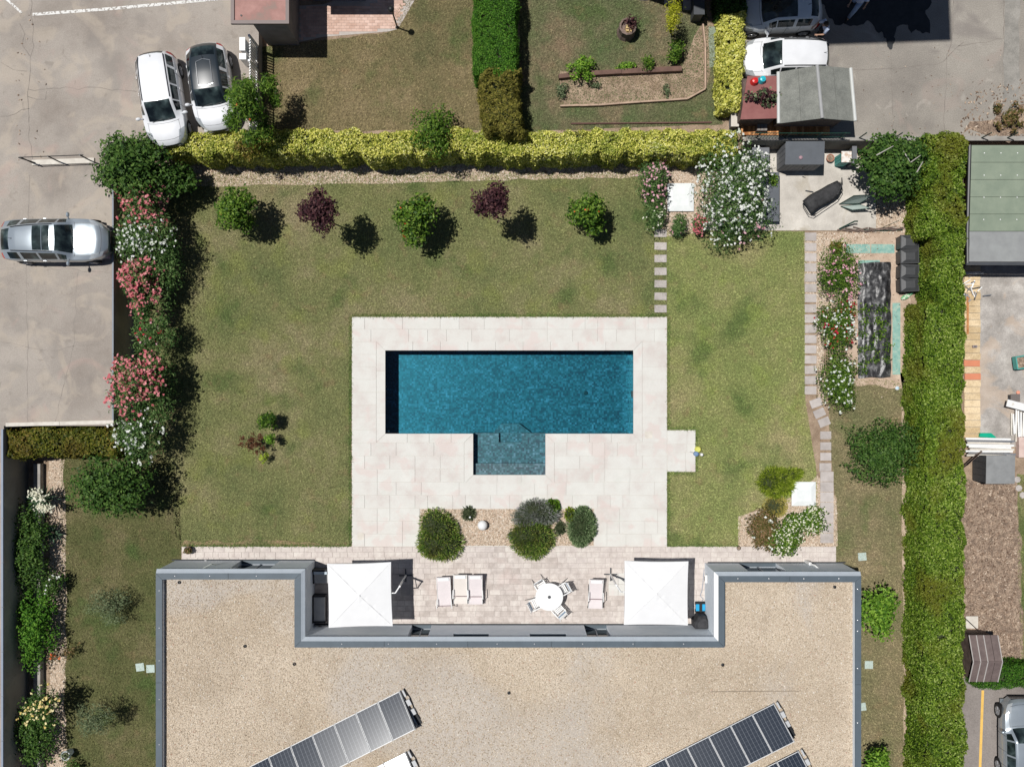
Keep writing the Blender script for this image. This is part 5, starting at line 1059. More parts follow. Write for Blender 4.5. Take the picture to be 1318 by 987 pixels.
# ================= TERRACE FURNITURE =================
def umbrella(cx, cy, label, flip, rz):
    g0 = P(cx, cy, 2.35); root = thing('cantilever_umbrella', label, 'parasol', (g0[0], g0[1], .034), rz=R(rz), group=None)
    h = 1.385; vs = []; n_ = 8
    for i in range(n_+1):
        for j in range(n_+1):
            u, v = i/n_*2-1, j/n_*2-1; r = max(abs(u), abs(v)); sag = .035*sin(pi*r)*(1-abs(abs(u)-abs(v)))
            edge = 1-.025*(1-min(abs(u), abs(v))**2)*(r > .99)
            vs.append((u*h*edge, v*h*edge, 2.22+.17*(1-r)-sag*.6))
    fs = [(i*(n_+1)+j, (i+1)*(n_+1)+j, (i+1)*(n_+1)+j+1, i*(n_+1)+j+1) for i in range(n_) for j in range(n_)]
    m = MB(); m.v = vs; m.f = fs; c = m.build('canopy', CANV, root, world=False)
    sd = c.modifiers.new('thick', 'SOLIDIFY'); sd.thickness = .008
    for k in range(4): a = pi/4+pi/2*k; q = [(cos(a)*h*1.4142*r_*(1-.012*r_), sin(a)*h*1.4142*r_*(1-.012*r_), 2.216+.17*(1-r_)-.0*r_) for r_ in (0.03, .3, .6, .97)]; MB().tube(q, .009, 4).build('seam', flat('canvas_seam', (.66, .66, .66)), c, world=False)
    va = MB()
    for k in range(4):
        a = pi/2*k; d = Vector((cos(a), sin(a), 0)); s = Vector((-sin(a), cos(a), 0))
        p = [d*h*.985-s*h*.985, d*h*.985+s*h*.985]; va.add([p[0]+Vector((0, 0, 2.215)), p[1]+Vector((0, 0, 2.215)), p[1]+Vector((0, 0, 2.1)), p[0]+Vector((0, 0, 2.1))], [(0, 1, 2, 3)])
    va.build('valance', CANV, root, world=False)
    for k in range(8):
        a = pi/4*k; L_ = h*(1.36 if k % 2 else .96); MB().tube([(0, 0, 2.33), (cos(a)*L_*.5, sin(a)*L_*.5, 2.22), (cos(a)*L_*.97, sin(a)*L_*.97, 2.15)], .012, 5).build('rib', DGREY, root, world=False)
    MB().lathe((0, 0, 2.385), [(.05, 0), (.05, .03), (.02, .05)], 12).build('finial', WHITE, root, world=False)
    s = flip; mx = s*(h+.36); my = .35
    MB().tube([(mx, my, 0), (mx, my, 2.35)], .045, 12).build('mast', WHITE, root, world=False)
    MB().tube([(mx, my, 2.3), (s*(h+.16), .05, 2.26), (s*(h+.03), .03, 2.16), (s*h*.6, .02, 2.15), (0, 0, 2.2)], .028, 8).build('arm', WHITE, root, world=False)
    MB().tube([(mx, my, 1.3), (s*(h+.14), .05, 2.2)], .02, 6).build('strut', WHITE, root, world=False)
    MB().box((mx+s*.06, my, 1.15), (.08, .06, .14)).build('crank', DGREY, root, world=False)
    b = MB().box((mx, my, .03), (.6, .05, .05)).box((mx, my+.16, .03), (.05, .27, .05)).box((mx, my-.16, .03), (.05, .27, .05)); b.build('cross_base', DGREY, root, world=False)
umbrella(462.7, 766, 'left square white cantilever parasol over the terrace', 1, 1.5)
umbrella(845, 763.6, 'right square white cantilever parasol over the terrace', -1, -.5)
SLING = flat('pinkish_sling_fabric', (.68, .62, .62), rough=.9, var=.03); SLINGC = flat('cream_sling_fabric', (.70, .645, .595), rough=.9, var=.03)
def lounger(px, py, label, mat, rz=0, seat=.3, blue=False):
    x, y, _ = P(px, py, .5); root = thing('deck_chair', label, 'deck chair', (x, y, .034), rz=R(rz), group='folding deck chairs on the terrace')
    W_, L_ = .58, 1.36; yf = -L_/2; yb = yf+seat*L_; yt = L_/2
    zf, zb, zt_ = .4, .36, .62
    def strip(y0, z0, y1, z1, nm):
        m = MB(); n_ = 6
        for i in range(n_+1):
            t = i/n_; sg = -.03*sin(pi*t); m.v += [(-W_/2, y0+(y1-y0)*t, z0+(z1-z0)*t+sg), (W_/2, y0+(y1-y0)*t, z0+(z1-z0)*t+sg)]
        m.f = [(2*i, 2*i+1, 2*i+3, 2*i+2) for i in range(n_)]; o = m.build(nm, mat, root, world=False); s = o.modifiers.new('t', 'SOLIDIFY'); s.thickness = .012
    strip(yf, zf, yb, zb, 'seat'); strip(yb+.03, zb+.01, yt, zt_, 'backrest')
    for sg in (-1, 1):
        MB().tube([(sg*(W_/2+.015), yf, zf), (sg*(W_/2+.015), yb, zb), (sg*(W_/2+.015), yt, zt_)], .014, 6).build('side_rail', WHITE, root, world=False)
        MB().tube([(sg*(W_/2+.03), yb+.35, .6), (sg*(W_/2+.05), yb-.05, .62)], .02, 6).build('armrest', WHITE, root, world=False)
        MB().tube([(sg*(W_/2+.03), yb-.02, .61), (sg*(W_/2+.03), yf-.05, 0)], .012, 6).build('leg', DGREY, root, world=False)
        MB().tube([(sg*(W_/2+.02), yf+.04, .39), (sg*(W_/2+.02), yb+.6, 0)], .012, 6).build('leg', DGREY, root, world=False)
    MB().tube([(-W_/2-.02, yb+.01, zb+.05), (W_/2+.02, yb+.01, zb+.05)], .012, 6).build('crossbar', flat('mauve_tube', (.3, .2, .22), rough=.5), root, world=False)
    MB().tube([(-W_/2, yt+.01, zt_+.01), (W_/2, yt+.01, zt_+.01)], .014, 6).build('crossbar', DGREY, root, world=False)
    MB().box((0, yt-.1, zt_-.01+.015), (W_*.85, .14, .03), rx=.2).build('headrest', flat('white_headrest', (.78, .8, .8), rough=.9), root, world=False)
    for sg in (-1, 1): MB().ball((sg*(W_/2+.03), yf-.05, .02), .025, 6).build('foot', BLACK, root, world=False)
lounger(571.5, 761, 'left one of three deck chairs standing together, pale pink', SLING, 2, .0001)
lounger(592.5, 758, 'middle one of three deck chairs standing together, cream', SLINGC, 0, .24)
lounger(612, 758.5, 'right one of three deck chairs standing together, pale pink', SLING, 0, .24)
lounger(767, 764, 'single pale pink deck chair between round table and right parasol', SLING, -1.5, .3)
tc_ = P(707, 768, .74); root = thing('garden_table', 'round white garden table with a parasol hole, four chairs round it', 'table', (tc_[0], tc_[1], .034))
MB().lathe((0, 0, .68), [(.05, 0), (.58, 0), (.62, .015), (.62, .035), (.6, .045), (.045, .045), (.04, .03)], 40).build('tabletop', WHITE, root, world=False)
MB().lathe((0, 0, .726), [(.07, 0), (.07, .02), (.04, .022), (.035, .005)], 16).build('parasol_ring', DGREY, root, world=False)
for k in range(4): a = pi/4+pi/2*k; MB().tube([(cos(a)*.3, sin(a)*.3, .68), (cos(a)*.5, sin(a)*.5, 0)], .025, 8).build('leg', WHITE, root, world=False)
def gchair(px, py, rz, label):
    x, y, _ = P(px, py, .5); root = thing('garden_chair', label, 'chair', (x, y, .034), rz=R(rz), group='folding white chairs round the table')
    for i in range(5): MB().box((0, -.16+i*.075, .43), (.4, .055, .02)).build('seat_slat', WHITE, root, world=False)
    BLU = flat('blue_grey_slat', (.2, .3, .42), rough=.5)
    for i in range(4): MB().box((0, .24+.035*i, .5+i*.1), (.4, .02, .06), rx=-.35).build('back_slat', WHITE if i != 1 else BLU, root, world=False)
    for sg in (-1, 1):
        MB().tube([(sg*.22, -.24, 0), (sg*.22, .22, .5), (sg*.22, .4, .93)], .014, 6).build('leg', WHITE, root, world=False)
        MB().tube([(sg*.235, .42, 0), (sg*.235, -.2, .62)], .014, 6).build('leg', DGREY, root, world=False)
        MB().box((sg*.235, .04, .635), (.045, .46, .02)).build('armrest', WHITE, root, world=False)
gchair(697, 755, 32, 'folding chair tucked in at the upper left of the round table')
gchair(724, 758, -62, 'folding chair pushed out at the upper right of the round table')
gchair(690, 776, 115, 'folding chair at the left side of the round table, lower one')
gchair(718, 784, 222, 'folding chair at the lower right of the round table')
# globe lamp, small lamp
x, y, _ = P(621, 675.5, .2); r = thing('globe_lamp', 'white ball lamp lying in the gravel bed between the shrubs', 'garden lamp', (x, y, .02)); MB().ball((0, 0, .27), .225, 24).build('globe', WHITE, r, world=False, smooth=True); MB().lathe((0, 0, 0), [(.09, 0), (.09, .07), (.07, .08)], 14).build('lamp_foot', DGREY, r, world=False)
x, y, _ = P(605, 665, .25); r = thing('spike_light', 'tiny garden spike light beside the wispy grey tuft', 'garden light', (x, y, .02)); MB().tube([(0, 0, 0), (0, 0, .3)], .015, 6).build('spike', BLACK, r, world=False); MB().ball((0, 0, .33), .05, 10).build('lamp_head', WHITE, r, world=False)
# armchairs, pot beside left wing
CUSH = flat('grey_white_cushion', (.42, .42, .42), rough=.9, var=.1); RAT = flat('dark_rattan', (.03, .03, .035), rough=.8, var=.3)
def sofa(px, py, w_, d_, label, back):
    x, y, _ = P(px, py, .5); root = thing('outdoor_armchair', label, 'armchair', (x, y, .034))
    MB().box((0, 0, .14), (w_, d_, .24)).build('frame', RAT, root, world=False)
    if back == 'left': MB().box((-w_/2+.05, 0, .42), (.1, d_, .32)).build('backrest', RAT, root, world=False); MB().box((.05, 0, .33), (w_-.16, d_-.16, .13)).build('cushion', CUSH, root, world=False); 
    else: MB().box((0, d_/2-.05, .42), (w_, .1, .32)).build('backrest', RAT, root, world=False); MB().box((0, -.05, .33), (w_-.16, d_-.16, .13)).build('cushion', CUSH, root, world=False); MB().box((0, d_/2-.14, .5), (w_-.2, .12, .22)).build('back_cushion', flat('pale_blue_cushion', (.45, .52, .58), rough=.9), root, world=False)
    for sg in (-1, 1):
        if back == 'left': MB().box((0, sg*(d_/2-.04), .36), (w_, .08, .18)).build('armrest', RAT, root, world=False)
        else: MB().box((sg*(w_/2-.04), 0, .36), (.08, d_, .18)).build('armrest', RAT, root, world=False)
sofa(413, 742, .8, .66, 'upper rattan armchair half under the left parasol, pale cushions', 'up')
sofa(409, 784, .66, 1.25, 'long rattan seat with grey cushion along the left wing wall', 'left')
def pot(px, py, r_, h_, label, mat=None, soil=True, base_z=0, plant_=None, name='flower_pot'):
    x, y, _ = P(px, py, base_z+h_*.6); root = thing(name, label, 'pot', (x, y, base_z)); mt = mat or TERRA
    MB().lathe((0, 0, 0), [(r_*.7, 0), (r_*.95, h_*.85), (r_*1.05, h_*.86), (r_*1.05, h_), (r_*.88, h_), (r_*.85, h_*.86), (0, h_*.84)], 20).build('pot', mt, root, world=False, smooth=False)
    if soil: MB().lathe((0, 0, h_*.8), [(r_*.84, 0), (r_*.8, .03), (0, .035)], 16).build('potting_soil', SOILD, root, world=False)
    if plant_ is not None:
        C = rng.normal(0, r_*.45, (90, 3))+np.array([0, 0, h_+.05]); np_mesh('foliage', leaf_quads(C, rng.normal(0, .5, (90, 3))+np.array([0, 0, 1]), .06, .4), 4, plant_, root, rng.random(90), world=False)
    return root
pot(412.5, 812, .25, .35, 'brown pot in the shaded corner by the long rattan seat', flat('brown_pot', (.16, .08, .055), rough=.7))
pot(243, 707.5, .17, .3, 'dark flower pot with dry pink plant on the left terrace corner', flat('dark_pot', (.09, .06, .05), rough=.7), plant_=F_ROSEB)
pot(950.5, 705, .09, .15, 'tiny dark pot on the terrace edge by the rose bush', BLACK)
pot(1068, 204, .17, .26, 'terracotta pot between dark shed and teal box', base_z=.05)
pot(87, 970, .2, .55, 'white stone urn on the gravel at the bottom left', flat('white_stone', (.62, .66, .66), rough=.8), name='urn', plant_=F_GREY)
pot(1310, 505, .08, .1, 'small orange saucer on the rough concrete', flat('orange_clay', (.7, .3, .2)), soil=False, name='saucer')
# left wing wall things
x, y, _ = P(264.5, 722.5, .1); r = thing('round_wall_light', 'small white ring light on the terrace by the left wing', 'light', (x, y, .034)); MB().lathe((0, 0, 0), [(.09, 0), (.09, .06), (.06, .08)], 16).build('ring', flat('ring_grey', (.4, .4, .4)), r, world=False); MB().lathe((0, 0, .081), [(.055, 0), (.05, .02)], 14).build('bulb', WHITE, r, world=False)
x, y, _ = P(250, 728, .1); r = thing('garden_tool', 'red handled garden tool lying by the left wing', 'tool', (x, y, .034)); MB().tube([(-.02, -.18, .05), (.03, .16, .05)], .035, 8).build('handle', RED, r, world=False); MB().tube([(.03, -.02, .04), (.3, -.1, .04)], .01, 5).build('rod', CHROME, r, world=False)
a = P(255, 733, 2.0); b = P(272, 725.5, .8); r = thing('wall_bracket', 'pale triangular bracket leaning from the left wing front', 'bracket', (b[0], b[1]-.2, .034))
MB().tube([P(256, 734, 2.1), P(272, 725.5, 1.6), P(279, 727, .9)], .022, 6).build('arm', flat('pale_bracket', (.6, .62, .58)), r); MB().tube([P(279, 727.5, .9), P(277, 728.5, .05)], .02, 6).build('upright', flat('pale_bracket_post', (.6, .62, .58)), r)
x, y, _ = P(1039, 723, .3); r = thing('garden_tap_post', 'white tap post in front of the right wing', 'tap post', (x, y, .034)); MB().box((0, 0, .35), (.12, .12, .7)).build('post', WHITE, r, world=False); MB().tube([(0, 0, .7), (.12, -.02, 1.0), (.3, -.2, 1.3)], .035, 8).build('pipe', WHITE, r, world=False)
# cleaning robot and covered grill, right parasol corner
x, y, _ = P(902, 782, .3); r = thing('pool_robot', 'bright blue pool cleaning robot with its cable beside the right wing', 'pool robot', (x, y, .034)); BL = flat('robot_blue', (.02, .33, .6), rough=.35)
MB().box((0, 0, .14), (.42, .3, .16)).build('body', BL, r, world=False)
for sg in (-1, 1): MB().tube([(-.22, sg*.17, .08), (.22, sg*.17, .08)], .08, 12).build('brush_roller', BLACK, r, world=False)
MB().box((0, 0, .25), (.12, .36, .06)).build('carry_handle', BLACK, r, world=False)
MB().tube([(.05, .2, .1), (.16, .35, .02), (.02, .5, .02), (.1, .7, .02), (.16, 1.2, .02), (.2, 1.7, .02)], .014, 6).build('cable', flat('grey_blue_cable', (.2, .25, .33)), r, world=False)
x, y, _ = P(907.5, 725.5+18, .6); r = thing('wall_socket_box', 'white socket box on the wall of the right wing', 'socket box', (x, y, .5)); MB().box((0, 0, .3), (.1, .35, .12)).build('box', WHITE, r, world=False); MB().box((-.055, 0, .3), (.012, .2, .08)).build('cover', DGREY, r, world=False)
x, y, _ = P(901, 799, .5); r = thing('covered_grill', 'grill under a black cover beside the right parasol', 'grill', (x, y, .034))
m = MB(); P0 = [(-.3, -.28), (.36, -.28), (.32, .1), (.22, .3), (-.08, .3), (-.32, .02)]; P1 = [(-.2, -.2), (.26, -.2), (.24, .06), (.16, .2), (-.04, .2), (-.2, .0)]
m.add([(p[0], p[1], 0) for p in P0]+[(p[0]*.95, p[1]*.95, .75) for p in P0]+[(p[0], p[1], .92) for p in P1], [(i, (i+1) % 6, 6+(i+1) % 6, 6+i) for i in range(6)]+[(6+i, 6+(i+1) % 6, 12+(i+1) % 6, 12+i) for i in range(6)]+[tuple(range(12, 18))])
m.build('cover', noisy('black_cover_fabric', [(.3, (.02, .02, .022)), (.7, (.06, .06, .065))], scale=5, rough=.7, bump=.8, bscale=9, objc=True), r, world=False); MB().box((0, 0, .03), (.5, .4, .06)).build('foot_frame', CHROME, r, world=False)
# sprinkler gear by the deck step
x, y, _ = P(900, 582, .2); r = thing('hose_gear', 'yellow and blue hose gear standing at the deck step', 'hose gear', (x, y, 0)); MB().lathe((-.05, .13, .0), [(.14, 0), (.14, .2), (.1, .26)], 14).build('hose_reel', flat('yellow_green_plastic', (.6, .6, .12)), r, world=False)
MB().lathe((-.14, -.07, .0), [(.11, 0), (.11, .26), (.05, .3)], 14).build('connector', flat('blue_grey_plastic', (.16, .25, .4)), r, world=False); MB().lathe((.1, -.1, 0), [(.07, 0), (.07, .3), (.04, .34)], 12).build('white_canister', WHITE, r, world=False); MB().tube([(-.14, -.05, .1), (-.4, .02, .06)], .025, 6).build('hose', CHROME, r, world=False)
# white plinth tiles, covers
for (x0, x1_, y0, y1_, hh, lb) in ((859, 893, 236, 272, .14, 'white square well cover beside the huge white oleander'), (1019, 1050, 620, 651, .12, 'white square well cover in the lime grass clump')):
    a = P(x0, y1_, hh); b = P(x1_, y0, hh); r = thing('well_cover', lb, 'well cover', ((a[0]+b[0])/2, (a[1]+b[1])/2, 0)); w_, d_ = b[0]-a[0], b[1]-a[1]
    MB().box((0, 0, hh/2-.01), (w_*.94, d_*.94, hh-.02)).build('base', CAPC, r, world=False)
    m = MB(); q = w_/2; e = d_/2; m.add([(-q, -e, hh-.02), (q, -e, hh-.02), (q, e, hh-.02), (-q, e, hh-.02), (-q, -e, hh), (q, -e, hh), (q, e, hh), (-q, e, hh), (-q*.6, -e*.6, hh+.06), (q*.6, -e*.6, hh+.06), (q*.6, e*.6, hh+.06), (-q*.6, e*.6, hh+.06)],
        [(0, 1, 5, 4), (1, 2, 6, 5), (2, 3, 7, 6), (3, 0, 4, 7), (4, 5, 9, 8), (5, 6, 10, 9), (6, 7, 11, 10), (7, 4, 8, 11), (8, 9, 10, 11), (3, 2, 1, 0)]); m.build('lid', noisy('pale_plastic_lid', [(.3, (.66, .69, .69)), (.7, (.76, .78, .78))], scale=3, rough=.6, objc=True), r, world=False)
x, y, _ = P(849, 304, 0)
# ================= PATIO CORNER =================
SHEDG = flat('anthracite_shed_plastic', (.095, .105, .12), rough=.55, var=.1); SHEDW = flat('shed_wall_plastic', (.15, .155, .17), rough=.6, var=.1)
def box_shed(name, label, cat, x0, x1_, y0, y1_, h_, base_z, roofmat, wallmat, slope=.12, boards=7, inset=.04, ridge=None, door=True):
    """x0..y1: roof as seen at height h"""
    a = P(x0, y1_, base_z+h_); b = P(x1_, y0, base_z+h_); cx, cy = (a[0]+b[0])/2, (a[1]+b[1])/2; w_, d_ = b[0]-a[0], b[1]-a[1]
    r = thing(name, label, cat, (cx, cy, base_z)); q, e = w_/2-inset, d_/2-inset
    MB().bb(-q, q, -e, e, 0, h_-.05).build('body', BLACK if boards else wallmat, r, world=False)
    for i in range(boards):      # front and side cladding boards
        xa = -q+2*q*i/boards; MB().bb(xa+.008, xa+2*q/boards-.008, -e-.02, -e-.001, .04, h_-.06).build('board', wallmat, r, world=False)
    nb = max(0, int(boards*d_/w_))
    for i in range(nb):
        ya = -e+2*e*i/nb
        for sg in (-1, 1): MB().bb(sg*(q+.001) if sg > 0 else -q-.02, q+.02 if sg > 0 else -q-.001, ya+.008, ya+2*e/nb-.008, .04, h_-.06).build('board', wallmat, r, world=False)
    m = MB(); m.add([(-w_/2, -d_/2, h_-.04), (w_/2, -d_/2, h_-.04), (w_/2, d_/2, h_-.04+slope), (-w_/2, d_/2, h_-.04+slope), (-w_/2, -d_/2, h_), (w_/2, -d_/2, h_), (w_/2, d_/2, h_+slope), (-w_/2, d_/2, h_+slope)],
        [(3, 2, 1, 0), (4, 5, 6, 7), (0, 1, 5, 4), (1, 2, 6, 5), (2, 3, 7, 6), (3, 0, 4, 7)]); m.build('roof', roofmat, r, world=False)
    return r
s = box_shed('garden_shed', 'anthracite plastic garden shed with lidded roof on the patio', 'shed', 1010.5, 1060.5, 183, 212, 1.45, .05, SHEDG, SHEDW, boards=8)
MB().box((0, -.58, 1.3), (.02, .03, .4)).build('door_handle', BLACK, s, world=False)
MB().lathe((-.18, -.2, 1.5), [(.09, 0), (.07, .04), (.02, .06)], 10).build('dropped_leaf_clump', flat('mauve_clump', (.35, .22, .25)), s, world=False)
box_shed('storage_box', 'grey slatted storage box behind the huge white oleander', 'storage box', 968, 990, 190, 219.5, .7, .05, SHEDW, SHEDG, slope=.03, boards=4)
box_shed('storage_box', 'long dark storage box under the right side of the huge white oleander', 'storage box', 976, 1003, 222, 285, .5, .05, SHEDG, SHEDG, slope=.02, boards=0)
plant('potted_shrub', 'small green shrub in front of the slatted storage box', 'shrub', 994, 232, 8, 9, .1, .8, F_CITRUS, n=300, leaf=.055, k=5, base_z=.05)
TEAL = flat('teal_painted_wood', (.09, .35, .31), rough=.6); r = box_shed('teal_box', 'teal wooden box with worn white lid beside the fig tree', 'box', 1083, 1096, 195, 209, 1.0, .05, noisy('worn_white_lid', [(.35, (.5, .35, .25)), (.55, (.75, .72, .68))], scale=5, objc=True), TEAL, slope=.02, boards=3)
r = box_shed('post_box', 'narrow grey cabinet between teal box and fig tree', 'cabinet', 1097, 1103, 188, 211, .9, .05, SHEDW, SHEDG, slope=.0, boards=0)
# covered lounger (black) with frame
c = P(1061, 255, .5); r = thing('covered_lounger', 'folded sun lounger with black cover, slanting across the patio', 'lounger', (c[0], c[1], .05), rz=R(35))
COVER = noisy('black_lounger_fabric', [(.3, (.02, .02, .021)), (.7, (.05, .05, .052))], scale=6, rough=.75, bump=.9, bscale=7, objc=True)
m = MB(); n_ = 12; 
for i in range(n_+1):
    t = i/n_; x = -.85+1.75*t; w_ = .36-.16*max(0, t-.72)/.28; zc_ = .42+.16*t+.05*sin(t*9)
    for j in range(7): u = j/6*2-1; m.v.append((x, .09+u*w_+.04*sin(t*7), zc_-.1*abs(u)**2.5+.015*sin(i*1.7+j*2.1)))
m.f = [(i*7+j, (i+1)*7+j, (i+1)*7+j+1, i*7+j+1) for i in range(n_) for j in range(6)]; o = m.build('cover', COVER, r, world=False, smooth=True); o.modifiers.new('t', 'SOLIDIFY').thickness = .04
MB().tube([(-.75, .45, .42), (-.95, .3, .4), (-.98, -.2, .38), (-.85, -.38, .4), (.5, -.38, .45), (.85, -.2, .52), (.95, .2, .55)], .018, 7).build('frame', BLACK, r, world=False)
MB().tube([(.55, -.2, .5), (.95, .05, .6), (1.1, .3, .62)], .05, 8, .02).build('fold', COVER, r, world=False)
for p in ((-.7, .4), (-.7, -.36), (.6, .35), (.6, -.36)): MB().tube([(p[0], p[1], 0), (p[0], p[1], .42)], .016, 6).build('leg', BLACK, r, world=False)
MB().tube([(-.1, .5, .03), (-.35, .75, .03)], .03, 6).build('wheel_axle', DGREY, r, world=False)
# folding airer / screens with green frames
MESH = flat('pale_mesh', (.34, .4, .37), rough=.8)
def screen(label, pts, nm='drying_rack'):
    w_ = [Vector(P(p[0], p[1], p[2])) for p in pts]; r = thing(nm, label, 'rack', (w_[0].x, w_[0].y, .05)); 
    for i in range(0, len(w_), 4):
        q = w_[i:i+4]; MB().tube(q+[q[0]], .016, 6).build('frame', FENCEG, r); MB().add(q, [(0, 1, 2, 3)]).build('mesh_panel', MESH, r)
screen('green framed folding rack with two mesh wings beside the black lounger', [(1080, 263, .1), (1099, 252, .9), (1125, 250.5, .9), (1106, 262, .2), (1082, 265.5, .1), (1107, 263.5, .3), (1120, 268, .6), (1097, 270.5, .4)])
r = thing('gate_leaf', 'fallen green wire gate at the lower patio edge', 'gate', P(1090, 292, .1)); MB().tube([P(1080, 295, .06), P(1100, 285, .5), P(1104, 285, .5)], .035, 7).build('gate_post', FENCEG, r); MB().tube([P(1080, 295, .1), P(1135, 297, .1), P(1162, 296, .1)], .02, 6).build('rail', FENCEG, r)
m = MB(); 
for i in range(16): MB().box((P(1086+i*5, 296, .2)[0], P(0, 295+random.uniform(-1.5, 1.5), .2)[1], .08+.02*(i % 3)), (.5, .06, .04), rz=random.uniform(-.3, .3)).build('stick', OLDW, r)
MB().tube([P(1134, 294, .05), P(1157, 284, .9)], .015, 5).build('stake', FENCEG, r)
# compost bins
BINM = flat('black_compost_plastic', (.05, .052, .055), rough=.5, var=.15, vs=9)
for i, (px, py) in enumerate(((1170, 312), (1170, 330.5), (1170, 349.5), (1170, 366.5))):
    x, y, _ = P(px, py, .6); r = thing('compost_bin', ('topmost', 'second from the top', 'third from the top', 'lowest')[i]+' of four black cube bins beside the right hedge', 'compost bin', (x, y, 0), rz=R((-1, 1, -2, 2)[i]), group='black cube bins beside the right hedge')
    def frus(z0, z1, s0, s1): q = [(a_*s_*.42, b_*s_*.31, z_) for z_, s_ in ((z0, s0), (z1, s1)) for a_, b_ in ((-1, -1), (1, -1), (1, 1), (-1, 1))]; return MB().add(q, [(3, 2, 1, 0), (4, 5, 6, 7), (0, 1, 5, 4), (1, 2, 6, 5), (2, 3, 7, 6), (3, 0, 4, 7)])
    frus(0, .62, .86, .95).build('bin', BINM, r, world=False)
    frus(.62, .68, 1, 1).build('rim', BINM, r, world=False); frus(.681, .76, .9, .5).build('lid', BINM, r, world=False)
x, y, _ = P(1166, 382, .1); r = thing('bag', 'crumpled green and white plastic bag below the black bins', 'bag', (x, y, .02), rz=R(25)); MB().ball((0, 0, .08), .26, 12, 1, .45, .35).build('bag_body', noisy('printed_bag', [(.42, (.1, .38, .16)), (.55, (.7, .72, .6))], scale=7, rough=.4, objc=True), r, world=False, smooth=True); MB().tube([(.2, 0, .08), (.34, .04, .1)], .03, 6, .06).build('bag_neck', flat('bag_green', (.15, .5, .25)), r, world=False)
x, y, _ = P(1154.5, 499.5, .1); r = thing('ball', 'small white and blue ball at the end of the mulch bed', 'ball', (x, y, .02)); MB().ball((0, 0, .1), .1, 14).build('shell', noisy('ball_print', [(.5, (.8, .8, .8)), (.56, (.3, .6, .75))], scale=6, objc=True), r, world=False, smooth=True); MB().lathe((0, 0, .195), [(.03, 0), (.02, .008)], 8).build('valve_patch', BL, r, world=False)
# mulch foil bed
FOIL = noisy('black_mulch_film', [(.38, (.012, .012, .013)), (.55, (.05, .05, .052)), (.68, (.2, .2, .2))], scale=3.2, detail=9, rough=.38, bump=1.0, bscale=6, spec=.5)
a = P(1104, 486); b = P(1146.5, 338); m = MB(); nx_, ny_ = 26, 80; FS = MB()
for i in range(nx_+1):
    for j in range(ny_+1):
        x = a[0]+(b[0]-a[0])*i/nx_; y = a[1]+(b[1]-a[1])*j/ny_; ed = min(i, nx_-i)/4
        z = .02+min(1, ed)*(.1+.09*abs(mn.noise((x*3.1, y*1.1, 1)))+.07*abs(mn.noise((x*7, y*3.2, 5))))
        m.v.append((x+.05*mn.noise((x, y*2, 3)), y+.05*mn.noise((x*2, y, 8)), z))
m.f = [(i*(ny_+1)+j, (i+1)*(ny_+1)+j, (i+1)*(ny_+1)+j+1, i*(ny_+1)+j+1) for i in range(nx_) for j in range(ny_)]
r = thing('vegetable_bed', 'long vegetable bed covered in crumpled black mulch film', 'vegetable bed', ((a[0]+b[0])/2, (a[1]+b[1])/2, 0)); m.build('mulch_film', FOIL, r, smooth=True)
for k in range(16):
    px, py = (1112, 1124, 1136)[k % 3]+random.uniform(-4, 4), 400+random.uniform(-3, 3)+16*(k//3); c = P(px, py)
    C = np.array(c)+rng.normal(0, 1, (46, 3))*np.array([.13, .13, .05])+np.array([0, 0, .22]); np_mesh('foliage', leaf_quads(C, rng.normal(0, .4, (46, 3))+np.array([0, 0, 1]), .055, .5), 4, F_CITRUS, r, rng.random(46))
MATT = noisy('faded_turquoise_mat', [(.35, (.17, .34, .3)), (.55, (.27, .43, .37)), (.7, (.42, .47, .38))], scale=5, detail=8, rough=.9)
for (x0, x1_, y0, y1_, lb) in ((1089, 1120, 314.5, 326, 'left half of the turquoise mat above the mulch bed'), (1121, 1151, 314.5, 326, 'right half of the turquoise mat above the mulch bed'), (1148.5, 1158.5, 390, 482, 'narrow turquoise mat down the right side of the mulch bed'), (1104, 1131, 335.5, 339.5, 'thin pale green strip at the upper end of the mulch bed')):
    a = P(x0, y1_); b = P(x1_, y0); o = MB().bb(a[0], b[0], a[1], b[1], .013, .028 if y1_-y0 > 5 else .14).build('garden_mat', MATT); tag(o, lb, 'mat')
# ================= RIGHT YARDS =================
RG = noisy('green_roof_sheet', [(.3, (.185, .225, .17)), (.7, (.245, .285, .215))], scale=1.5, rough=.75, bump=.1, fine=.05); RGR = noisy('grey_roof_sheet', [(.3, (.23, .235, .235)), (.7, (.29, .3, .295))], scale=2, rough=.8)
zb = 2.3; a = P(1247, 337, zb); b = P(1420, 188, zb); mid = P(0, 298, zb)[1]
r = thing('workshop_hut', 'low hut with green and grey felt roof at the right edge', 'hut', ((a[0]+b[0])/2, (a[1]+b[1])/2, 0))
MB().bb(a[0]+.25, b[0], a[1]+.2, b[1]-.1, 0, zb-.1).build('wall', OLDW, r)
nst = 5
for i in range(nst):
    y0 = mid+(b[1]-mid)*i/nst; y1_ = mid+(b[1]-mid)*(i+1)/nst; MB().box(((a[0]+b[0])/2, (y0+y1_)/2, zb+.03+.02*i), (b[0]-a[0], y1_-y0-.01, .05)).build('roof_sheet', RG, r)
MB().bb(a[0], b[0], a[1], mid-.01, zb-.03, zb+.035).build('roof_sheet', RGR, r)
MB().tube([(a[0]-.03, a[1]-.05, zb-.05), (a[0]-.06, mid, zb), (a[0]-.02, b[1], zb+.12)], .08, 8).build('gutter', BLACK, r); MB().bb(a[0]-.1, b[0], a[1]-.14, a[1]-.02, zb-.1, zb+.0).build('gutter', DGREY, r)
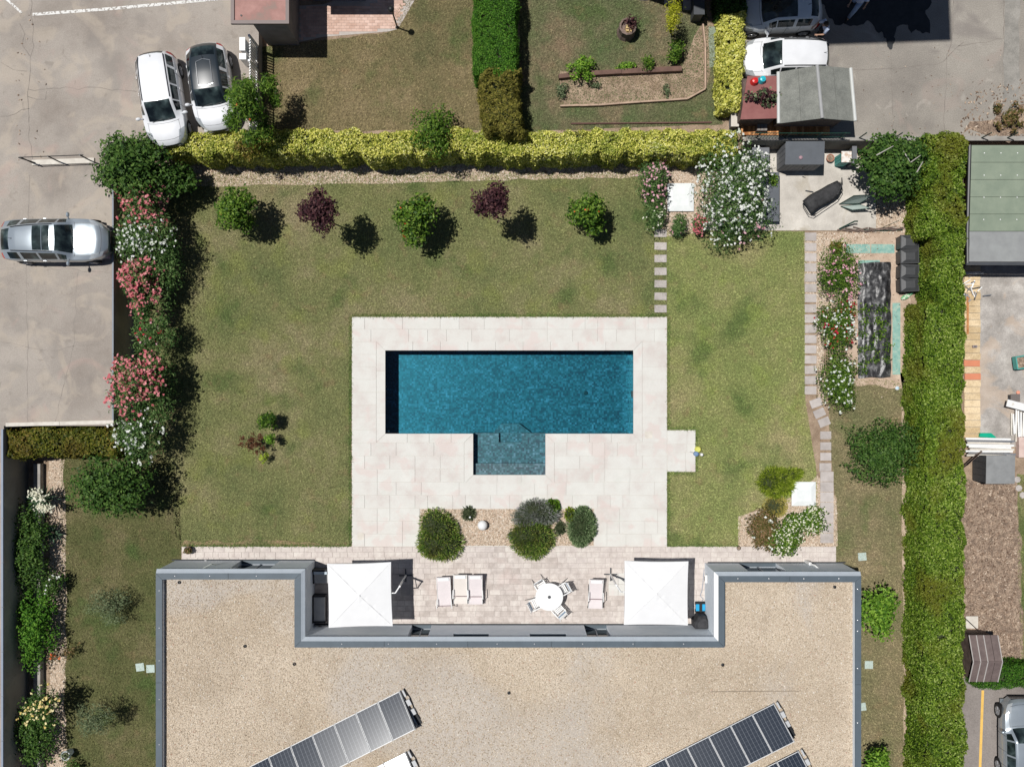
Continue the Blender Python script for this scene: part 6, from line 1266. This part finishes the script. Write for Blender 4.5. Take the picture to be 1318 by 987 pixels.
for i in range(4):
    for j in range(8): c = (a[0]+.6+j*.42*1.7, mid+.5+i*.95, zb+.075+.02*i); MB().lathe(c, [(.025, 0), (.025, .012)], 6).build('roof_nail', WHITE, r)
# lean-to strip of dark boards left of hut
r = thing('board_fence', 'dark brown board fence between hedge and hut', 'fence', P(1243, 260, 1.2))
for i in range(9): y = P(0, 222+i*13.5, 1.5)[1]; MB().box((P(1240, 0, 1.5)[0], y, 1.4), (.35, .44, .04), ry=.5).build('board', OLDW, r)
# plank walkway
r = thing('plank_walkway', 'pale yellow plank walkway along the hedge beside the rough concrete', 'walkway', P(1252, 450))
for i in range(26):
    y0 = 343+i*8.6; c = P(1250.5, y0+4.1); MB().box((c[0]+random.uniform(-.02, .02), c[1], .06), (.72, .285, .045), rz=random.uniform(-.012, .012)).build('plank', PLANK if i not in (14, 16) else flat('orange_plank', (.6, .22, .12)), r)
MB().bb(P(1243, 0)[0], P(1243, 0)[0]+.08, P(0, 430)[1], P(0, 380)[1], .08, .13).build('loose_batten', WOOD, r)
r = thing('scrap_pile', 'tangle of grey metal brackets on the upper end of the plank walkway', 'scrap pile', P(1251, 370, .1))
for i in range(20):
    c = P(1250+random.gauss(0, 5), 372+random.gauss(0, 7), .15); a_ = random.uniform(0, pi); MB().box((c[0], c[1], .13+.02*(i % 5)), (random.uniform(.15, .45), .045, .03), rz=a_, rx=random.uniform(-.3, .3)).build('bracket', random.choice([CHROME, WHITE, DGREY]), r)
r = thing('folded_frame', 'folded pale metal frame just below the hut roof', 'frame', P(1248, 350, .1))
for k in range(5): MB().box((P(1249, 0)[0]+.05*k, P(0, 350+k*.9, .1)[1], .12+.01*k), (.75, .04, .03), rz=.05+(.25 if k > 3 else 0)).build('bar', WHITE if k % 2 else CHROME, r)
r = thing('brick', 'single grey brick on the plank walkway', 'brick', P(1254, 446, .1)); MB().box((0, 0, .04), (.2, .11, .09)).build('block', flat('grey_brick', (.3, .25, .25)), r, world=False); MB().box((0, 0, .09), (.12, .05, .012)).build('frog', DGREY, r, world=False)
r = thing('crate', 'green rimmed crate of soil at the right edge on the rough concrete', 'crate', P(1314, 466, .2), rz=R(8)); m = MB()
for (cx, cy, w_, d_) in ((0, .27, .74, .05), (0, -.27, .74, .05), (-.35, 0, .05, .5), (.35, 0, .05, .5)): MB().box((cx, cy, .16), (w_, d_, .32)).build('side', TEAL, r, world=False)
MB().box((0, 0, .12), (.64, .48, .2)).build('contents', SOILD, r, world=False)
r = thing('timber_stack', 'stack of white painted battens standing near the right edge', 'timber', P(1309, 545, .2))
for i in range(10): c = P(1303+i*2.1, 545+random.uniform(-4, 4), .2); MB().box((c[0], c[1], .12+.05*(i % 3)), (.06, random.uniform(.9, 1.5), .05), rz=random.uniform(-.05, .05)).build('batten', WHITE if i % 3 else CAPC, r)
r = thing('offcut_board', 'tilted white board offcut above the stack of white battens', 'board', P(1307, 522, .3)); MB().box((0, 0, .22), (1.1, .32, .03), rz=-.25, ry=.1).build('board', WHITE, r, world=False); MB().box((-.3, .05, .25), (.2, .1, .03), rz=.6).build('offcut', CAPC, r, world=False)
r = box_shed('metal_crate', 'dark metal crate above the white boards at the right edge', 'crate', 1301, 1313, 507, 517, .35, .02, flat('rusty_grey', (.15, .13, .12)), DGREY, slope=0, boards=0)
o = MB().prism(pp([(1258, 562), (1259, 557), (1273, 557), (1280, 563)]), .02, .2).build('tarpaulin', flat('green_tarpaulin', (.0, .36, .22), rough=.5)); tag(o, 'bright green tarpaulin corner above the long white boards', 'tarpaulin')
r = thing('board_pile', 'long pile of white and grey boards across the yard above the grey shed', 'timber', P(1273, 575, .3))
for i in range(9):
    c = P(1273.5+random.uniform(-1, 2), 565+i*2.6, .5); MB().box((c[0], c[1], .35+.1*(i % 2)+.03*i), (2.1+random.uniform(-.2, .1), .085, .05), rz=-.02+random.uniform(-.015, .015), rx=.1).build('board', (WHITE, CHROME, CAPC)[i % 3] if i != 4 else WHITE, r)
for k in range(3): MB().box((*P(1250+k*3, 594-k*2, .9)[:2], .75), (.95, .06, .04), rz=.75).build('leaning_board', OLDW, r)
s = box_shed('grey_shed', 'grey felt-roofed little shed below the white board pile', 'shed', 1269, 1306, 586, 622.5, 1.3, .02, noisy('grey_felt', [(.3, (.2, .205, .205)), (.7, (.27, .275, .275))], scale=3, rough=.9, objc=True), DGREY, slope=.05, boards=5)
o = MB().bb(P(1307, 0)[0], P(1345, 0)[0], P(0, 588)[1], P(0, 562)[1], .02, .3).build('pink_step', noisy('pinkish_stone', [(.3, (.52, .38, .34)), (.7, (.66, .52, .46))], scale=3)); tag(o, 'pinkish stone step at the right edge beside the board pile', 'step')
r = thing('garden_steps', 'irregular pale stepping stones by the grey shed at the right edge', 'path', P(1310, 625))
for (px, py) in ((1309, 617), (1311, 628), (1316, 637)): c = P(px, py); MB().lathe((c[0], c[1], .014), [(.16, 0), (.15, .03)], 7).build('stone', STEP, r)
# brown ribbed shed (pitched)
zs_ = 1.3; y0, y1_, yr_ = P(0, 877, zs_)[1], P(0, 817, zs_)[1], P(0, 851, zs_+.35)[1]; xa, xb = P(1247, 0, zs_)[0], P(1284, 0, zs_)[0]
BRW = noisy('brown_roof_sheet', [(.3, (.12, .09, .085)), (.7, (.17, .13, .12))], scale=4, rough=.7)
r = thing('brown_shed', 'small shed with ribbed brown pitched roof beside the right hedge', 'shed', ((xa+xb)/2, (y0+y1_)/2, 0))
MB().bb(xa+.1, xb-.1, y0+.1, y1_-.1, 0, zs_-.02).build('wall', OLDW, r)
n_ = 4
for (ya, za, yb_, zb_) in ((y0, zs_, yr_, zs_+.4), (yr_, zs_+.4, y1_, zs_+.0)):
    for i in range(n_):
        u0, u1 = xa+(xb-xa)*i/n_+.01, xa+(xb-xa)*(i+1)/n_-.01; m = MB()
        m.add([(u0, ya, za), (u1, ya, za), (u1, yb_, zb_), (u0, yb_, zb_), (u0, ya, za-.03), (u1, ya, za-.03), (u1, yb_, zb_-.03), (u0, yb_, zb_-.03)], [(0, 1, 2, 3), (7, 6, 5, 4), (0, 4, 5, 1), (1, 5, 6, 2), (2, 6, 7, 3), (3, 7, 4, 0)]); m.build('roof_sheet', BRW, r)
    for i in (0, 1, 2, n_): u = xa+(xb-xa)*(i if i < 3 else n_)/n_ if i else xa; MB().tube([(u, ya, za+.02), (u, yb_, zb_+.02)], .022, 5).build('roof_batten', flat('pale_batten', (.45, .42, .4)), r)
MB().tube([(xa, yr_, zs_+.4), (xb, yr_, zs_+.4)], .03, 6).build('ridge', BRW, r)
c = P(1250, 800); o = MB().box((c[0], c[1], .06), (.55, .55, .05)).build('pale_slab', CAPC); tag(o, 'pale square slab half hidden by the right hedge above the brown shed', 'slab')
r = thing('wire_prop', 'dark bent wire prop over the pale slab by the hedge', 'prop', P(1250, 806)); MB().tube([P(1244, 797, 1.0), P(1259, 811, .2), P(1265, 815, .1)], .02, 6).build('rod', BLACK, r); MB().box((*P(1256, 815, .2)[:2], .15), (.6, .12, .2)).build('sill', DGREY, r)
# ================= ASPHALT YARD CORNER =================
s_ = [P(1003.5, 93, ZN+1.9), P(1093, 88, ZN+1.9), P(1099, 156, ZN+1.9), P(1004, 159, ZN+1.9)]
rz0, rz1 = P(1051.5, 84.5, ZN+2.3), P(1058, 152.5, ZN+2.3)
FELT = noisy('grey_green_felt', [(.3, (.15, .155, .14)), (.7, (.235, .24, .215))], scale=2.5, rough=.95, fine=.2, fscale=30, bump=.5)
r = thing('pitched_garage', 'garage with grey felt pitched roof beside the red flat roof', 'garage', (P(1050, 120, ZN+1.9)[0], P(1050, 120, ZN+1.9)[1], ZN))
c = P(1005, 95, ZN+1.9); d = P(1096, 155, ZN+1.9); MB().bb(c[0]+.15, d[0]-.15, d[1]+.2, c[1]-.15, ZN, ZN+1.85).build('wall', OLDW, r)
for (A_, B_, C_, D_, k) in ((s_[0], s_[3], rz1, rz0, 2), (rz0, rz1, s_[2], s_[1], 2)):
    for i in range(k):
        L0 = [Vector(A_).lerp(Vector(D_), i/k+.003), Vector(B_).lerp(Vector(C_), i/k+.003), Vector(B_).lerp(Vector(C_), (i+1)/k-.003), Vector(A_).lerp(Vector(D_), (i+1)/k-.003)]
        m = MB(); m.add(L0+[v-Vector((0, 0, .06)) for v in L0], [(0, 1, 2, 3), (7, 6, 5, 4), (0, 4, 5, 1), (1, 5, 6, 2), (2, 6, 7, 3), (3, 7, 4, 0)]); m.build('felt_sheet', FELT, r)
MB().tube([Vector(rz0)+Vector((0, 0, .02)), Vector(rz1)+Vector((0, 0, .02))], .07, 8).build('ridge_cap', flat('ridge_grey', (.34, .34, .34), rough=.8), r)
for A_, B_ in ((s_[0], s_[3]), (s_[1], s_[2])): MB().tube([Vector(A_)+Vector((-.06 if A_ is s_[0] else .06, 0, 0)), Vector(B_)+Vector((-.06 if A_ is s_[0] else .06, 0, 0))], .07, 8).build('gutter', flat('pale_gutter', (.55, .56, .54)), r)
a = P(953, 154, ZN+1.6); b = P(1002, 98, ZN+1.6)
r = thing('flat_shed', 'lean-to with dull red flat roof left of the pitched garage', 'shed', ((a[0]+b[0])/2, (a[1]+b[1])/2, ZN)); REDR = noisy('dull_red_roofing', [(.3, (.22, .085, .08)), (.7, (.28, .12, .11))], scale=2, rough=.85)
MB().bb(a[0]+.1, b[0]-.1, a[1]+.1, b[1]-.1, ZN, ZN+1.55).build('wall', OLDW, r); MB().prism([(a[0], a[1]), (b[0], a[1]+.05), (b[0]-.05, b[1]), (a[0]+.3, b[1])], ZN+1.55, ZN+1.6).build('roof', REDR, r)
for (px, py, mt, lb) in ((971.5, 104.5, RED, 'red bucket on the dull red shed roof'), (981.5, 102.5, CYAN, 'cyan bucket on the dull red shed roof')):
    x, y, _ = P(px, py, ZN+1.75); q = thing('bucket', lb, 'bucket', (x, y, ZN+1.602)); MB().lathe((0, 0, 0), [(.17, 0), (.17, .02), (.12, .24), (.05, .26)], 18).build('pail', mt, q, world=False); MB().lathe((0, 0, .262), [(.05, 0), (.05, .02)], 12).build('foot_ring', mt, q, world=False)
r = thing('wooden_deck', 'strip of orange boards between red roof shed and green fence', 'deck', P(1005, 165, ZN))
for i in range(40):
    x = 954+i*3.0; c = P(x+1.4, 163.5, ZN+.2)
    if x < 1066: MB().box((c[0], c[1], ZN+.2), (.092, .72, .03)).build('board', WOOD, r)
x, y, _ = P(980, 162, ZN+.4); r = thing('weathered_crate', 'weathered grey crate standing on the orange boards', 'crate', (x, y, ZN+.22)); MB().box((0, 0, .15), (.44, .5, .3)).build('box', OLDW, r, world=False); 
for i in range(3): MB().box((-.15+.15*i, 0, .312), (.12, .5, .02)).build('slat', flat('grey_slat', (.22, .2, .18)), r, world=False)
# green fence along the wall
r = thing('mesh_fence', 'dark green metal fence on the plinth between patio and asphalt yard', 'fence', P(960, 178, ZN))
for i, px in enumerate((972, 1010, 1049, 1079, 1105, 1150, 1262, 1295)):
    c = P(px, 178.5, ZN); MB().tube([(c[0], c[1], ZN), (c[0], c[1], ZN+.95)], .028, 7).build('post', FENCEG, r)
a, b = P(960, 178.5, ZN), P(1085, 178.5, ZN)
for z in (.25, .9): MB().tube([(a[0], a[1], ZN+z), (b[0], b[1], ZN+z)], .02, 6).build('rail', FENCEG, r)
for i in range(32): x = a[0]+(b[0]-a[0])*(i+.5)/32; MB().tube([(x, a[1], ZN+.1), (x, a[1], ZN+.9)], .008, 4).build('wire', FENCEG, r)
# car park fence (upper left) and slim gate over concrete sill
a, b = P(42, 210, ZP), P(122, 207, ZP); r = thing('car_park_fence', 'low open metal fence on a pale sill at the left of the big corner bush', 'fence', a)
MB().box(((a[0]+b[0])/2, (a[1]+b[1])/2, ZP+.04), (b[0]-a[0], .22, .08), rz=math.atan2(b[1]-a[1], b[0]-a[0])).build('sill', CAPC, r)
for t in (0.02, .45, .95):
    c = Vector(a).lerp(Vector(b), t); MB().tube([(c.x, c.y-.02, ZP+.08), (c.x, c.y-.02, ZP+1.15)], .03, 7).build('post', BLACK, r)
for z in (1.1,): MB().tube([(a[0], a[1]-.02, ZP+z), (b[0], b[1]-.02, ZP+z)], .02, 6).build('rail', BLACK, r)
c = P(50, 212, ZP); MB().tube([(c[0], c[1], ZP+.3), P(24, 203, ZP+1.0)], .03, 6).build('barrier_arm', BLACK, r)
# picket fence right of the black-roofed car
a, b = P(333, 60, ZP), P(333, 178, ZP); r = thing('picket_fence', 'white metal picket fence with gate on the car park edge, by the outbuilding', 'fence', P(333, 100, ZP))
npk = 34
for i in range(npk):
    y = a[1]+(b[1]-a[1])*(i+.5)/npk; MB().box((a[0]-.06, y, ZP+.62), (.035, .05, 1.2)).build('picket', WHITE, r)
for z in (.15, 1.1): MB().box((a[0]-.06, (a[1]+b[1])/2, ZP+z), (.04, a[1]-b[1], .05)).build('rail', WHITE, r)
for i in (0, 9, 18): y = a[1]+(b[1]-a[1])*i/npk; MB().box((a[0]-.06, y, ZP+.65), (.09, .09, 1.32)).build('post', WHITE, r)
for (px, py, w_, d_, lb) in ((312, 57, .2, .52, 'larger white post box on the car park by the picket fence'), (312.5, 73, .25, .22, 'smaller white meter box below the larger post box')):
    x, y, _ = P(px, py, ZP+1.0); q = thing('meter_box', lb, 'box', (x, y, ZP)); MB().box((0, 0, .5), (w_, d_, 1.0)).build('cabinet', WHITE, q, world=False); MB().box((0, 0, 1.01), (w_+.04, d_+.04, .03)).build('lid', WHITE, q, world=False); MB().box((w_/2+.006, 0, .6), (.012, d_*.8, .6)).build('door', FLASH, q, world=False)
# outbuilding, upper left
zo = ZN+3.0; a = P(297, 31, zo); b = P(372, -70, zo)
r = thing('outbuilding', 'small outbuilding with brownish red flat roof at the top edge', 'building', ((a[0]+b[0])/2, (a[1]+b[1])/2, ZN))
WD = noisy('grey_brown_render', [(.3, (.2, .18, .175)), (.7, (.3, .27, .26))], scale=2, rough=.9); MB().bb(a[0]+.75, b[0]-.25, a[1]+.2, b[1], ZN, zo-.12).build('wall', WD, r)
RR = noisy('red_brown_roofing', [(.36, (.24, .2, .17)), (.5, (.34, .19, .165)), (.64, (.42, .24, .21))], scale=.9, rough=.85, fine=.06); MB().bb(a[0]+.14, b[0]-.14, a[1]+.14, b[1], zo-.1, zo-.04).build('roof', RR, r)
GB = flat('brown_metal_edge', (.17, .13, .12), rough=.5, objc=False)
MB().bb(a[0], b[0], a[1], a[1]+.14, zo-.12, zo+.02).build('roof_edge', GB, r); MB().bb(a[0], a[0]+.14, a[1]+.141, b[1], zo-.12, zo+.02).build('roof_edge', GB, r); MB().bb(b[0]-.14, b[0], a[1]+.141, b[1], zo-.12, zo+.02).build('roof_edge', GB, r)
MB().lathe((a[0]+.42, a[1]+.35, zo-.04), [(.04, 0), (.04, .03)], 8).build('roof_drain', BLACK, r)
zo = ZN+3.2; a = P(373, -32, zo); b = P(462, -110, zo); r = thing('annexe', 'dark grey flat roofed annexe right of the outbuilding, at the top edge', 'building', ((a[0]+b[0])/2, (a[1]+b[1])/2, ZN))
MB().bb(a[0]+.3, b[0]-.2, a[1]+.25, b[1], ZN, zo-.1).build('wall', WD, r); MB().bb(a[0]+.05, b[0], a[1], b[1], zo-.1, zo).build('roof', flat('dark_grey_roofing', (.06, .062, .07), rough=.8, objc=False), r)
# street lamp
c = P(511.5, 36, ZN); r = thing('garden_lamp_post', 'slim black lamp post at the corner of the pink brick terrace', 'lamp post', c); MB().tube([(0, 0, 0), (0, 0, 1.9)], .035, 8).build('pole', BLACK, r, world=False); MB().lathe((0, 0, 0), [(.08, 0), (.06, .1), (.035, .12)], 10).build('base', BLACK, r, world=False); MB().ball((-.03, .03, 2.0), .14, 14, 1, 1, .9).build('lamp_head', BLACK, r, world=False, smooth=True)
# neighbour garden: log edgings, sundial-like planter, board kerbs
LOGM = OLDW
def edging(name, label, pts, z, base_z, hgt, wd, mat, seg=1.1):
    q = pp(pts, base_z+hgt); r = thing(name, label, 'edging', (q[0][0], q[0][1], base_z))
    for i in range(len(q)-1):
        a, b = Vector(q[i]), Vector(q[i+1]); L_ = (b-a).length; k = max(1, round(L_/seg)); an = math.atan2(b.y-a.y, b.x-a.x)
        for j in range(k): c = a+(b-a)*((j+.5)/k); MB().box((c.x, c.y, base_z+hgt/2), (L_/k-.01, wd*random.uniform(.9, 1.1), hgt*random.uniform(.92, 1.0)), rz=an+random.uniform(-.01, .01)).build('log' if 'log' in name else 'board', mat, r)
edging('log_edging', 'dark log edging along the top of the vegetable plot', [(719, 98), (760, 94), (800, 92), (840, 90), (878, 88)], 0, ZN, .28, .2, flat('brown_log', (.14, .08, .06), rough=.8, var=.3))
edging('board_edging', 'pale board edging along the bottom of the vegetable plot and up its right side', [(721, 136), (770, 135), (824, 131), (885, 127), (908, 114), (908, 60), (905, 30)], 0, ZN, .2, .07, flat('board_tan', (.42, .3, .22), rough=.8, var=.2))
edging('board_edging', 'thin dark board edging behind the yellow hedge', [(735, 159), (800, 158.5), (860, 158), (916, 157.5)], 0, ZN, .12, .05, flat('dark_board', (.12, .06, .05), rough=.8))
x, y, _ = P(807, 38, ZN+.4); r = thing('stump_planter', 'hollow tree stump planter with dark foliage on the neighbour lawn', 'planter', (x, y, ZN)); MB().lathe((0, 0, 0), [(.42, 0), (.36, .3), (.38, .75), (.3, .78), (.26, .6)], 11).build('stump', OLDW, r, world=False); MB().lathe((.1, -.05, .6), [(.22, 0), (.2, .08)], 8).build('inner_wood', flat('cut_wood', (.55, .4, .18), rough=.8), r, world=False)
C = rng.normal(0, .13, (160, 3))+np.array([.12, .12, .88]); np_mesh('foliage', leaf_quads(C, rng.normal(0, .5, (160, 3))+np.array([0, 0, 1]), .1, .22), 4, F_PLUM, r, rng.random(160), world=False)
# stone step slabs top of neighbour garden
for (px, py, w_, d_, lb) in ((862, 0, .5, .45, 'left paving slab at the top edge behind the golden conifer'), (885, 5, .42, .6, 'right paving slab at the top edge near the golden conifer'), (829, 0, .35, .1, 'pale slab corner at the very top edge of the lawn')):
    c = P(px, py, ZN); o = MB().box((c[0], c[1], ZN+.05), (w_, d_, .08)).build('stone_slab', STEP); tag(o, lb, 'slab')
r = box_shed('dark_locker', 'dark locker in the shade at the top edge beside the mossy path', 'locker', 893, 907, -14, 19, 1.0, ZN, DGREY, DGREY, slope=0, boards=0)
r = box_shed('utility_box', 'small grey utility box at the left end of the red roof shed', 'box', 941, 951, 140, 163, .6, ZN, CAPC, SHEDW, slope=.02, boards=0)
# building whose shadow falls into the yard (stands beyond the upper edge)
zt_ = 21.0; a = P(800, -14, ZN); b = P(1029, -14, ZN)
r = thing('apartment_block', 'plain apartment block beyond the top edge, casting the big dark shadow', 'building', ((a[0]+b[0])/2, a[1]+5, ZN))
ang0 = R(2.0); 
bl = MB(); bl.box(((a[0]+b[0])/2, a[1]+5.0, ZN+(zt_-ZN)/2), (b[0]-a[0], 10, zt_-ZN), rz=ang0); bl.build('wall', WD, r); 
MB().box(((a[0]+b[0])/2, a[1]+5.0, zt_+.1), (b[0]-a[0]+.2, 10.2, .2), rz=ang0).build('roof', RGR, r)
for fl_ in range(6):
    for k in range(4): MB().box((a[0]+1+k*1.95, a[1]+.21+k*.068, ZN+1.9+fl_*3), (1.0, .06, 1.3), rz=ang0).build('window', GLASSD, r)
# ================= PEOPLE =================
SKIN = flat('skin', (.42, .25, .17), rough=.6); JEAN = flat('dark_trousers', (.03, .035, .05), rough=.9); SHIRT = flat('pale_blue_shirt', (.5, .58, .75), rough=.9); HAIR = flat('dark_brown_hair', (.035, .02, .014), rough=.8); SHOE = flat('dark_shoes', (.03, .025, .02), rough=.6)
def person(label, loc, rz, pose, shirt=SHIRT, trousers=JEAN, z=0):
    r = thing('person', label, 'person', (loc[0], loc[1], z), rz=R(rz)); p = pose
    V = dict(pel=(0, 0, .95), ch=(.0+p['lean']*.5, 0, 1.22), sh=(p['lean']*.8, 0, 1.42), nk=(p['lean'], 0, 1.52), hd=(p['lean']*1.25, 0, 1.60), top=(p['lean']*1.35, 0, 1.70))
    for s, sg in (('l', 1), ('r', -1)):
        V['hip'+s] = (0, sg*.1, .9); V['kn'+s] = (p['knee'+s][0], sg*.12, .5); V['an'+s] = (p['foot'+s][0], sg*.12, .09); V['to'+s] = (p['foot'+s][0]+.17, sg*.14, .04)
        V['sho'+s] = (V['sh'][0], sg*.19, 1.40); V['el'+s] = p['el'+s]; V['wr'+s] = p['wr'+s]
    E = [('pel', 'ch'), ('ch', 'sh'), ('sh', 'nk'), ('nk', 'hd'), ('hd', 'top')]
    for s in 'lr': E += [('pel', 'hip'+s), ('hip'+s, 'kn'+s), ('kn'+s, 'an'+s), ('an'+s, 'to'+s), ('sh', 'sho'+s), ('sho'+s, 'el'+s), ('el'+s, 'wr'+s)]
    rad = dict(pel=(.15, .12), ch=(.15, .11), sh=(.13, .09), nk=(.055, .055), hd=(.085, .095), top=(.07, .075), hip=(.095, .095), kn=(.06, .06), an=(.04, .04), to=(.035, .035), sho=(.062, .06), el=(.042, .042), wr=(.028, .028))
    # hands: palm + five fingers, as chains of the same skin
    for s, sg in (('l', 1), ('r', -1)):
        w_ = Vector(V['wr'+s]); d = (w_-Vector(V['el'+s])).normalized(); sd = d.cross(Vector((0, 0, 1))).normalized(); dn = d.cross(sd)
        V['pa'+s] = tuple(w_+d*.07); E.append(('wr'+s, 'pa'+s)); rad['pa'] = (.032, .02)
        for k, (off, ln) in enumerate(((-.03, .075), (-.01, .085), (.01, .08), (.03, .065))):
            V['f%d%s' % (k, s)] = tuple(w_+d*(.09+ln*.5)+sd*off); V['g%d%s' % (k, s)] = tuple(w_+d*(.09+ln)+sd*off*1.15-dn*.02); E += [('pa'+s, 'f%d%s' % (k, s)), ('f%d%s' % (k, s), 'g%d%s' % (k, s))]
            rad['f%d' % k] = (.009, .009); rad['g%d' % k] = (.008, .008)
        V['th'+s] = tuple(w_+d*.06-sd*sg*.05); V['ti'+s] = tuple(w_+d*.09-sd*sg*.065); E += [('pa'+s, 'th'+s), ('th'+s, 'ti'+s)]; rad['th'] = (.011, .011); rad['ti'] = (.009, .009)
    names = list(V); me = bpy.data.meshes.new('body'); me.from_pydata([V[n] for n in names], [(names.index(a), names.index(b)) for a, b in E], []); o = link_mesh('body', me, r)
    mo = o.modifiers.new('skin', 'SKIN'); 
    for i, n_ in enumerate(names):
        k = n_ if n_ in rad else n_[:-1]; sv = me.skin_vertices[0].data[i]; sv.radius = rad.get(k, (.03, .03)); sv.use_root = (n_ == 'pel')
    sb = o.modifiers.new('s', 'SUBSURF'); sb.levels = 1; sb.render_levels = 2; me.materials.append(SKIN)
    def sleeve(nm, pts, r0, r1, mt): 
        MB().tube(pts, r0, 12, r1).build(nm, mt, r, world=False, smooth=True)
    # shirt as a lofted shell round the torso, sleeves and trousers round the limbs
    m = MB(); K = [('pel', .19, .14, -.03), ('ch', .2, .145, 0), ('sh', .2, .13, 0), ('sh', .13, .1, .07)]; n_ = 16
    for k, rx_, ry_, dz in K: c = V[k]; m.v += [(c[0]+ry_*cos(2*pi*j/n_), c[1]+rx_*sin(2*pi*j/n_), c[2]+dz) for j in range(n_)]
    m.f = [(i*n_+j, i*n_+(j+1) % n_, (i+1)*n_+(j+1) % n_, (i+1)*n_+j) for i in range(len(K)-1) for j in range(n_)]; m.build('shirt', shirt, r, world=False, smooth=True)
    for s in 'lr':
        a, b = Vector(V['sho'+s]), Vector(V['el'+s]); sleeve('sleeve', [a-(b-a)*.2, a, a.lerp(b, .75)], .085, .07, shirt)
        h_, k_, an_ = Vector(V['hip'+s])+Vector((0, 0, .05)), Vector(V['kn'+s]), Vector(V['an'+s])+Vector((0, 0, .03)); sleeve('trouser_leg', [h_, k_, an_], .125, .075, trousers)
        t_ = Vector(V['to'+s]); f_ = Vector(V['an'+s]); m = MB(); m.ball(((t_.x+f_.x)/2, (t_.y+f_.y)/2, .045), .1, 10, 1.45, .5, .5); m.build('shoe', SHOE, r, world=False, smooth=True)
    h_ = Vector(V['hd']); m = MB(); m.ball((h_.x-.02, 0, h_.z+.05), .112, 16, 1, .9, .95); m.build('hair', HAIR, r, world=False, smooth=True)
    m = MB(); m.ball((h_.x+.035, 0, h_.z-.01), .088, 14, 1, .86, 1.15); m.build('face', SKIN, r, world=False, smooth=True)
    for sg in (1, -1): MB().ball((h_.x+.108, sg*.032, h_.z+.02), .012, 8).build('eye', BLACK, r, world=False); MB().ball((h_.x+.0, sg*.088, h_.z), .024, 8, .7, .4, 1).build('ear', SKIN, r, world=False)
    MB().ball((h_.x+.125, 0, h_.z-.015), .018, 8, .9, .7, 1.3).build('nose', SKIN, r, world=False); MB().ball((h_.x+.113, 0, h_.z-.055), .02, 8, .4, 1.1, .3).build('mouth', flat('lips', (.35, .13, .1)), r, world=False)
c = P(1067, 32, ZN+1.3)
person('person in a pale blue shirt leaning forward beside the shaded white car', (c[0], c[1]), 200, dict(lean=.22, kneel=(.05,), kneer=(.02,), footl=(.1,), footr=(-.15,), ell=(.32, .3, 1.2), elr=(.3, -.28, 1.15), wrl=(.5, .22, 1.15), wrr=(.52, -.2, 1.1)), z=ZN)
c = P(1110, -4, ZN+1.3)
person('person in pale clothes striding in deep shade at the top edge', (c[0], c[1]), 235, dict(lean=.1, kneel=(.25,), kneer=(-.1,), footl=(.45,), footr=(-.4,), ell=(-.1, .33, 1.15), elr=(.2, -.3, 1.15), wrl=(.05, .36, .92), wrr=(.42, -.26, 1.05)), trousers=flat('light_trousers', (.35, .45, .6), rough=.9), z=ZN)

# foliage-shaped shade of unknown cause, painted near-black onto the shaded asphalt
SHADE_PAINT = noisy('shade_painted_asphalt', [(.3, (.018, .02, .022)), (.7, (.04, .042, .045))], scale=3, rough=.6)
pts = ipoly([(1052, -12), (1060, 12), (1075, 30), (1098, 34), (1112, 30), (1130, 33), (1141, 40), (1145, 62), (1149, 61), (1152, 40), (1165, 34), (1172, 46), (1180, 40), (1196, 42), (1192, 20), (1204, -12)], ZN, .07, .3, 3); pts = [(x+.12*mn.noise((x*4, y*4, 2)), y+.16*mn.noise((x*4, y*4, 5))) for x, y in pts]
sheet('painted_shade_patch', pts, ZN+.012, SHADE_PAINT)
